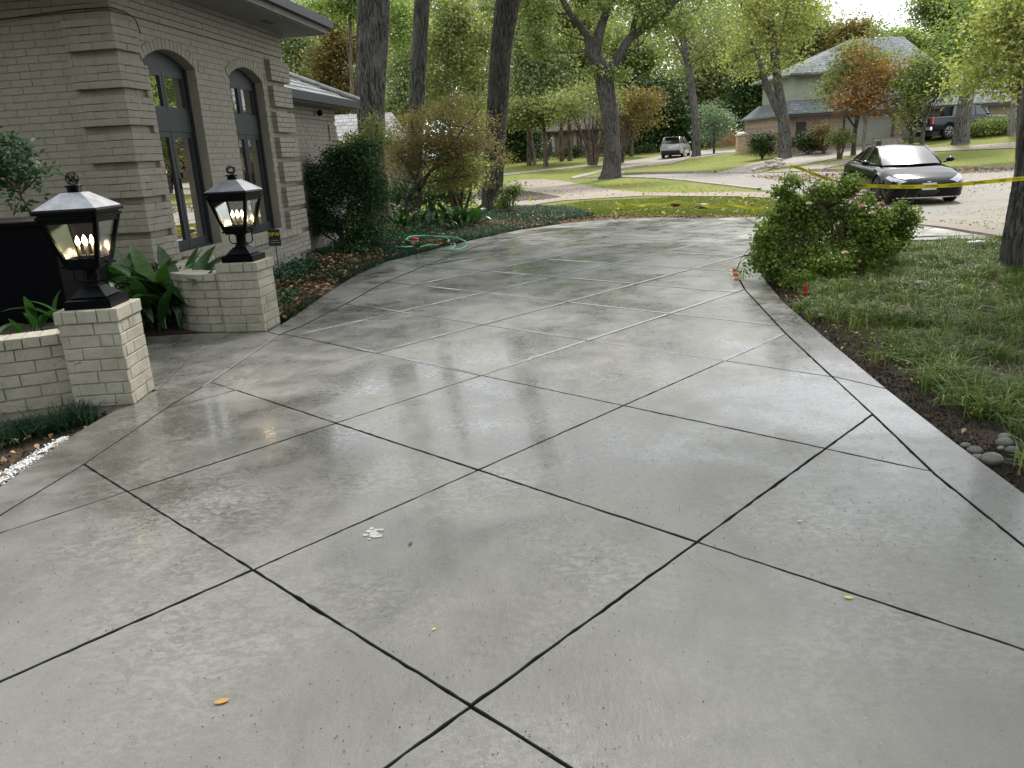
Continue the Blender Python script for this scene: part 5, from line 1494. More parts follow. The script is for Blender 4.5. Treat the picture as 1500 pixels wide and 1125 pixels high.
for q in rbl + rbl[:8]:
    p0 = Vector((3.75 + rnd.uniform(-.35, .35), YB + rnd.uniform(-.2, .3), 0)); c = Vector(q[:3]) + Vector((rnd.uniform(-.2, .2), rnd.uniform(-.1, .1), rnd.uniform(0, q[5] * .8)))
    mid = p0.lerp(c, .55) + Vector((0, 0, .12)); k.tube([p0, mid, c], [.009, .006, .003], 6, False)
    for _ in range(3): limb(k, mid.lerp(c, rnd.random()), (rnd.uniform(-1, 1), rnd.uniform(-1, 1), rnd.uniform(.2, 1)), .28, .0035, 1, rnd)
wpar(k.build('canes', M['stem'], None, True), rb)
M['petal'] = simple('rose_petal', (.72, .45, .36), .6, noise_scale=30, amt=.2)
M['petal_pale'] = simple('pale_petal', (.78, .62, .54), .6, noise_scale=30, amt=.15)
def rose(c, r, par=None, m='petal', seed=0):
    k = MB(); rn = random.Random(seed); c = Vector(c)
    for ring, (n, rr, tilt) in enumerate(((3, .35, 1.35), (5, .65, 1.0), (6, 1., .55))):
        for i in range(n):
            a = 2 * math.pi * i / n + ring + rn.uniform(-.2, .2); d = Vector((math.cos(a), math.sin(a), 0)); s = Vector((-d.y, d.x, 0))
            up = Vector((0, 0, 1)); e = d * math.cos(tilt) + up * math.sin(tilt)
            b = c + d * r * rr * .25; m_ = b + e * r * .6 + d * .1 * r; t = b + e * r * 1.05
            k.add([b - s * r * .15, b + s * r * .15, m_ + s * r * .42, t + s * r * .2 + d * r * .1, t - s * r * .2 + d * r * .1, m_ - s * r * .42], [(0, 1, 2, 5), (5, 2, 3, 4)])
    o = k.build('rose', M[m], None, True)
    if par: wpar(o, par)
    return o
for i, (u, v, dy) in enumerate([(1265, 282, -.55), (1256, 292, -.5), (1277, 314, -.6), (1262, 304, -.55), (1238, 372, -.85), (1290, 300, -.4), (1185, 300, -.4)]):
    rose(W(u, v, YB + dy), .032, rb, 'petal' if i % 2 else 'petal_pale', i)
fr = empty('fallen_rose_sprig', (2.68, 8.9, 0), 0, 'bent sprig with peach roses resting on the drive edge beside the bush', 'flower')
for i, (u, v) in enumerate([(1077, 404), (1079, 411), (1076, 398)]): rose(GZ(u, v, .03), .045, fr, 'petal', 20 + i)
k = MB().tube([W(1120, 372, 8.9), W(1100, 362, 8.95), W(1086, 378, 9.0), GZ(1078, 396, .06)], [.005, .004, .004, .003], 6, False)
wpar(k.build('cane', M['stem'], None, True), fr)
wpar(foliage('leaves', pb(8.7, [(1092, 402, 12, 6), (1085, 410, 8, 5), (1100, 396, 8, 6)]), 10, 6, .03, .042, .028, M['leaf_rose'], None, seed=33, shell=.1), fr)

# ------------------------------------------------------------------ ground plants, litter
def m_blade(name, stops):
    t = NT(name); t.col(t.ramp(t.attr('v'), stops)); t.set('Roughness', .5); t.set('Specular IOR Level', .3)
    tr = t.n.new('ShaderNodeBsdfTranslucent'); t.l.new(t.mix(1., t.ramp(t.attr('v'), stops), (1.3, 1.4, .8), 'MULTIPLY'), tr.inputs['Color'])
    mx = t.n.new('ShaderNodeMixShader'); mx.inputs['Fac'].default_value = .25
    t.l.new(t.b.outputs[0], mx.inputs[1]); t.l.new(tr.outputs[0], mx.inputs[2]); t.l.new(mx.outputs[0], t.out.inputs['Surface']); return t.m
M['blade'] = m_blade('grass_blade', [(0, (.042, .085, .018)), (.45, (.098, .160, .036)), (.8, (.22, .255, .07)), (.93, (.22, .24, .08)), (1, (.30, .24, .12))])
M['mondo'] = m_blade('mondo_blade', [(0, (.008, .028, .014)), (.6, (.020, .055, .024)), (.95, (.05, .10, .05)), (1, (.16, .12, .06))])
M['lawn_blade'] = m_blade('lawn_blade', [(0, (.06, .095, .018)), (.6, (.13, .17, .035)), (1, (.26, .25, .08))])
def noise2(x, y, s, seed=0):
    r = np.random.default_rng(seed); o = np.zeros_like(x)
    for i in range(7):
        a = r.uniform(0, 6.28); f = s * r.uniform(.6, 1.9); o += np.sin((x * math.cos(a) + y * math.sin(a)) * f + r.uniform(0, 6.28))
    return o / 7 ** .5 / 1.0
def tufts(name, poly, n, per, h, w, m, spread=.03, lean=.5, dens=None, excl=(), seed=0, two=True, **kw):
    r = np.random.default_rng(seed); xs = [p[0] for p in poly]; ys = [p[1] for p in poly]
    X = r.uniform(min(xs), max(xs), n * 3); Y = r.uniform(min(ys), max(ys), n * 3)
    k = inpoly(X, Y, poly)
    for e in excl: k &= ~inpoly(X, Y, e)
    if dens is not None: k &= r.random(n * 3) < dens(X, Y)
    X, Y = X[k][:n], Y[k][:n]; m_ = len(X)
    hv = h * r.uniform(.6, 1.25, m_)
    X = np.repeat(X, per) + r.normal(size=m_ * per) * spread; Y = np.repeat(Y, per) + r.normal(size=m_ * per) * spread
    hh = np.repeat(hv, per) * r.uniform(.6, 1.15, m_ * per); N = len(X)
    a = r.uniform(0, 6.28, N); ln = np.abs(r.normal(size=N)) * lean * .6 + .1
    D = np.stack([np.cos(a), np.sin(a), np.zeros(N)], 1); S = np.stack([-np.sin(a), np.cos(a), np.zeros(N)], 1)
    P0 = np.stack([X, Y, T(X, Y) - .05], 1); Zv = np.array([0, 0, 1.])
    P1 = P0 + Zv * (hh * .62)[:, None] + D * (hh * ln * .35)[:, None]
    P2 = P0 + Zv * (hh * (1. - .25 * np.minimum(ln, 1)))[:, None] * .95 + D * (hh * ln * 1.05)[:, None]
    wv = (w * r.uniform(.7, 1.3, N))[:, None] * .5
    Q1 = np.stack([P0 - S * wv, P0 + S * wv, P1 + S * wv * .9, P1 - S * wv * .9], 1)
    att = np.clip(np.repeat(r.random(m_), per) * .5 + r.random(N) * .5, 0, 1)
    if two:
        Q2 = np.stack([P1 - S * wv * .9, P1 + S * wv * .9, P2 + S * wv * .12, P2 - S * wv * .12], 1)
        Q1 = np.concatenate([Q1, Q2]); att = np.concatenate([att, att])
    kw.setdefault('kind', 'stuff')
    return quads(name, Q1, m, None, att, **kw)

edgeR = np.array(OR + [(7.1, 10.6)])
def right_edge(y): return np.interp(y, edgeR[:9, 1], edgeR[:9, 0])
rl = [(2.05, 1.5), (2.13, 3.0), (2.264, 4.5), (2.45, 6.02), (2.6, 7.21), (2.85, 8.57), (3.23, 10.16), (3.9, 10.95), (4.9, 11.28), (6.3, 11.0), (7.0, 10.5), (8.0, 9.3), (11, 7.2), (12, 1.5)]
def densR(X, Y):
    d = X - right_edge(Y)
    b = sst(.06, .55, d + .22 * noise2(X, Y, 5, 3))
    c = sst(-.5, .7, noise2(X, Y, 6.5, 8))
    bald = sst(.1, .7, noise2(X, Y, 1.9, 21)) * sst(9, 5.5, Y)
    return np.clip(b * (.12 + c) * (1 - .85 * bald), 0, 1)
tufts('border_grass', rl, 5600, 22, .15, .0068, M['blade'], .034, 1.35, densR, seed=3, label='long dark clumping grass on the right of the drive', cat='grass')
tufts('short_grass', rl, 16000, 6, .045, .006, M['lawn_blade'], .03, .9, lambda X, Y: .9 * sst(.05, .5, X - right_edge(Y)) * sst(-.2, .9, noise2(X, Y, 2.3, 31)), seed=4, two=False, label='short yellowish grass in the thin patches right of the drive', cat='grass')
r_ = np.random.default_rng(71); X = r_.uniform(2, 10, 30000); Y = r_.uniform(1.8, 11.5, 30000)
kk_ = inpoly(X, Y, rl) & (r_.random(30000) < np.clip((.1 + sst(.0, .8, noise2(X, Y, 2.6, 51))) * sst(.15, .6, X - right_edge(Y)), 0, 1)); X, Y = X[kk_], Y[kk_]
quads('clover_cover', leafquads(np.stack([X, Y, -.035 + np.abs(r_.normal(size=len(X))) * .022], 1), .030, .026, 1.2, 0, r_), M['leaf_olive'], None, r_.random(len(X)), kind='stuff', label='low yellow-green leafy weeds between the grass clumps right of the drive', cat='ground cover')
# left: mondo grass along the curve of the drive
ll = [(-2.24, 7.9), (-2.18, 9.25), (-2.08, 10.8), (-1.84, 12.1), (-1.16, 13.5), (-.5, 14.75), (.29, 16.04), (1.2, 17.0), (.8, 17.9), (-.6, 17.4), (-2.2, 16.6), (-3.2, 15), (-3.5, 13), (-3.0, 11), (-2.9, 9.4), (-2.55, 8.2)]
tufts('mondo_grass', ll, 8200, 13, .115, .007, M['mondo'], .035, .9, lambda X, Y: np.clip((.62 + .5 * noise2(X, Y, 2.2, 5)) * (1 - np.exp(-((X + 2.7) ** 2 + (Y - 9.7) ** 2) / .35)) * (1 - .8 * np.exp(-((X + 2.5) ** 2 * 3 + (Y - 12.2) ** 2) / .6)), 0, 1), seed=5, label='low dark mondo grass along the left curve of the drive', cat='grass')
tufts('mondo_grass', [(-3.6, 4.4), (-2.95, 4.95), (-2.78, 5.02), (-2.72, 4.85), (-3.0, 4.6), (-3.2, 4.2)], 105, 24, .13, .006, M['mondo'], .03, 1.6, seed=6, label='tufts of dark mondo grass at the foot of the near pillar', cat='grass')
tufts('lawn_grass', [(.2, 18.2), (1.6, 18.8), (2.8, 18.9), (4.6, 17.7), (5.6, 17.2), (6.6, 16.4), (7.2, 18.5), (9, 28), (3, 29), (-1, 24), (-1, 18)], 26000, 4, .06, .010, M['lawn_blade'], .04, .7, excl=[gp(tan_px)], seed=7, two=False, label='leaf-strewn lawn blades beyond the far edge of the drive', cat='grass')

tufts('mondo_grass', gp([(690, 322), (735, 304), (790, 302), (835, 306), (868, 314), (850, 319), (790, 326), (745, 337), (690, 352)]), 4200, 12, .13, .009, M['mondo'], .05, .9, seed=15, label='dark mondo grass spreading from the foot of the leaning trunk', cat='grass')

def litter(name, poly, n, L, m, dens=None, seed=0, z=.0, excl=(), up=1.6, **kw):
    r = np.random.default_rng(seed); xs = [p[0] for p in poly]; ys = [p[1] for p in poly]
    X = r.uniform(min(xs), max(xs), n * 3); Y = r.uniform(min(ys), max(ys), n * 3); k = inpoly(X, Y, poly)
    for e in excl: k &= ~inpoly(X, Y, e)
    if dens is not None: k &= r.random(n * 3) < dens(X, Y)
    X, Y = X[k][:n], Y[k][:n]; P = np.stack([X, Y, T(X, Y) - .03 + z + r.uniform(0, .02, len(X))], 1)
    kw.setdefault('kind', 'stuff')
    return quads(name, leafquads(P, L, L * .55, up, 0, r), m, None, r.random(len(X)), **kw)
M['dead_leaf'] = leafmat('dead_leaf', [(0, (.075, .038, .022)), (.4, (.20, .105, .06)), (.75, (.34, .20, .12)), (1, (.48, .35, .23))], .1, .7)
M['yellow_leaf'] = leafmat('yellow_leaf', [(0, (.16, .10, .03)), (.5, (.38, .29, .09)), (1, (.55, .47, .22))], .1, .7)
bedL = [(-2.27, 7.8), (-2.18, 9.25), (-2.08, 10.8), (-1.84, 12.1), (-1.16, 13.5), (-.5, 14.75), (.29, 16.04), (1.35, 17.05), (1.2, 17.8), (-2, 18.6), (-4, 18.6), (-4, 9.8), (-2.9, 7.9)]
litter('leaf_litter', bedL, 5200, .075, M['dead_leaf'], lambda X, Y: np.clip(.10 + sst(.2, .8, noise2(X, Y, 1.6, 4)) + 1.3 * np.exp(-((X + 2.7) ** 2 + (Y - 9.7) ** 2) / .5) + 1.1 * np.exp(-((X + 2.5) ** 2 * 3 + (Y - 12.2) ** 2) / .9), 0, 1), seed=8, z=.055, label='brown fallen leaves over the bed beside the house', cat='leaves')
litter('leaf_litter', [(-2.78, 2.8), (-2.68, 3.74), (-2.71, 4.5), (-2.67, 5.0), (-3.0, 5.1), (-4.2, 4.8), (-4, 3)], 420, .055, M['dead_leaf'], seed=9, label='scattered brown leaves on bare soil before the low left wall', cat='leaves')
litter('leaf_litter', rl, 2600, .042, M['dead_leaf'], lambda X, Y: np.clip(1.1 - 1.5 * (X - right_edge(Y)), .10, 1) * sst(.02, .1, X - right_edge(Y)), seed=10, label='brown leaves and bark bits on the soil right of the drive', cat='leaves')
litter('fallen_yellow_leaves', [(-1, 18), (4, 18), (9, 19.5), (60, 22), (60, 62), (-20, 62), (-6, 21)], 9000, .11, M['yellow_leaf'], lambda X, Y: np.clip((26 / Y) ** 2.2, .05, 1) * np.clip(.45 + .6 * noise2(X, Y, .5, 6), .05, 1), seed=11, z=.035, label='small yellow leaves scattered over lawns and street', cat='leaves')
litter('kerb_leaves', [(12, 33), (26, 31.5), (26, 34.5), (16, 37), (12, 39)], 2600, .12, M['dead_leaf'], seed=12, z=.03, label='reddish leaves gathered in the gutter behind the black car', cat='leaves')
litter('mulch_strip', [(1.0, 17.2), (2.42, 17.5), (3.5, 17.2), (4.95, 16.1), (5.6, 15.75), (6.4, 14.9), (6.9, 14.6), (6.6, 15.6), (5.7, 16.7), (4.6, 17.4), (2.8, 18.6), (.8, 18.2), (-.2, 17.5), (.3, 16.3)], 2600, .06, M['dead_leaf'], seed=13, z=.01, label='dark mulch strip along the far end of the drive', cat='mulch')
litter('street_leaves', [(7.2, 10.5), (11, 8.5), (20, 9), (20, 30), (8.5, 27), (7.6, 17)], 2600, .055, M['yellow_leaf'], lambda X, Y: np.clip(.25 + .7 * noise2(X, Y, .9, 16), .03, 1), seed=19, z=.018, label='small dry leaves scattered on the street around the black car', cat='leaves')
# leafy ground cover close to the house and pillar
gcl = [(-2.35, 8.0), (-2.9, 8.1), (-3.4, 9.2), (-3.25, 12.2), (-3.0, 15.6), (-2.0, 17.5), (-1.0, 16.8), (-2.3, 14.0), (-2.75, 11.0), (-2.35, 9.2)]
r_ = np.random.default_rng(17); X = r_.uniform(-3.5, -.9, 26000); Y = r_.uniform(7.9, 17.5, 26000); kk_ = inpoly(X, Y, gcl) & (r_.random(26000) < np.clip(.45 + .75 * noise2(X, Y, 1.8, 14), 0, 1)) & ~((X + 2.7) ** 2 + (Y - 9.7) ** 2 < .42) & ~((X + 2.5) ** 2 * 3 + (Y - 12.2) ** 2 < .5)
X, Y = X[kk_], Y[kk_]; P = np.stack([X, Y, np.abs(r_.normal(size=len(X))) * .07 + .02 + .05 * np.clip(noise2(X, Y, 3, 2), 0, 1)], 1)
quads('ground_cover', leafquads(P, .055, .034, .9, 0, r_), M['leaf_camellia'], None, r_.random(len(X)) * .7, kind='stuff', label='leafy green ground cover in the bed in front of the house', cat='ground cover')
# ------------------------------------------------------------------ writing
def text(name, s, size, mat, parent, mw_, ext=.0006, align='CENTER'):
    cu = bpy.data.curves.new('t', 'FONT'); cu.body = s; cu.size = size; cu.extrude = ext; cu.align_x = align; cu.align_y = 'CENTER'
    cu.resolution_u = 2
    o = bpy.data.objects.new('t', cu); COL.objects.link(o)
    bpy.context.view_layer.update()
    me = bpy.data.meshes.new_from_object(o.evaluated_get(bpy.context.evaluated_depsgraph_get()))
    bpy.data.objects.remove(o); me.materials.clear(); me.materials.append(mat)
    t = bpy.data.objects.new(name, me); COL.objects.link(t)
    t.parent = parent
    t.matrix_basis = mw_
    if parent is not None: t.matrix_parent_inverse = (Matrix.Translation(parent.location) @ parent.rotation_euler.to_matrix().to_4x4()).inverted()
    return t
def frame(O, X, Z):
    """matrix whose local x = X, local y = Z (text up), local z = facing"""
    X = Vector(X).normalized(); Z = Vector(Z).normalized(); N = X.cross(Z)
    m = Matrix((X, Z, N)).transposed().to_4x4(); m.translation = Vector(O); return m

# ------------------------------------------------------------------ vehicles
def paint(name, c, rough=.12, metal=.2, coat=1.):
    t = NT(name); t.col(c); t.set('Roughness', rough + .1); t.set('Metallic', metal); t.set('Specular IOR Level', .42); t.set('Coat Weight', coat); t.set('Coat Roughness', rough * .4); return t.m
M['black_paint'] = paint('black_paint', (.004, .004, .006), .0, 0, 0.)
M['black_paint'].node_tree.nodes['Principled BSDF'].inputs['Specular IOR Level'].default_value = .24
M['silver_paint'] = paint('silver_paint', (.46, .48, .47), .25, .3)
M['navy_paint'] = paint('navy_paint', (.010, .018, .030), .12, 0, 0.)
M['tyre'] = simple('tyre', (.014, .014, .014), .85, noise_scale=40)
M['rim'] = simple('rim', (.42, .43, .44), .3, .8, 10, .1)
M['rim_dark'] = simple('rim_dark', (.05, .05, .055), .3, .6, 10, .1)
M['chrome'] = simple('chrome', (.62, .63, .64), .15, .95, 5, .05)
M['plastic'] = simple('black_plastic', (.012, .012, .013), .55)
def m_cglass(name, refl):
    t = NT(name); t.col((.012, .014, .016)); t.set('Roughness', .03); t.set('IOR', 1.5)
    gl = t.n.new('ShaderNodeBsdfGlossy'); gl.inputs['Roughness'].default_value = .04; gl.inputs['Color'].default_value = (.95, .97, 1, 1)
    mx = t.n.new('ShaderNodeMixShader'); mx.inputs[0].default_value = refl
    t.l.new(t.b.outputs[0], mx.inputs[1]); t.l.new(gl.outputs[0], mx.inputs[2]); t.l.new(mx.outputs[0], t.out.inputs['Surface']); return t.m
M['car_glass'] = m_cglass('car_glass', .03)
M['windscreen'] = m_cglass('windscreen_glass', .05)
M['windscreen'].node_tree.nodes['Principled BSDF'].inputs['Specular IOR Level'].default_value = .3
M['windscreen'].node_tree.nodes['Principled BSDF'].inputs['Roughness'].default_value = .2
M['windscreen'].node_tree.nodes['Glossy BSDF'].inputs['Roughness'].default_value = .30
M['lamp_clear'] = m_cglass('headlamp', .3)
M['lamp_red'] = simple('tail_lamp', (.42, .012, .010), .15, coat=1.)
M['plate'] = simple('plate', (.70, .71, .70), .5, noise_scale=30, amt=.05)
M['plate_ink'] = simple('plate_ink', (.03, .035, .06), .6)

def lerp_tab(tab, x):
    xs = [p[0] for p in tab]; return np.interp(x, xs, [p[1] for p in tab])
def vehicle(name, label, cat, loc, heading, V, paintm, rimm='rim'):
    """V: tables in metres, x forward"""
    root = empty(name, loc, heading, label, cat)
    x0, x1 = V['w'][0][0], V['w'][-1][0]; NX = 90
    wx = V['wheels']; R = V['R']
    def zbot(x):
        z = lerp_tab(V['zb'], x)
        for c in wx:
            q = (R + .055) ** 2 - (x - c) ** 2
            if q > 0: z = max(z, R + math.sqrt(q))
        return z
    def sec(x):
        w, zs, zd = lerp_tab(V['w'], x), lerp_tab(V['zs'], x), lerp_tab(V['zd'], x); zb0 = lerp_tab(V['zb'], x); zb = min(zbot(x), zs - .06)
        h = zs - zb0; f = lambda t: max(zb, zb0 + t * h)
        return [(w * .93, zb), (w * .985, f(.10) if zb <= zb0 + .001 else zb + .004), (w, max(f(.42), zb + .008)), (w * .995, max(f(.66), zb + .012)), (w * .965, f(.90)), (w * .92, zs), (w * .80, zs + (zd - zs) * .62), (w * .62, zs + (zd - zs) * .86), (w * .3, zd - .004), (0, zd)]
    xs = list(np.linspace(x0, x1, NX)); k = MB(); n = 10
    for x in xs:
        s = sec(x)
        for y, z in s: k.v.append((x, y, z))
        for y, z in reversed(s[:-1]): k.v.append((x, -y, z))
    m = 2 * n - 1
    for i in range(NX - 1):
        for j in range(m - 1): k.f.append((i * m + j, (i + 1) * m + j, (i + 1) * m + j + 1, i * m + j + 1))
    k.f.append(tuple(range(m))); k.f.append(tuple(reversed([(NX - 1) * m + j for j in range(m)])))
    k.build('body', M[paintm], root, True)
    # dark underbody and wheel wells
    k = MB(); hw = V['w'][len(V['w']) // 2][1]
    k.box(((x0 + x1) / 2, 0, .36), ((x1 - x0) * .93, hw * 1.5, .34))
    k.build('underbody', M['plastic'], root)
    # greenhouse
    gA, gB, gC, gD = V['gh']            # (x, half width, z) base front, top front, top rear, base rear
    def arc(p, bow, nn=9, crown=.0):
        return [Vector((p[0] + bow * (1 - (t * t)), p[1] * t, p[2] + crown * (1 - t * t))) for t in np.linspace(-1, 1, nn)]
    a, b, c, d = arc(gA, V.get('bow', .16), crown=.01), arc(gB, .06, crown=.03), arc(gC, -.05, crown=.03), arc(gD, -.10, crown=.01)
    def strip(rows, nm, mt, ins=0.):
        q = MB(); nn = len(rows[0])
        for r in rows: q.v += [tuple(v) for v in r]
        for i in range(len(rows) - 1):
            for j in range(nn - 1): q.f.append((i * nn + j, i * nn + j + 1, (i + 1) * nn + j + 1, (i + 1) * nn + j))
        return q.build(nm, M[mt], root, True)
    mid = lambda r, s, t, up: [p.lerp(q, t) + Vector((0, 0, up)) for p, q in zip(r, s)]
    strip([a, mid(a, b, .35, .02), mid(a, b, .7, .018), b], 'windscreen', 'windscreen')
    strip([b, mid(b, c, .33, V.get('rc', .035)), mid(b, c, .66, V.get('rc', .035)), c], 'roof', V.get('roofm', paintm))
    strip([c, mid(c, d, .5, .02), d], 'rear_window', 'car_glass')
    for sg in (1, -1):
        e = 0 if sg < 0 else -1
        A_, B_, C_, D_ = a[e], b[e], c[e], d[e]
        top = [B_, B_.lerp(C_, .33) + Vector((0, 0, V.get('rc', .035))), B_.lerp(C_, .66) + Vector((0, 0, V.get('rc', .035))), C_]
        q = MB(); bot = [A_, A_.lerp(D_, .33), A_.lerp(D_, .66), D_]
        for p in bot[1:3]: p.y += sg * .05
        q.v = [tuple(v) for v in bot + top]; q.f = [(0, 1, 5, 4), (1, 2, 6, 5), (2, 3, 7, 6)]
        q.build('side_window', M['car_glass'], root, True)
        pl_ = MB()
        for t0, t1, r_ in ((A_, B_, .028), (D_, C_, .03)): pl_.tube([t0, t0.lerp(t1, .5) + Vector((0, 0, .012)), t1], r_, 6)
        for f_ in V.get('pillars', (.45,)):
            p0 = A_.lerp(D_, f_) + Vector((0, sg * .045, 0)); tt = min(1, max(0, (p0.x - B_.x) / (C_.x - B_.x))); p1 = B_.lerp(C_, tt) + Vector((0, 0, .03)); pl_.tube([p0, p1], .026, 5)
        pl_.tube([A_, bot[1], bot[2], D_], .014, 5)
        pl_.build('window_pillars', M[V.get('pillarm', 'plastic')], root, True)
        mx_ = A_.x - .28; mir = MB().ball((mx_, sg * (hw + .09), A_.z + .07), .11, 10, 7, (.75, 1., .62)).tube([(mx_, sg * (hw - .08), A_.z - .0), (mx_, sg * (hw + .05), A_.z + .03)], .02, 5)
        mir.build('door_mirror', M[V.get('mirm', paintm)], root, True)
    for cx in wx:
        for sg in (1, -1):
            W_ = empty('wheel', (cx, sg * (hw - .125), R)); W_.parent = root; prof = [(R * .70, -.105), (R * .93, -.11), (R, -.085), (R, .085), (R * .93, .11), (R * .70, .105)]
            q = MB().lathe((0, 0, 0), prof, 28); q.v = [(x, z, y) for x, y, z in q.v]; q.f = [tuple(reversed(f)) for f in q.f]
            q.build('tyre', M['tyre'], W_, True)
            q = MB(); yo = sg * .112
            for i in range(5 if rimm == 'rim_dark' else 6):
                for da in (-.16, .16):
                    a_ = i * 2 * math.pi / (5 if rimm == 'rim_dark' else 6) + da
                    q.tube([(math.cos(a_) * .04, yo, math.sin(a_) * .04), (math.cos(a_ - da * .4) * R * .70, yo, math.sin(a_ - da * .4) * R * .70)], .018, 5)
            rr_ = [(R * .70 * math.cos(t), yo, R * .70 * math.sin(t)) for t in np.linspace(0, 2 * math.pi, 25)]
            q.tube(rr_, .016, 5, False); q.ball((0, yo, 0), .055, 8, 5, (1, .4, 1))
            q.build('rim', M[rimm], W_, True)
    def patch(nm, mt, xa, xb, ja, jb, sg, off=.006, na=8, tri=None):
        """a lens lying on the body skin: x range, section index range"""
        q = MB(); js = np.linspace(ja, jb, 6)
        for i, x in enumerate(np.linspace(xa, xb, na)):
            t = i / (na - 1); s = sec(x)
            jr = js if tri is None else ja + (js - ja) * (tri[0] + (tri[1] - tri[0]) * t)
            for j in jr:
                k0 = min(int(j), n - 2); f = j - k0; y = s[k0][0] * (1 - f) + s[k0 + 1][0] * f; z = s[k0][1] * (1 - f) + s[k0 + 1][1] * f
                q.v.append((x + (off if x > 0 else -off), sg * (y + off), z + off * .6))
        for i in range(na - 1):
            for j in range(5):
                f = (i * 6 + j, (i + 1) * 6 + j, (i + 1) * 6 + j + 1, i * 6 + j + 1); q.f.append(f if sg > 0 else f[::-1])
        return q.build(nm, M[mt], root, True)
    return root, patch, sec

sed = dict(L=4.98, R=.352, wheels=(1.50, -1.46),
 w=[(-2.49, .60), (-2.44, .76), (-2.30, .88), (-1.9, .955), (-1.2, .985), (0, .975), (1.2, .975), (1.75, .97), (2.1, .92), (2.28, .84), (2.38, .74), (2.45, .58), (2.49, .30)],
 zb=[(-2.49, .42), (-2.3, .27), (-1.9, .2), (1.9, .19), (2.3, .17), (2.49, .20)],
 zs=[(-2.49, .80), (-2.3, .93), (-1.5, .97), (0, .90), (1.0, .86), (1.6, .80), (2.0, .69), (2.25, .60), (2.4, .53), (2.49, .46)],
 zd=[(-2.49, .86), (-2.4, 1.02), (-2.2, 1.08), (-1.7, 1.06), (0, 1.0), (.9, .97), (1.5, .89), (2.0, .765), (2.3, .655), (2.43, .58), (2.49, .50)],
 gh=((1.02, .74, .955), (.20, .60, 1.37), (-.85, .56, 1.39), (-1.95, .66, 1.075)), bow=.30, rc=.045, pillars=(.42, .72))
cf = G(1362, 292); hd_dir = Vector((-.16, -.987, 0)).normalized(); hda = math.atan2(hd_dir.y, hd_dir.x)
ccx = Vector((10.55, 19.75, 0)) - hd_dir * 2.49
zc = gz(ccx.x, ccx.y) + .0
car, patch, sec = vehicle('sedan_car', 'glossy black sedan parked in the street facing the drive behind the rose bush', 'car', (ccx.x, ccx.y, zc - .03), hda, sed, 'black_paint', 'rim_dark')
for sg in (1, -1): patch('headlight', 'lamp_clear', 1.98, 2.40, 4.6, 6.6, sg, tri=(.45, 1.))
k = MB()
s_ = [(2.30 + .185 * (1 - (y / .72) ** 2), y) for y in np.linspace(-.72, .72, 13)]
for x, y in s_: k.v += [(x + .012, y, .24), (x + .03, y, .33), (x + .012, y, .42)]
for i in range(12):
    for j in (0, 1): k.f.append((3 * i + j, 3 * (i + 1) + j, 3 * (i + 1) + j + 1, 3 * i + j + 1))
k.build('lower_grille', M['plastic'], car, True)
k = MB()
for (x, y), (xa, ya) in zip(s_[:-1], s_[1:]): k.frame_box((0, 0, 0), (1, 0, 0), (0, 1, 0), (0, 0, 1), min(x, xa) - .1, max(x, xa) + .035, y, ya, .175, .20)
k.build('front_splitter', M['chrome'], car)
MB().box((2.515, 0, .455), (.012, .33, .165)).build('license_plate', M['plate'], car)
pl_o = [c for c in car.children if c.name.startswith('license_plate')][0]
bpy.context.view_layer.update()
cmw = Matrix.Translation(car.location) @ car.rotation_euler.to_matrix().to_4x4()
def on_car(root, lx, ly, lz): return (Matrix.Translation(root.location) @ root.rotation_euler.to_matrix().to_4x4()) @ Vector((lx, ly, lz))
def car_text(root, s, size, m, lx, ly, lz, nm='plate_lettering', rear=False):
    Rm = root.rotation_euler.to_matrix(); X = Rm @ Vector((0, -1 if rear else 1, 0)); text(nm, s, size, m, root, frame(on_car(root, lx, ly, lz), X, (0, 0, 1)))
car_text(car, 'RTW-5392', .075, M['plate_ink'], 2.523, 0, .45)
k = MB(); k.add([(2.475, -.05, .575), (2.475, .05, .575), (2.48, .045, .562), (2.48, .011, .564), (2.505, 0, .49), (2.48, -.011, .564), (2.48, -.045, .562)], [(0, 6, 5, 3, 2, 1), (5, 4, 3)]).build('bonnet_badge', M['chrome'], car)

suv = dict(R=.36, wheels=(1.38, -1.36),
 w=[(-2.38, .72), (-2.34, .84), (-2.2, .91), (-1.6, .945), (0, .94), (1.5, .93), (2.1, .86), (2.3, .74), (2.38, .55)],
 zb=[(-2.38, .42), (-2.2, .34), (-1.7, .26), (1.7, .26), (2.38, .30)],
 zs=[(-2.38, 1.02), (-2.3, 1.06), (0, 1.02), (1.2, 1.0), (2.0, .92), (2.38, .78)],
 zd=[(-2.38, 1.06), (-2.3, 1.12), (0, 1.1), (1.2, 1.10), (2.0, .98), (2.38, .84)],
 gh=((1.0, .78, 1.08), (.25, .62, 1.60), (-1.85, .62, 1.62), (-2.25, .78, 1.10)), bow=.16, rc=.04, pillars=(.38, .68), pillarm='silver_paint')
sp_ = G(983, 232); sh = math.atan2(.92, .40)
sv, patch, sec = vehicle('suv_car', 'small silver hatchback-style car seen from behind, parked on the far street', 'car', (sp_.x + .9, sp_.y + 2.2, gz(sp_.x + .9, sp_.y + 2.2) - .02), sh, suv, 'silver_paint')
for sg in (1, -1): patch('tail_light', 'lamp_red', -2.36, -2.12, 4.4, 5.4, sg, na=5)
MB().box((-2.40, 0, .86), (.02, .42, .12)).build('license_plate', M['plate'], sv)
MB().box((-2.37, 0, .50), (.10, 1.55, .20)).build('rear_bumper', M['plastic'], sv)
MB().box((-2.02, 0, 1.66), (.34, 1.15, .025)).build('roof_spoiler', M['silver_paint'], sv)

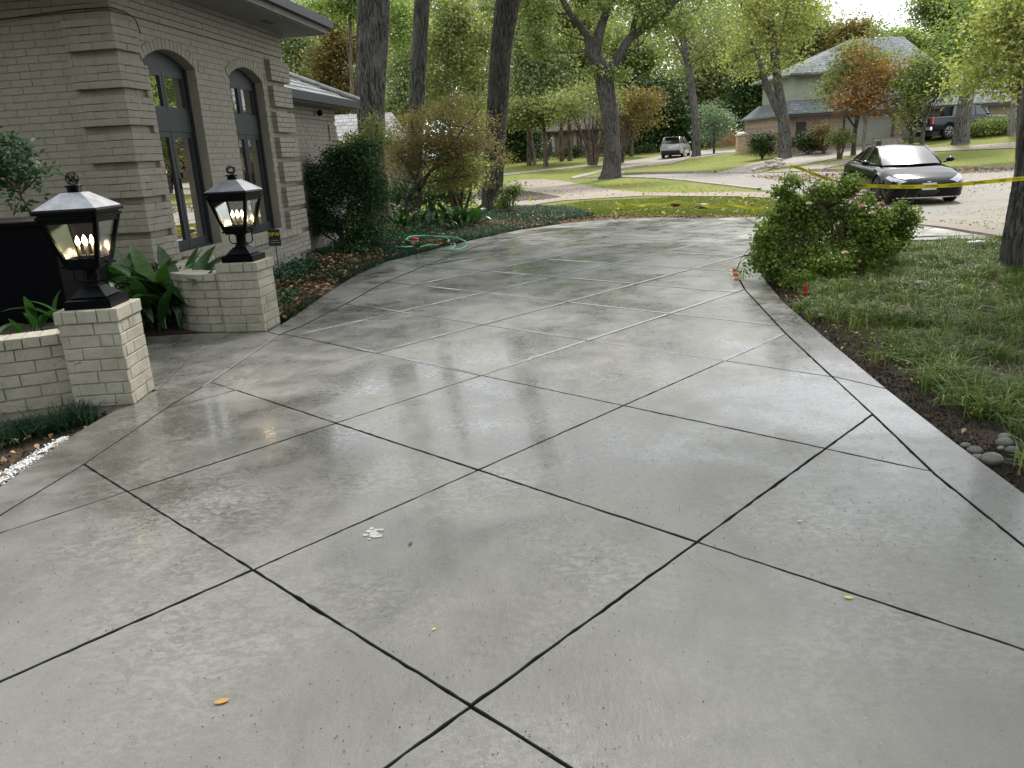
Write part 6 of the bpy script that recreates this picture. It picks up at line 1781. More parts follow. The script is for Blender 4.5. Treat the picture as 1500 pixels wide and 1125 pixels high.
trk = dict(R=.41, wheels=(1.98, -1.70),
 w=[(-2.94, .97), (-2.90, 1.0), (-1.2, 1.005), (1.5, 1.0), (2.5, .98), (2.85, .90), (2.94, .80)],
 zb=[(-2.94, .62), (-2.6, .55), (-1.2, .48), (1.2, .45), (2.94, .48)],
 zs=[(-2.94, 1.30), (-.9, 1.32), (.9, 1.28), (2.6, 1.20), (2.94, 1.05)],
 zd=[(-2.94, 1.33), (-.9, 1.36), (.9, 1.34), (2.6, 1.26), (2.94, 1.10)],
 gh=((1.25, .82, 1.33), (.70, .70, 1.90), (-.72, .70, 1.92), (-.92, .80, 1.34)), bow=.12, rc=.02, pillars=(.45, .93), pillarm='navy_paint')
tb = W(1364, 203, 51.3); th_ = rad(12)
dirt_ = Vector((math.cos(th_), math.sin(th_), 0)); tc_ = Vector((tb.x, tb.y, 0)) + dirt_ * 2.94 + Vector((math.sin(th_), -math.cos(th_), 0)) * (-.95)
tk, patch, sec = vehicle('pickup_truck', 'dark blue crew-cab pickup parked tail-out in front of the brick house', 'truck', (tc_.x, tc_.y, tb.z - .05), th_, trk, 'navy_paint')
for sg in (1, -1):
    MB().box((-2.935, sg * .90, 1.10), (.09, .19, .36)).build('tail_light', M['lamp_red'], tk)
MB().box((-3.02, 0, .66), (.16, 1.92, .20)).build('rear_bumper', M['chrome'], tk)
MB().box((-2.955, 0, 1.02), (.03, 1.45, .50)).build('tailgate', M['navy_paint'], tk)
MB().box((-2.975, 0, 1.14), (.02, .30, .06)).build('tailgate_handle', M['plastic'], tk)
MB().box((-1.95, 0, 1.35), (1.85, 1.62, .03)).build('cargo_bed', M['plastic'], tk)
MB().box((-3.09, 0, .60), (.012, .32, .16)).build('license_plate', M['plate'], tk)
dk = W(1104, 214, 84); 
dc, patch, sec = vehicle('parked_car', 'dark grey car mostly hidden behind the brick mailbox pillar', 'car', (dk.x + 1.4, dk.y, gz(dk.x, dk.y) - .05), rad(185), sed, 'navy_paint', 'rim')

# ------------------------------------------------------------------ houses across the street
def m_brick(name, a, b, mortar, sc=1.):
    t = NT(name); v = t.map(t.geo(), (1, 1, 1), (math.pi / 2, 0, 0))
    n = t.n.new('ShaderNodeTexBrick'); n.inputs['Scale'].default_value = 1.; n.inputs['Brick Width'].default_value = .22 * sc; n.inputs['Row Height'].default_value = .08 * sc; n.inputs['Mortar Size'].default_value = .008
    n.inputs['Color1'].default_value = a + (1,); n.inputs['Color2'].default_value = b + (1,); n.inputs['Mortar'].default_value = mortar + (1,)
    t.l.new(v, n.inputs['Vector']); c = t.mix(.6, n.outputs['Color'], t.ramp(t.noise(2.5, 5, .7), [(.3, .55), (.7, 1.4)]), 'MULTIPLY')
    t.col(c); t.set('Roughness', .85); t.bump(n.outputs['Fac'], -.6, .01); return t.m
M['far_brick'] = m_brick('far_brick', (.27, .165, .13), (.38, .28, .23), (.38, .35, .31))
M['brown_brick'] = m_brick('brown_brick', (.13, .085, .065), (.19, .12, .09), (.2, .17, .15))
M['tan_brick'] = m_brick('tan_brick', (.52, .36, .24), (.60, .44, .30), (.5, .42, .34))
M['siding'] = simple('siding', (.33, .34, .285), .7, noise_scale=1.5, amt=.08)
M['garage'] = simple('garage_door', (.40, .40, .36), .6, noise_scale=1.2, amt=.08)
M['white_trim'] = simple('white_trim', (.72, .70, .66), .6, noise_scale=2, amt=.08)
M['dark_trim'] = simple('dark_trim', (.045, .04, .035), .7)
def m_shingle(name, a, b, sc=1.):
    t = NT(name); v = t.geo()
    n = t.n.new('ShaderNodeTexBrick'); n.inputs['Brick Width'].default_value = .34 * sc; n.inputs['Row Height'].default_value = .16 * sc; n.inputs['Mortar Size'].default_value = .012; n.inputs['Scale'].default_value = 1
    n.inputs['Color1'].default_value = a + (1,); n.inputs['Color2'].default_value = b + (1,); n.inputs['Mortar'].default_value = vary(a, .45) + (1,)
    t.l.new(t.map(v, (1, 1, 1), (math.pi / 2, 0, 0)), n.inputs['Vector'])
    c = t.mix(.7, n.outputs['Color'], t.ramp(t.noise(1.8, 6, .7), [(.3, .65), (.7, 1.35)]), 'MULTIPLY'); t.col(c); t.set('Roughness', .95); t.set('Specular IOR Level', .15); t.bump(n.outputs['Fac'], -.8, .02); return t.m
M['grey_shingle'] = m_shingle('grey_shingle', (.115, .13, .135), (.185, .20, .20))
M['pale_shingle'] = m_shingle('pale_shingle', (.19, .19, .188), (.27, .27, .265))
M['brown_shingle'] = m_shingle('brown_shingle', (.13, .105, .09), (.20, .165, .14))

Y2 = 55.
h2 = empty('two_storey_house', W(1236, 218, Y2), 0, 'brick and sage-sided two-storey house with a grey hip roof up the hill at right', 'house')
def X2(u, y=Y2): return W(u, 190, y).x
def Z2(u, v, y=Y2): return W(u, v, y).z
def hbox(nm, mt, xa, xb, ya, yb, za, zb, par=h2):
    o = MB().frame_box((0, 0, 0), (1, 0, 0), (0, 1, 0), (0, 0, 1), xa, xb, ya, yb, za, zb).build(nm, M[mt], None); return wpar(o, par)
ze = 2.95; zg = .3
hbox('brick_wall', 'far_brick', X2(1150), X2(1236) , Y2, Y2 + 9, zg - .6, ze)
hbox('brick_wall', 'far_brick', X2(1310), X2(1321), Y2 - .02, Y2 + 9, zg, ze)
hbox('brick_wall', 'far_brick', X2(1339), X2(1413), Y2 + .01, Y2 + 9, zg, ze)
hbox('brick_wall', 'far_brick', X2(1446), X2(1560), Y2 + .02, Y2 + 9, zg, ze)
hbox('brick_wall', 'far_brick', X2(1236), X2(1310), Y2 + .03, Y2 + 9, 2.62, ze)
hbox('garage_recess', 'dark_trim', X2(1236), X2(1560), Y2 + .5, Y2 + .6, zg - .5, ze)
def garage(xa, xb, z0, z1, lab=None):
    g = MB().frame_box((0, 0, 0), (1, 0, 0), (0, 1, 0), (0, 0, 1), xa, xb, Y2 + .32, Y2 + .36, z0, z1).build('garage_door', M['garage'], None); wpar(g, h2)
    if lab: g['label'] = lab
    n_ = 8
    for i in range(n_):
        a = z0 + (z1 - z0) * i / n_; b = z0 + (z1 - z0) * (i + 1) / n_
        o = MB().add([(xa, Y2 + .318, a + .015), (xb, Y2 + .318, a + .015), (xb, Y2 + .27, b - .012), (xa, Y2 + .27, b - .012), (xb, Y2 + .318, b), (xa, Y2 + .318, b)], [(0, 1, 2, 3), (3, 2, 4, 5)]).build('door_panel', M['garage'], None)
        subp(o, g)
garage(X2(1237), X2(1309), zg, 2.6, 'wide grey garage door with horizontal panels')
garage(X2(1322), X2(1338), zg, 2.6)
garage(X2(1414), X2(1435), zg, 2.75)
hbox('door_jamb', 'white_trim', X2(1436), X2(1444), Y2 - .03, Y2 + .6, zg, ze)
hbox('door_jamb', 'dark_trim', X2(1234.5), X2(1237), Y2 - .04, Y2 + .5, zg - .3, 2.7)
w_ = hbox('window', 'dark_trim', X2(1166), X2(1180), Y2 - .05, Y2 + .1, 1.35, 2.45)
hbox('window', 'dark_trim', X2(1345), X2(1362), Y2 - .05, Y2 + .1, 1.5, 2.5)
# lower roof, with a slope above the garage fronts
def slope(nm, mt, pts, par=h2, th=.12):
    k = MB(); n_ = len(pts); k.v = [tuple(p) for p in pts] + [(p[0], p[1], p[2] - th) for p in pts]
    k.f = [tuple(range(n_)), tuple(reversed(range(n_, 2 * n_)))] + [(i, n_ + i, n_ + (i + 1) % n_, (i + 1) % n_) for i in range(n_)]
    return wpar(k.build(nm, M[mt], None), par)
xl, xr = X2(1143), X2(1372)
slope('lower_roof', 'grey_shingle', [(xl, Y2 - .7, ze + .05), (xr, Y2 - .7, ze + .05), (xr, Y2 + 1.2, ze + .95), (X2(1165), Y2 + 1.2, ze + .95)])
slope('lower_roof', 'grey_shingle', [(xl, Y2 - .7, ze + .05), (X2(1165), Y2 + 1.2, ze + .95), (X2(1165), Y2 + 8, ze + .95), (xl, Y2 + 9, ze + .05)])
hbox('eave_board', 'dark_trim', xl, X2(1560), Y2 - .74, Y2 - .66, ze - .17, ze + .03)
slope('garage_roof', 'grey_shingle', [(X2(1362), Y2 - .72, ze + .06), (X2(1580), Y2 - .72, ze + .06), (X2(1580), Y2 + 4.5, ze + 2.7), (X2(1400), Y2 + 4.5, ze + 2.7)])
# upper storey with lapped boards
xu0, xu1 = X2(1161, Y2 + 1.3), X2(1350, Y2 + 1.3); zu0, zu1 = ze + .85, Z2(1161, 111, Y2 + 1.3)
hbox('upper_wall', 'siding', xu0, xu1, Y2 + 1.3, Y2 + 8, zu0, zu1)
nb = 14
for i in range(nb):
    a = zu0 + (zu1 - zu0) * i / nb; b = zu0 + (zu1 - zu0) * (i + 1) / nb
    o = MB().add([(xu0 - .02, Y2 + 1.24, a), (xu1, Y2 + 1.24, a), (xu1, Y2 + 1.28, b), (xu0 - .02, Y2 + 1.28, b), (xu0 - .02, Y2 + 1.29, a), (xu1, Y2 + 1.29, a)], [(0, 1, 2, 3), (4, 5, 1, 0)]).build('siding_board', M['siding'], None); wpar(o, h2)
hbox('upper_eave', 'dark_trim', xu0 - .55, xu1 + .5, Y2 + .70, Y2 + .78, zu1 - .12, zu1 + .10)
hbox('upper_soffit', 'siding', xu0 - .5, xu1 + .45, Y2 + .78, Y2 + 8, zu1 - .03, zu1 + .02)
xq0, xq1 = xu0 - .6, xu1 + .55; rx0, rx1 = X2(1238, Y2 + 5), X2(1312, Y2 + 5); zr = Z2(1275, 56, Y2 + 5)
slope('hip_roof', 'grey_shingle', [(xq0, Y2 + .68, zu1 + .1), (xq1, Y2 + .68, zu1 + .1), (rx1, Y2 + 5, zr), (rx0, Y2 + 5, zr)])
slope('hip_roof', 'grey_shingle', [(xq0, Y2 + 9.3, zu1 + .1), (xq0, Y2 + .68, zu1 + .1), (rx0, Y2 + 5, zr)])
slope('hip_roof', 'grey_shingle', [(xq1, Y2 + .68, zu1 + .1), (xq1, Y2 + 9.3, zu1 + .1), (rx1, Y2 + 5, zr)])

# the long low brown house behind the left trees
Y3 = 90.
h3 = empty('ranch_house', (W(860, 215, Y3).x, Y3, 1.0), 0, 'long low brown brick house shaded by trees at the far end of the street', 'house')
x3 = lambda u: W(u, 215, Y3).x
hbox('wall', 'brown_brick', x3(755), x3(960), Y3, Y3 + 8, .3, 3.7, h3)
slope('roof', 'brown_shingle', [(x3(750), Y3 - .8, 3.6), (x3(966), Y3 - .8, 3.6), (x3(960), Y3 + 4, 6.0), (x3(756), Y3 + 4, 6.0)], h3)
for u0, u1 in ((797, 808), (928, 941), (845, 852), (880, 888)):
    wv = MB().frame_box((0, 0, 0), (1, 0, 0), (0, 1, 0), (0, 0, 1), x3(u0), x3(u1), Y3 - .12, Y3 - .02, 1.5, 3.1).build('window', M['dark_trim'], None); wpar(wv, h3)
    for e0, e1 in ((u0 - 4.5, u0 - .6), (u1 + .6, u1 + 4.5)):
        o = MB().frame_box((0, 0, 0), (1, 0, 0), (0, 1, 0), (0, 0, 1), x3(e0), x3(e1), Y3 - .14, Y3 - .02, 1.4, 3.15).build('shutter', M['siding'], None); wpar(o, h3)
    o = MB().frame_box((0, 0, 0), (1, 0, 0), (0, 1, 0), (0, 0, 1), x3((u0 + u1) / 2 - .3), x3((u0 + u1) / 2 + .3), Y3 - .15, Y3 - .12, 1.5, 3.1).build('muntin', M['siding'], None); subp(o, wv)
o = hbox('front_door', 'dark_trim', x3(866), x3(874), Y3 - .1, Y3, .9, 3.1, h3)
# small white gable end far right of the fence
h4 = empty('white_cottage', (W(1112, 195, 96).x, 96, 1.5), 0, 'bit of a white house with a brown roof behind the dark rounded hedge', 'house')
hbox('wall', 'white_trim', W(1103, 195, 96).x, W(1150, 195, 96).x, 96, 100, .8, W(1105, 184, 96).z, h4)
slope('roof', 'brown_shingle', [(W(1096, 185, 95).x, 95.2, W(1105, 184, 96).z), (W(1155, 185, 95).x, 95.2, W(1105, 184, 96).z), (W(1155, 185, 95).x, 98, W(1105, 173, 96).z), (W(1104, 185, 95).x, 98, W(1105, 173, 96).z)], h4)
# the neighbouring bungalow seen over the shrubs by the thick trunk
h5 = empty('bungalow', (W(545, 210, 34).x, 34, 0), 0, 'pale-roofed bungalow partly hidden behind the thick grey trunk', 'house')
xa5, xb5 = W(470, 200, 34).x, W(604, 200, 34).x; ze5 = W(540, 208, 34).z
hbox('wall', 'wall_brick', xa5, xb5 - .4, 34.5, 40, -.3, ze5, h5)
slope('roof', 'pale_shingle', [(xa5, 33.9, ze5), (xb5, 33.9, ze5), (xb5 - 1.2, 37.5, W(545, 166, 37.5).z), (xa5, 37.5, W(500, 168, 37.5).z)], h5)
hbox('gutter', 'fascia', xa5, xb5 + .05, 33.8, 33.9, ze5 - .14, ze5 - .01, h5)

# wooden fence and brick mailbox pillar
fe = empty('wooden_fence', (W(1085, 205, 90).x, 90, 1.2), 0, 'reddish wooden board fence beyond the silvery tree', 'fence')
M['fence_wood'] = simple('fence_wood', (.32, .16, .07), .8, noise_scale=4, amt=.3)
fx0, fx1 = W(1050, 205, 90).x, W(1108, 205, 90).x; q = fx0; zf = gz((fx0 + fx1) / 2, 90); zt5 = W(1090, 193, 90).z
while q < fx1:
    wpar(MB().frame_box((0, 0, 0), (1, 0, 0), (0, 1, 0), (0, 0, 1), q, q + .135, 90, 90.02, zf - .1, zt5 + random.uniform(-.02, .02)).build('board', M['fence_wood'], None), fe); q += .145
mp_ = W(1086, 219.5, 62); mz = gz(mp_.x, mp_.y)
mb = empty('mailbox_pillar', (mp_.x, mp_.y, mz), 0, 'tan brick mailbox pillar with a white rounded cap on the sunny lawn', 'mailbox')
hh_ = W(1086, 199, 62).z
wpar(MB().frame_box((mp_.x, mp_.y, 0), (1, 0, 0), (0, 1, 0), (0, 0, 1), -.36, .36, -.3, .3, mz - .4, hh_).build('shaft', M['tan_brick'], None), mb)
wpar(MB().frame_box((mp_.x, mp_.y, 0), (1, 0, 0), (0, 1, 0), (0, 0, 1), -.42, .42, -.36, .36, hh_, hh_ + .10).lathe((mp_.x, mp_.y, hh_ + .10), [(.40, 0), (.38, .08), (.28, .15), (.05, .18)], 14).build('cap', M['white_trim'], None, True), mb)
wpar(MB().frame_box((mp_.x, mp_.y - .31, 0), (1, 0, 0), (0, 1, 0), (0, 0, 1), -.14, .14, 0, .03, hh_ - .5, hh_ - .25).build('mailbox_door', M['tan_brick'], None), mb)

M['stone'] = simple('stone', (.36, .32, .27), .85, noise_scale=6, amt=.35, bump=.6)
_t = NT('river_stone'); _c = _t.ramp(_t.noise(45, 6, .7), [(.3, (.10, .098, .09)), (.7, (.27, .26, .235))])
_t.col(_t.mix(1., _c, _t.ramp(_t.rnd(), [(0, (.45, .5, .55)), (.5, (.9, .85, .8)), (1, (1.3, 1.2, 1.05))]), 'MULTIPLY')); _t.set('Roughness', .6); _t.bump(_t.noise(60, 5), .4, .004); M['river_stone'] = _t.m
def stone(c, r, sc, m, par=None, seed=0, name='stone', **kw):
    rn = np.random.default_rng(seed); k = MB().ball((0, 0, 0), r, 12, 8, sc); A = rn.normal(size=(4, 3)) * 2.2 / r * .5; ph = rn.uniform(0, 6, 4)
    k.v = [tuple(np.array(v) * (1 + .07 * sum(math.sin(float(np.dot(a, v)) * .9 + p) for a, p in zip(A, ph)) / 1.5) + np.array(c)) for v in k.v]
    o = k.build(name, M[m], None, True, **kw)
    if par is not None: wpar(o, par)
    return o
sp0 = G(1130, 245); sp_e = empty('stone_pile', sp0, 0, 'loose heap of rough stones at the edge of the lawn by the garage drive', 'stones')
for i, (u, v, s) in enumerate([(1108, 249, 9), (1115, 247, 8), (1120, 244, 9), (1127, 246, 8), (1134, 244, 10), (1125, 239, 9), (1132, 238, 8), (1139, 240, 8), (1142, 236, 8), (1147, 241, 7), (1137, 234, 7), (1104, 251, 7)]):
    p = G(u, v + 2); stone((p.x, p.y, p.z + .14), pxr(s / 2, p.y), (1.2, .9, .62), 'stone', sp_e, i)
pb_ = G(1312, 213); pe = empty('stone_planter', pb_, 0, 'low tan stone planter box by the bottom of the small trees', 'planter')
for r in range(3):
    for i in range(5):
        x = pb_.x - .85 + i * .36 + (r % 2) * .1; wpar(MB().box((x, pb_.y + 1.0, pb_.z + .10 + r * .14), (.34, .5, .13)).build('stone_block', M['stone'], None), pe)
wpar(MB().box((pb_.x, pb_.y + 1.0, pb_.z + .50), (2.0, .6, .05)).build('coping', M['tan_drive'], None), pe)
wpar(MB().box((pb_.x - .75, pb_.y + .72, pb_.z + .18), (.32, .04, .26)).build('opening', M['dark_trim'], None), pe)

# river stones in the soil at the lower right
for i, (u, v, r, lab) in enumerate([(1427, 659, 9, 'small pale round river stone touching the drive edge at the lower right'), (1453, 672, 14, 'largest speckled grey river stone in the lower right cluster'), (1432, 670, 8, 'half-buried grey river stone in front of the largest one'), (1470, 648, 10, 'flat bluish river stone at the back of the lower right cluster'), (1481, 659, 9, 'dark oval river stone at the right of the cluster'), (1466, 656, 5, 'tiny pinkish pebble between the oval river stones'), (1414, 652, 6, 'small tan pebble nearest the concrete border'), (1470, 640, 9, 'brownish stone sunk in the soil above the cluster')]):
    p = GZ(u, v + r * .5, -.03); rr = r * p.y / FPX * 1.1
    stone((p.x, p.y, p.z + rr * .45), rr, (1.15, .9, .68), 'river_stone', None, 40 + i, 'river_stone', label=lab, cat='stone', group='river stones beside the drive')
p = GZ(516, 386, .03); stone((p.x, p.y, .05), .10, (1.2, .9, .6), 'dark_trim', None, 60, 'dark_stone', label='dark stone lying among the brown leaves in the left bed', cat='stone')
p = G(1027, 304); stone((p.x, p.y, p.z + .04), .15, (1.2, .9, .5), 'river_stone', None, 61, 'grey_stone', label='low grey stone on the lawn just past the end of the drive', cat='stone')

# ------------------------------------------------------------------ small things
def m_plain(name, c, rough=.5, spec=.5):
    t = NT(name); t.col(c); t.set('Roughness', rough); t.set('Specular IOR Level', spec); return t.m
M['tape'] = simple('caution_tape', (.78, .68, .03), .35, noise_scale=6, amt=.1)
M['ink'] = m_plain('ink', (.015, .014, .012)); M['red'] = simple('red_flag', (.62, .025, .02), .5, noise_scale=12, amt=.15)
M['yellow'] = simple('yellow_flag', (.72, .66, .03), .5); M['wire'] = simple('flag_wire', (.25, .25, .25), .4, .8)
M['hose'] = simple('hose', (.07, .40, .25), .35, noise_scale=10, amt=.12); M['white_plastic'] = simple('white_plastic', (.75, .76, .77), .4, noise_scale=14, amt=.1)
def ribbon(P, w, tw, m, nm='tape_band', par=None, per=6):
    P, T_ = catmull([tuple(p) for p in P], tw, per); k = MB()
    for i, (p, a) in enumerate(zip(P, T_)):
        t = P[min(i + 1, len(P) - 1)] - P[max(0, i - 1)]; t = Vector(t).normalized(); up = Vector((0, 0, 1)); s = t.cross(up).normalized()
        e = up * math.cos(a) + s * math.sin(a)
        k.v += [tuple(Vector(p) - e * w / 2), tuple(Vector(p)), tuple(Vector(p) + e * w / 2)]
    for i in range(len(P) - 1):
        for j in (0, 1): k.f.append((3 * i + j, 3 * (i + 1) + j, 3 * (i + 1) + j + 1, 3 * i + j + 1))
    o = k.build(nm, m, None, True)
    if par is not None: wpar(o, par)
    return o, P
tp = empty('caution_tape', W(1330, 273, 8.6), 0, 'yellow caution tape strung from the rose bush to the right-hand trunk', 'caution tape')
yz = lambda u, v, y: W(u, v, y)
path = [yz(1158, 262, 9.35), yz(1157, 246, 9.35), yz(1166, 245, 9.3), yz(1188, 253, 9.2), yz(1212, 262, 9.1), yz(1232, 267, 9.0), yz(1252, 270.5, 8.9), yz(1290, 273, 8.8), yz(1335, 273.5, 8.7), yz(1383, 272, 8.6), yz(1412, 269.5, 8.55), yz(1460, 265, 8.5), yz(1492, 262, 8.2), yz(1530, 258, 8.05)]
_, CP = ribbon(path, .040, [.9, .3, .5, .15, .5, 1.0, .5, .2, .05, .1, 0, .1, 0, 0], M['tape'], par=tp)
CPv = [Vector(p) for p in CP]; Ls = [0]
for a, b in zip(CPv[:-1], CPv[1:]): Ls.append(Ls[-1] + (b - a).length)
s = .25; wi = 0
while s < Ls[-1] - .15:
    i = max(j for j in range(len(Ls)) if Ls[j] <= s); i = min(i, len(CPv) - 2)
    p = CPv[i].lerp(CPv[i + 1], (s - Ls[i]) / max(1e-6, Ls[i + 1] - Ls[i])); X = (CPv[i + 1] - CPv[i]).normalized()
    N_ = Vector((p.x, p.y, p.z - CH)).normalized() * -1; up = (Vector((0, 0, 1)) - X * X.z).normalized(); nn = X.cross(up)
    text('lettering', 'CAUTION', .029, M['ink'], tp, frame(p + nn * .004, X, up), .0003)
    s += .235
gt = empty('slack_tape', G(1000, 307), 0, 'slack yellow tape lying on the grass along the far end of the drive', 'caution tape')
pts = []; rn = random.Random(2)
for u, v in [(903, 309), (915, 308), (922, 309.5), (940, 310), (952, 308.5), (968, 307), (980, 305), (994, 305.5), (1008, 307), (1022, 307), (1035, 309.5), (1047, 310.5), (1062, 310.5), (1080, 312), (1100, 313), (1118, 313)]:
    p = G(u, v); pts.append((p.x, p.y + rn.uniform(-.15, .15), p.z + rn.uniform(.12, .2)))
ribbon(pts, .055, [rn.uniform(-.3, .6) for _ in pts], M['tape'], par=gt)
p = G(990, 304); stone((p.x, p.y, p.z + .08), .09, (1.6, .7, .6), 'leaf_orange', None, 66, 'orange_scrap', label='orange scrap on the grass beside the slack tape', cat='scrap')
yt = empty('tape_scrap', GZ(1466, 349, 0), 0, 'short crumpled piece of yellow tape on the ground left of the right trunk', 'caution tape')
ribbon([GZ(1455, 346, .05), GZ(1465, 348, .07), GZ(1472, 350, .04), GZ(1480, 352, .06)], .055, [.3, .9, .4, 1.], M['tape'], par=yt)

def flag(u, v, y, h, m, label, fl=.10, cat='marker flag', tri=True):
    b = W(u, v, y); g = gz(b.x, b.y); r = empty('survey_flag', (b.x, b.y, g - .03), 0, label, cat)
    MB().tube([(0, 0, 0), (.002, 0, h * .5), (0, 0, h)], .0016 * y / 6, 5).build('wire', M['wire'], r, True)
    k = MB(); n = 6
    for i in range(n + 1):
        t = i / n; x = -fl * .42 * t; yy = .012 * math.sin(t * 5); top = h - fl * .75 * t ** 1.2; bot = h - fl * 1.45 + fl * .25 * (1 - t)
        k.v += [(x, yy, top), (x, yy + .004, min(bot, top - .004))]
    k.f = [(2 * i, 2 * i + 1, 2 * i + 3, 2 * i + 2) for i in range(n)]
    k.build('flag_cloth', M[m], r, True)
flag(1182, 432, 7.55, .16, 'red', 'small red marker flag in the soil at the foot of the rose bush', .105)
flag(407, 428, 8.5, .16, 'red', 'tiny red marker flag half hidden by the far lantern pillar', .07)
p = G(778, 294); flag(778, 294, p.y, .24, 'yellow', 'yellow marker flag in the dark mulch on the left of the curved tan drive', .22)
p = G(943, 285); flag(943, 285, p.y, .16, 'yellow', 'faint yellow marker flag on the grass beyond the drive', .16)

sg_ = empty('security_sign', (W(407, 385, 9.3).x, 9.3, 0), rad(-8), 'small black yard sign with yellow letters behind the far lantern', 'sign')
s0 = W(407, 348, 9.3)
MB().tube([(0, .008, -.05), (0, .008, s0.z + .08)], .005, 6).build('stake', M['black_metal'], sg_, True)
MB().box((0, 0, s0.z), (.145, .010, .19)).build('panel', M['ink'], sg_)
Rm = sg_.rotation_euler.to_matrix()
text('lettering', 'DFW', .062, M['yellow'], sg_, frame(Vector(sg_.location) + Rm @ Vector((0, -.0062, s0.z + .038)), Rm @ Vector((1, 0, 0)), (0, 0, 1)), .0005)
k = MB()
for i in range(2):
    x = -.05
    while x < .05:
        l = random.uniform(.006, .016); k.box((x + l / 2, -.0058, s0.z - .03 - i * .026), (l, .001, .009)); x += l + .004
k.build('small_print', M['curtain'], sg_)

hp_ = [(594, 352), (600, 347), (620, 346), (645, 346), (665, 348), (678, 352), (684, 358), (676, 364), (662, 366), (650, 366)]
hs = empty('garden_hose', GZ(640, 356, .1), 0, 'coil of mint green garden hose lying on the bed left of the drive', 'hose')
def hz_(L, z=.10): return [GZ(u, v, z + .012 * math.sin(i * 1.7)) for i, (u, v) in enumerate(L)]
for L in (hp_, [(652, 367), (662, 364), (667, 359), (664, 356)], [(636, 347), (652, 348), (658, 352), (655, 354)], [(612, 354), (600, 353), (596, 350), (606, 346), (622, 345)], [(578, 361), (590, 362), (604, 361)], [(615, 362), (628, 359), (642, 359)]):
    P, R_ = catmull([tuple(p) for p in hz_(L)], [.014] * len(L), 5); wpar(MB().tube(P, .0135, 7).build('hose_loop', M['hose'], None, True), hs)
nz = MB().tube(hz_([(601, 351), (607, 350), (613, 350)], .12), [.02, .028, .018], 8).tube(hz_([(601, 357), (605, 356)], .12), [.02, .022], 7)
wpar(nz.build('nozzle', M['red'], None, True), hs)

p = GZ(1430, 355, .05); bt = empty('plastic_bottle', p, rad(10), 'crushed clear-white plastic bottle in the grass near the kerb', 'bottle')
q = MB().lathe((0, 0, 0), [(.03, -.13), (.035, -.12), (.034, -.05), (.027, -.02), (.035, .01), (.033, .07), (.014, .10), (.014, .125)], 10); q.v = [(z, x, y * .7) for x, y, z in q.v]
q.build('bottle_body', M['white_plastic'], bt, True); MB().box((.125, 0, 0), (.02, .03, .028)).build('bottle_cap', M['white_trim'], bt)
p = GZ(1347, 409, .1); wp_ = stone((p.x, p.y, .06), .036, (1.3, .9, .7), 'river_stone', None, 77, 'crumpled_wrapper', label='crumpled greyish wrapper in the long grass behind the red flag', cat='litter')
p = GZ(1204, 461, 0); stone((p.x, p.y, -.005), .035, (1.2, .8, .5), 'stone', None, 78, 'pale_stone', label='pale stone in the soil strip below the red flag', cat='stone')

def leaf_on(u, v, L, m, label, rz):
    p = GZ(u, v, .004); k = MB(); n = 7
    for i in range(n + 1):
        t = i / n; w = .24 * math.sin(math.pi * t) ** .8; z = .10 * (t - .5) ** 2
        k.v += [((t - .5), -w, z + .10 * w), ((t - .5), 0, z), ((t - .5), w, z + .16 * w)]
    for i in range(n): k.f += [(3*i, 3*i+3, 3*i+4, 3*i+1), (3*i+1, 3*i+4, 3*i+5, 3*i+2)]
    k.v = [tuple(c * L for c in v_) for v_ in k.v]
    o = k.build('fallen_leaf', m, None, True, label=label, cat='leaf', group='single leaves lying on the wet drive'); o.location = p; o.rotation_euler = (0, 0, rz)
M['l_orange'] = m_plain('leaf_orange_dry', (.50, .25, .07), .5); M['l_yellow'] = m_plain('leaf_yellow_dry', (.58, .46, .10), .5); M['l_dark'] = m_plain('leaf_dark_dry', (.04, .03, .02), .6)
leaf_on(325, 1027, .046, M['l_orange'], 'orange leaf lying alone on the slab at the lower left', .3)
leaf_on(636, 921, .017, M['l_yellow'], 'tiny yellow leaf left of the centre joint crossing', .6)
leaf_on(1243, 875, .034, M['l_yellow'], 'yellow leaf beside the long joint at the lower right', -.2)
leaf_on(1172, 763, .024, M['l_yellow'], 'small pale yellow leaf in the middle of the right-hand slab', 0)
leaf_on(601, 796, .030, M['l_dark'], 'dark curled leaf scrap on the centre slab', 1.2)
# footprint-like dried cement mark, white powder along the left edge
M['powder'] = simple('white_powder', (.82, .83, .84), .95, noise_scale=40, amt=.1)
r_ = np.random.default_rng(44); n_ = 7000; tt = r_.uniform(0, 1, n_)
ax = np.interp(tt, [0, .25, .5, 1], [-2.60, -2.66, -2.69, -2.70]); ay = np.interp(tt, [0, .25, .5, 1], [3.0, 3.55, 3.95, 4.55])
off = np.abs(r_.normal(size=n_)) * np.interp(tt, [0, .3, .6, 1], [.14, .10, .035, .02])
P = np.stack([ax - .03 - off, ay, -.045 + r_.uniform(0, .02, n_)], 1)
quads('white_powder', leafquads(P, .013, .011, 1.0, 0, r_), M['powder'], None, r_.random(n_), kind='stuff', label='spilled white powder along the left edge of the drive', cat='powder')
r_ = np.random.default_rng(45); n_ = 9000
ya = r_.uniform(1.6, 10, n_); xa_ = right_edge(ya) + .03 + np.abs(r_.normal(size=n_)) * .2
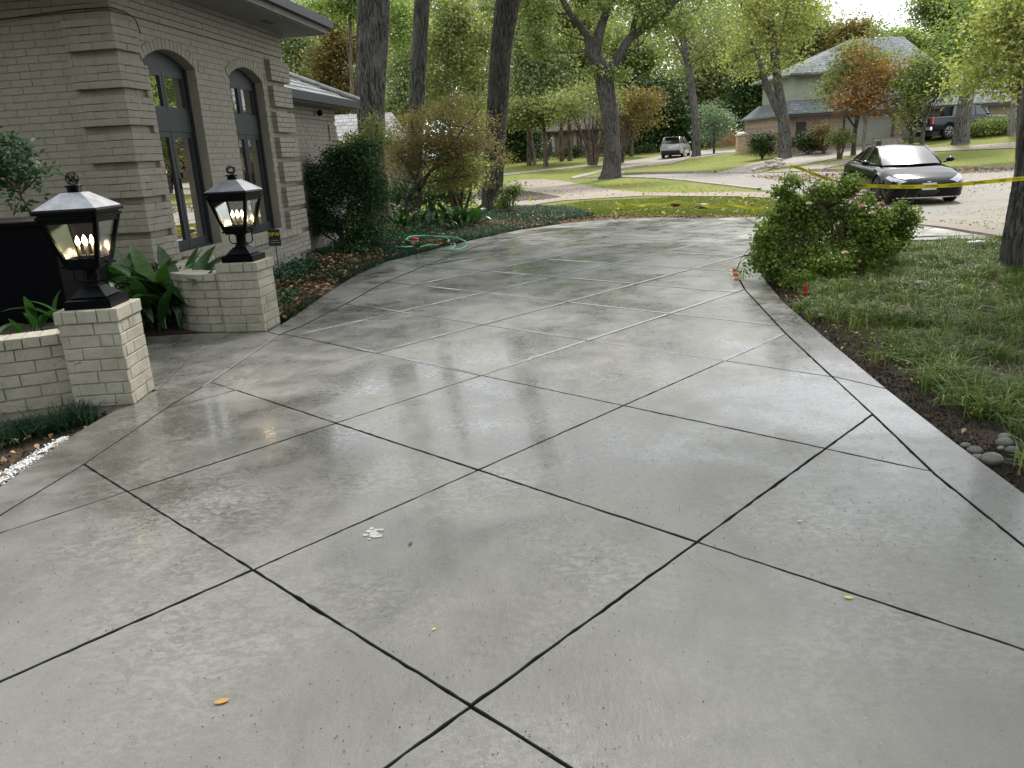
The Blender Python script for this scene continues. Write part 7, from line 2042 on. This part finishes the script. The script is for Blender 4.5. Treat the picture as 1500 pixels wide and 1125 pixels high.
yb = r_.uniform(2.5, 5.1, 900); xb_ = -2.74 - np.abs(r_.normal(size=900)) * .25
P = np.concatenate([np.stack([xa_, ya, np.full(n_, -.045)], 1), np.stack([xb_, yb, np.full(900, -.045)], 1)])
quads('soil_clods', leafquads(P, .016, .014, .3, 0, r_), M['soil'], None, r_.random(len(P)), kind='stuff', label='crumbs of dark soil along both edges of the drive', cat='soil')

# splashes of dried cement on the centre slab
M['cement'] = simple('dried_cement', (.40, .39, .36), .8, noise_scale=60, amt=.2)
p0 = GZ(547, 781, .002); k = MB(); rn = random.Random(8)
for i in range(26):
    a = rn.uniform(0, 6.28); q = rn.uniform(.0, .055) * rn.random() ** .3; r = rn.uniform(.004, .014)
    k.prism([(p0.x + math.cos(a) * q * .8 + r * math.cos(b) * rn.uniform(.7, 1.2), p0.y + math.sin(a) * q + r * math.sin(b) * rn.uniform(.7, 1.2)) for b in np.linspace(0, 2 * math.pi, 8)[:-1]], 0, .0022 + i * .00004)
k.build('cement_splash', M['cement'], None, label='pale splash of dried cement on the centre slab', cat='cement')

# grit and cement crumbs lying on the slabs
M['grit'] = simple('grit', (.045, .042, .036), .8, noise_scale=60, amt=.5)
M['grit_pale'] = simple('grit_pale', (.45, .44, .41), .8, noise_scale=60, amt=.2)
r_ = np.random.default_rng(46)
for nm, mt, n_, L_ in (('grit', 'grit', 8000, .0062), ('cement_crumbs', 'grit_pale', 2400, .0042)):
    Y = 1.5 + 8.5 * r_.random(n_) ** 1.4; X = r_.uniform(-2.2, 2.0, n_)
    k_ = r_.random(n_) < np.clip(.35 + .8 * noise2(X, Y, 1.6, 61 if nm == 'grit' else 62), .03, 1); X, Y = X[k_], Y[k_]
    P = np.stack([X, Y, np.full(len(X), .0012)], 1)
    quads(nm, leafquads(P, L_, L_ * .8, 1.2, 0, r_) + np.array([0, 0, .001]), M[mt], None, r_.random(len(X)), kind='stuff', label='dark grit scattered over the wet slabs' if nm == 'grit' else 'pale cement crumbs scattered over the wet slabs', cat='grit')
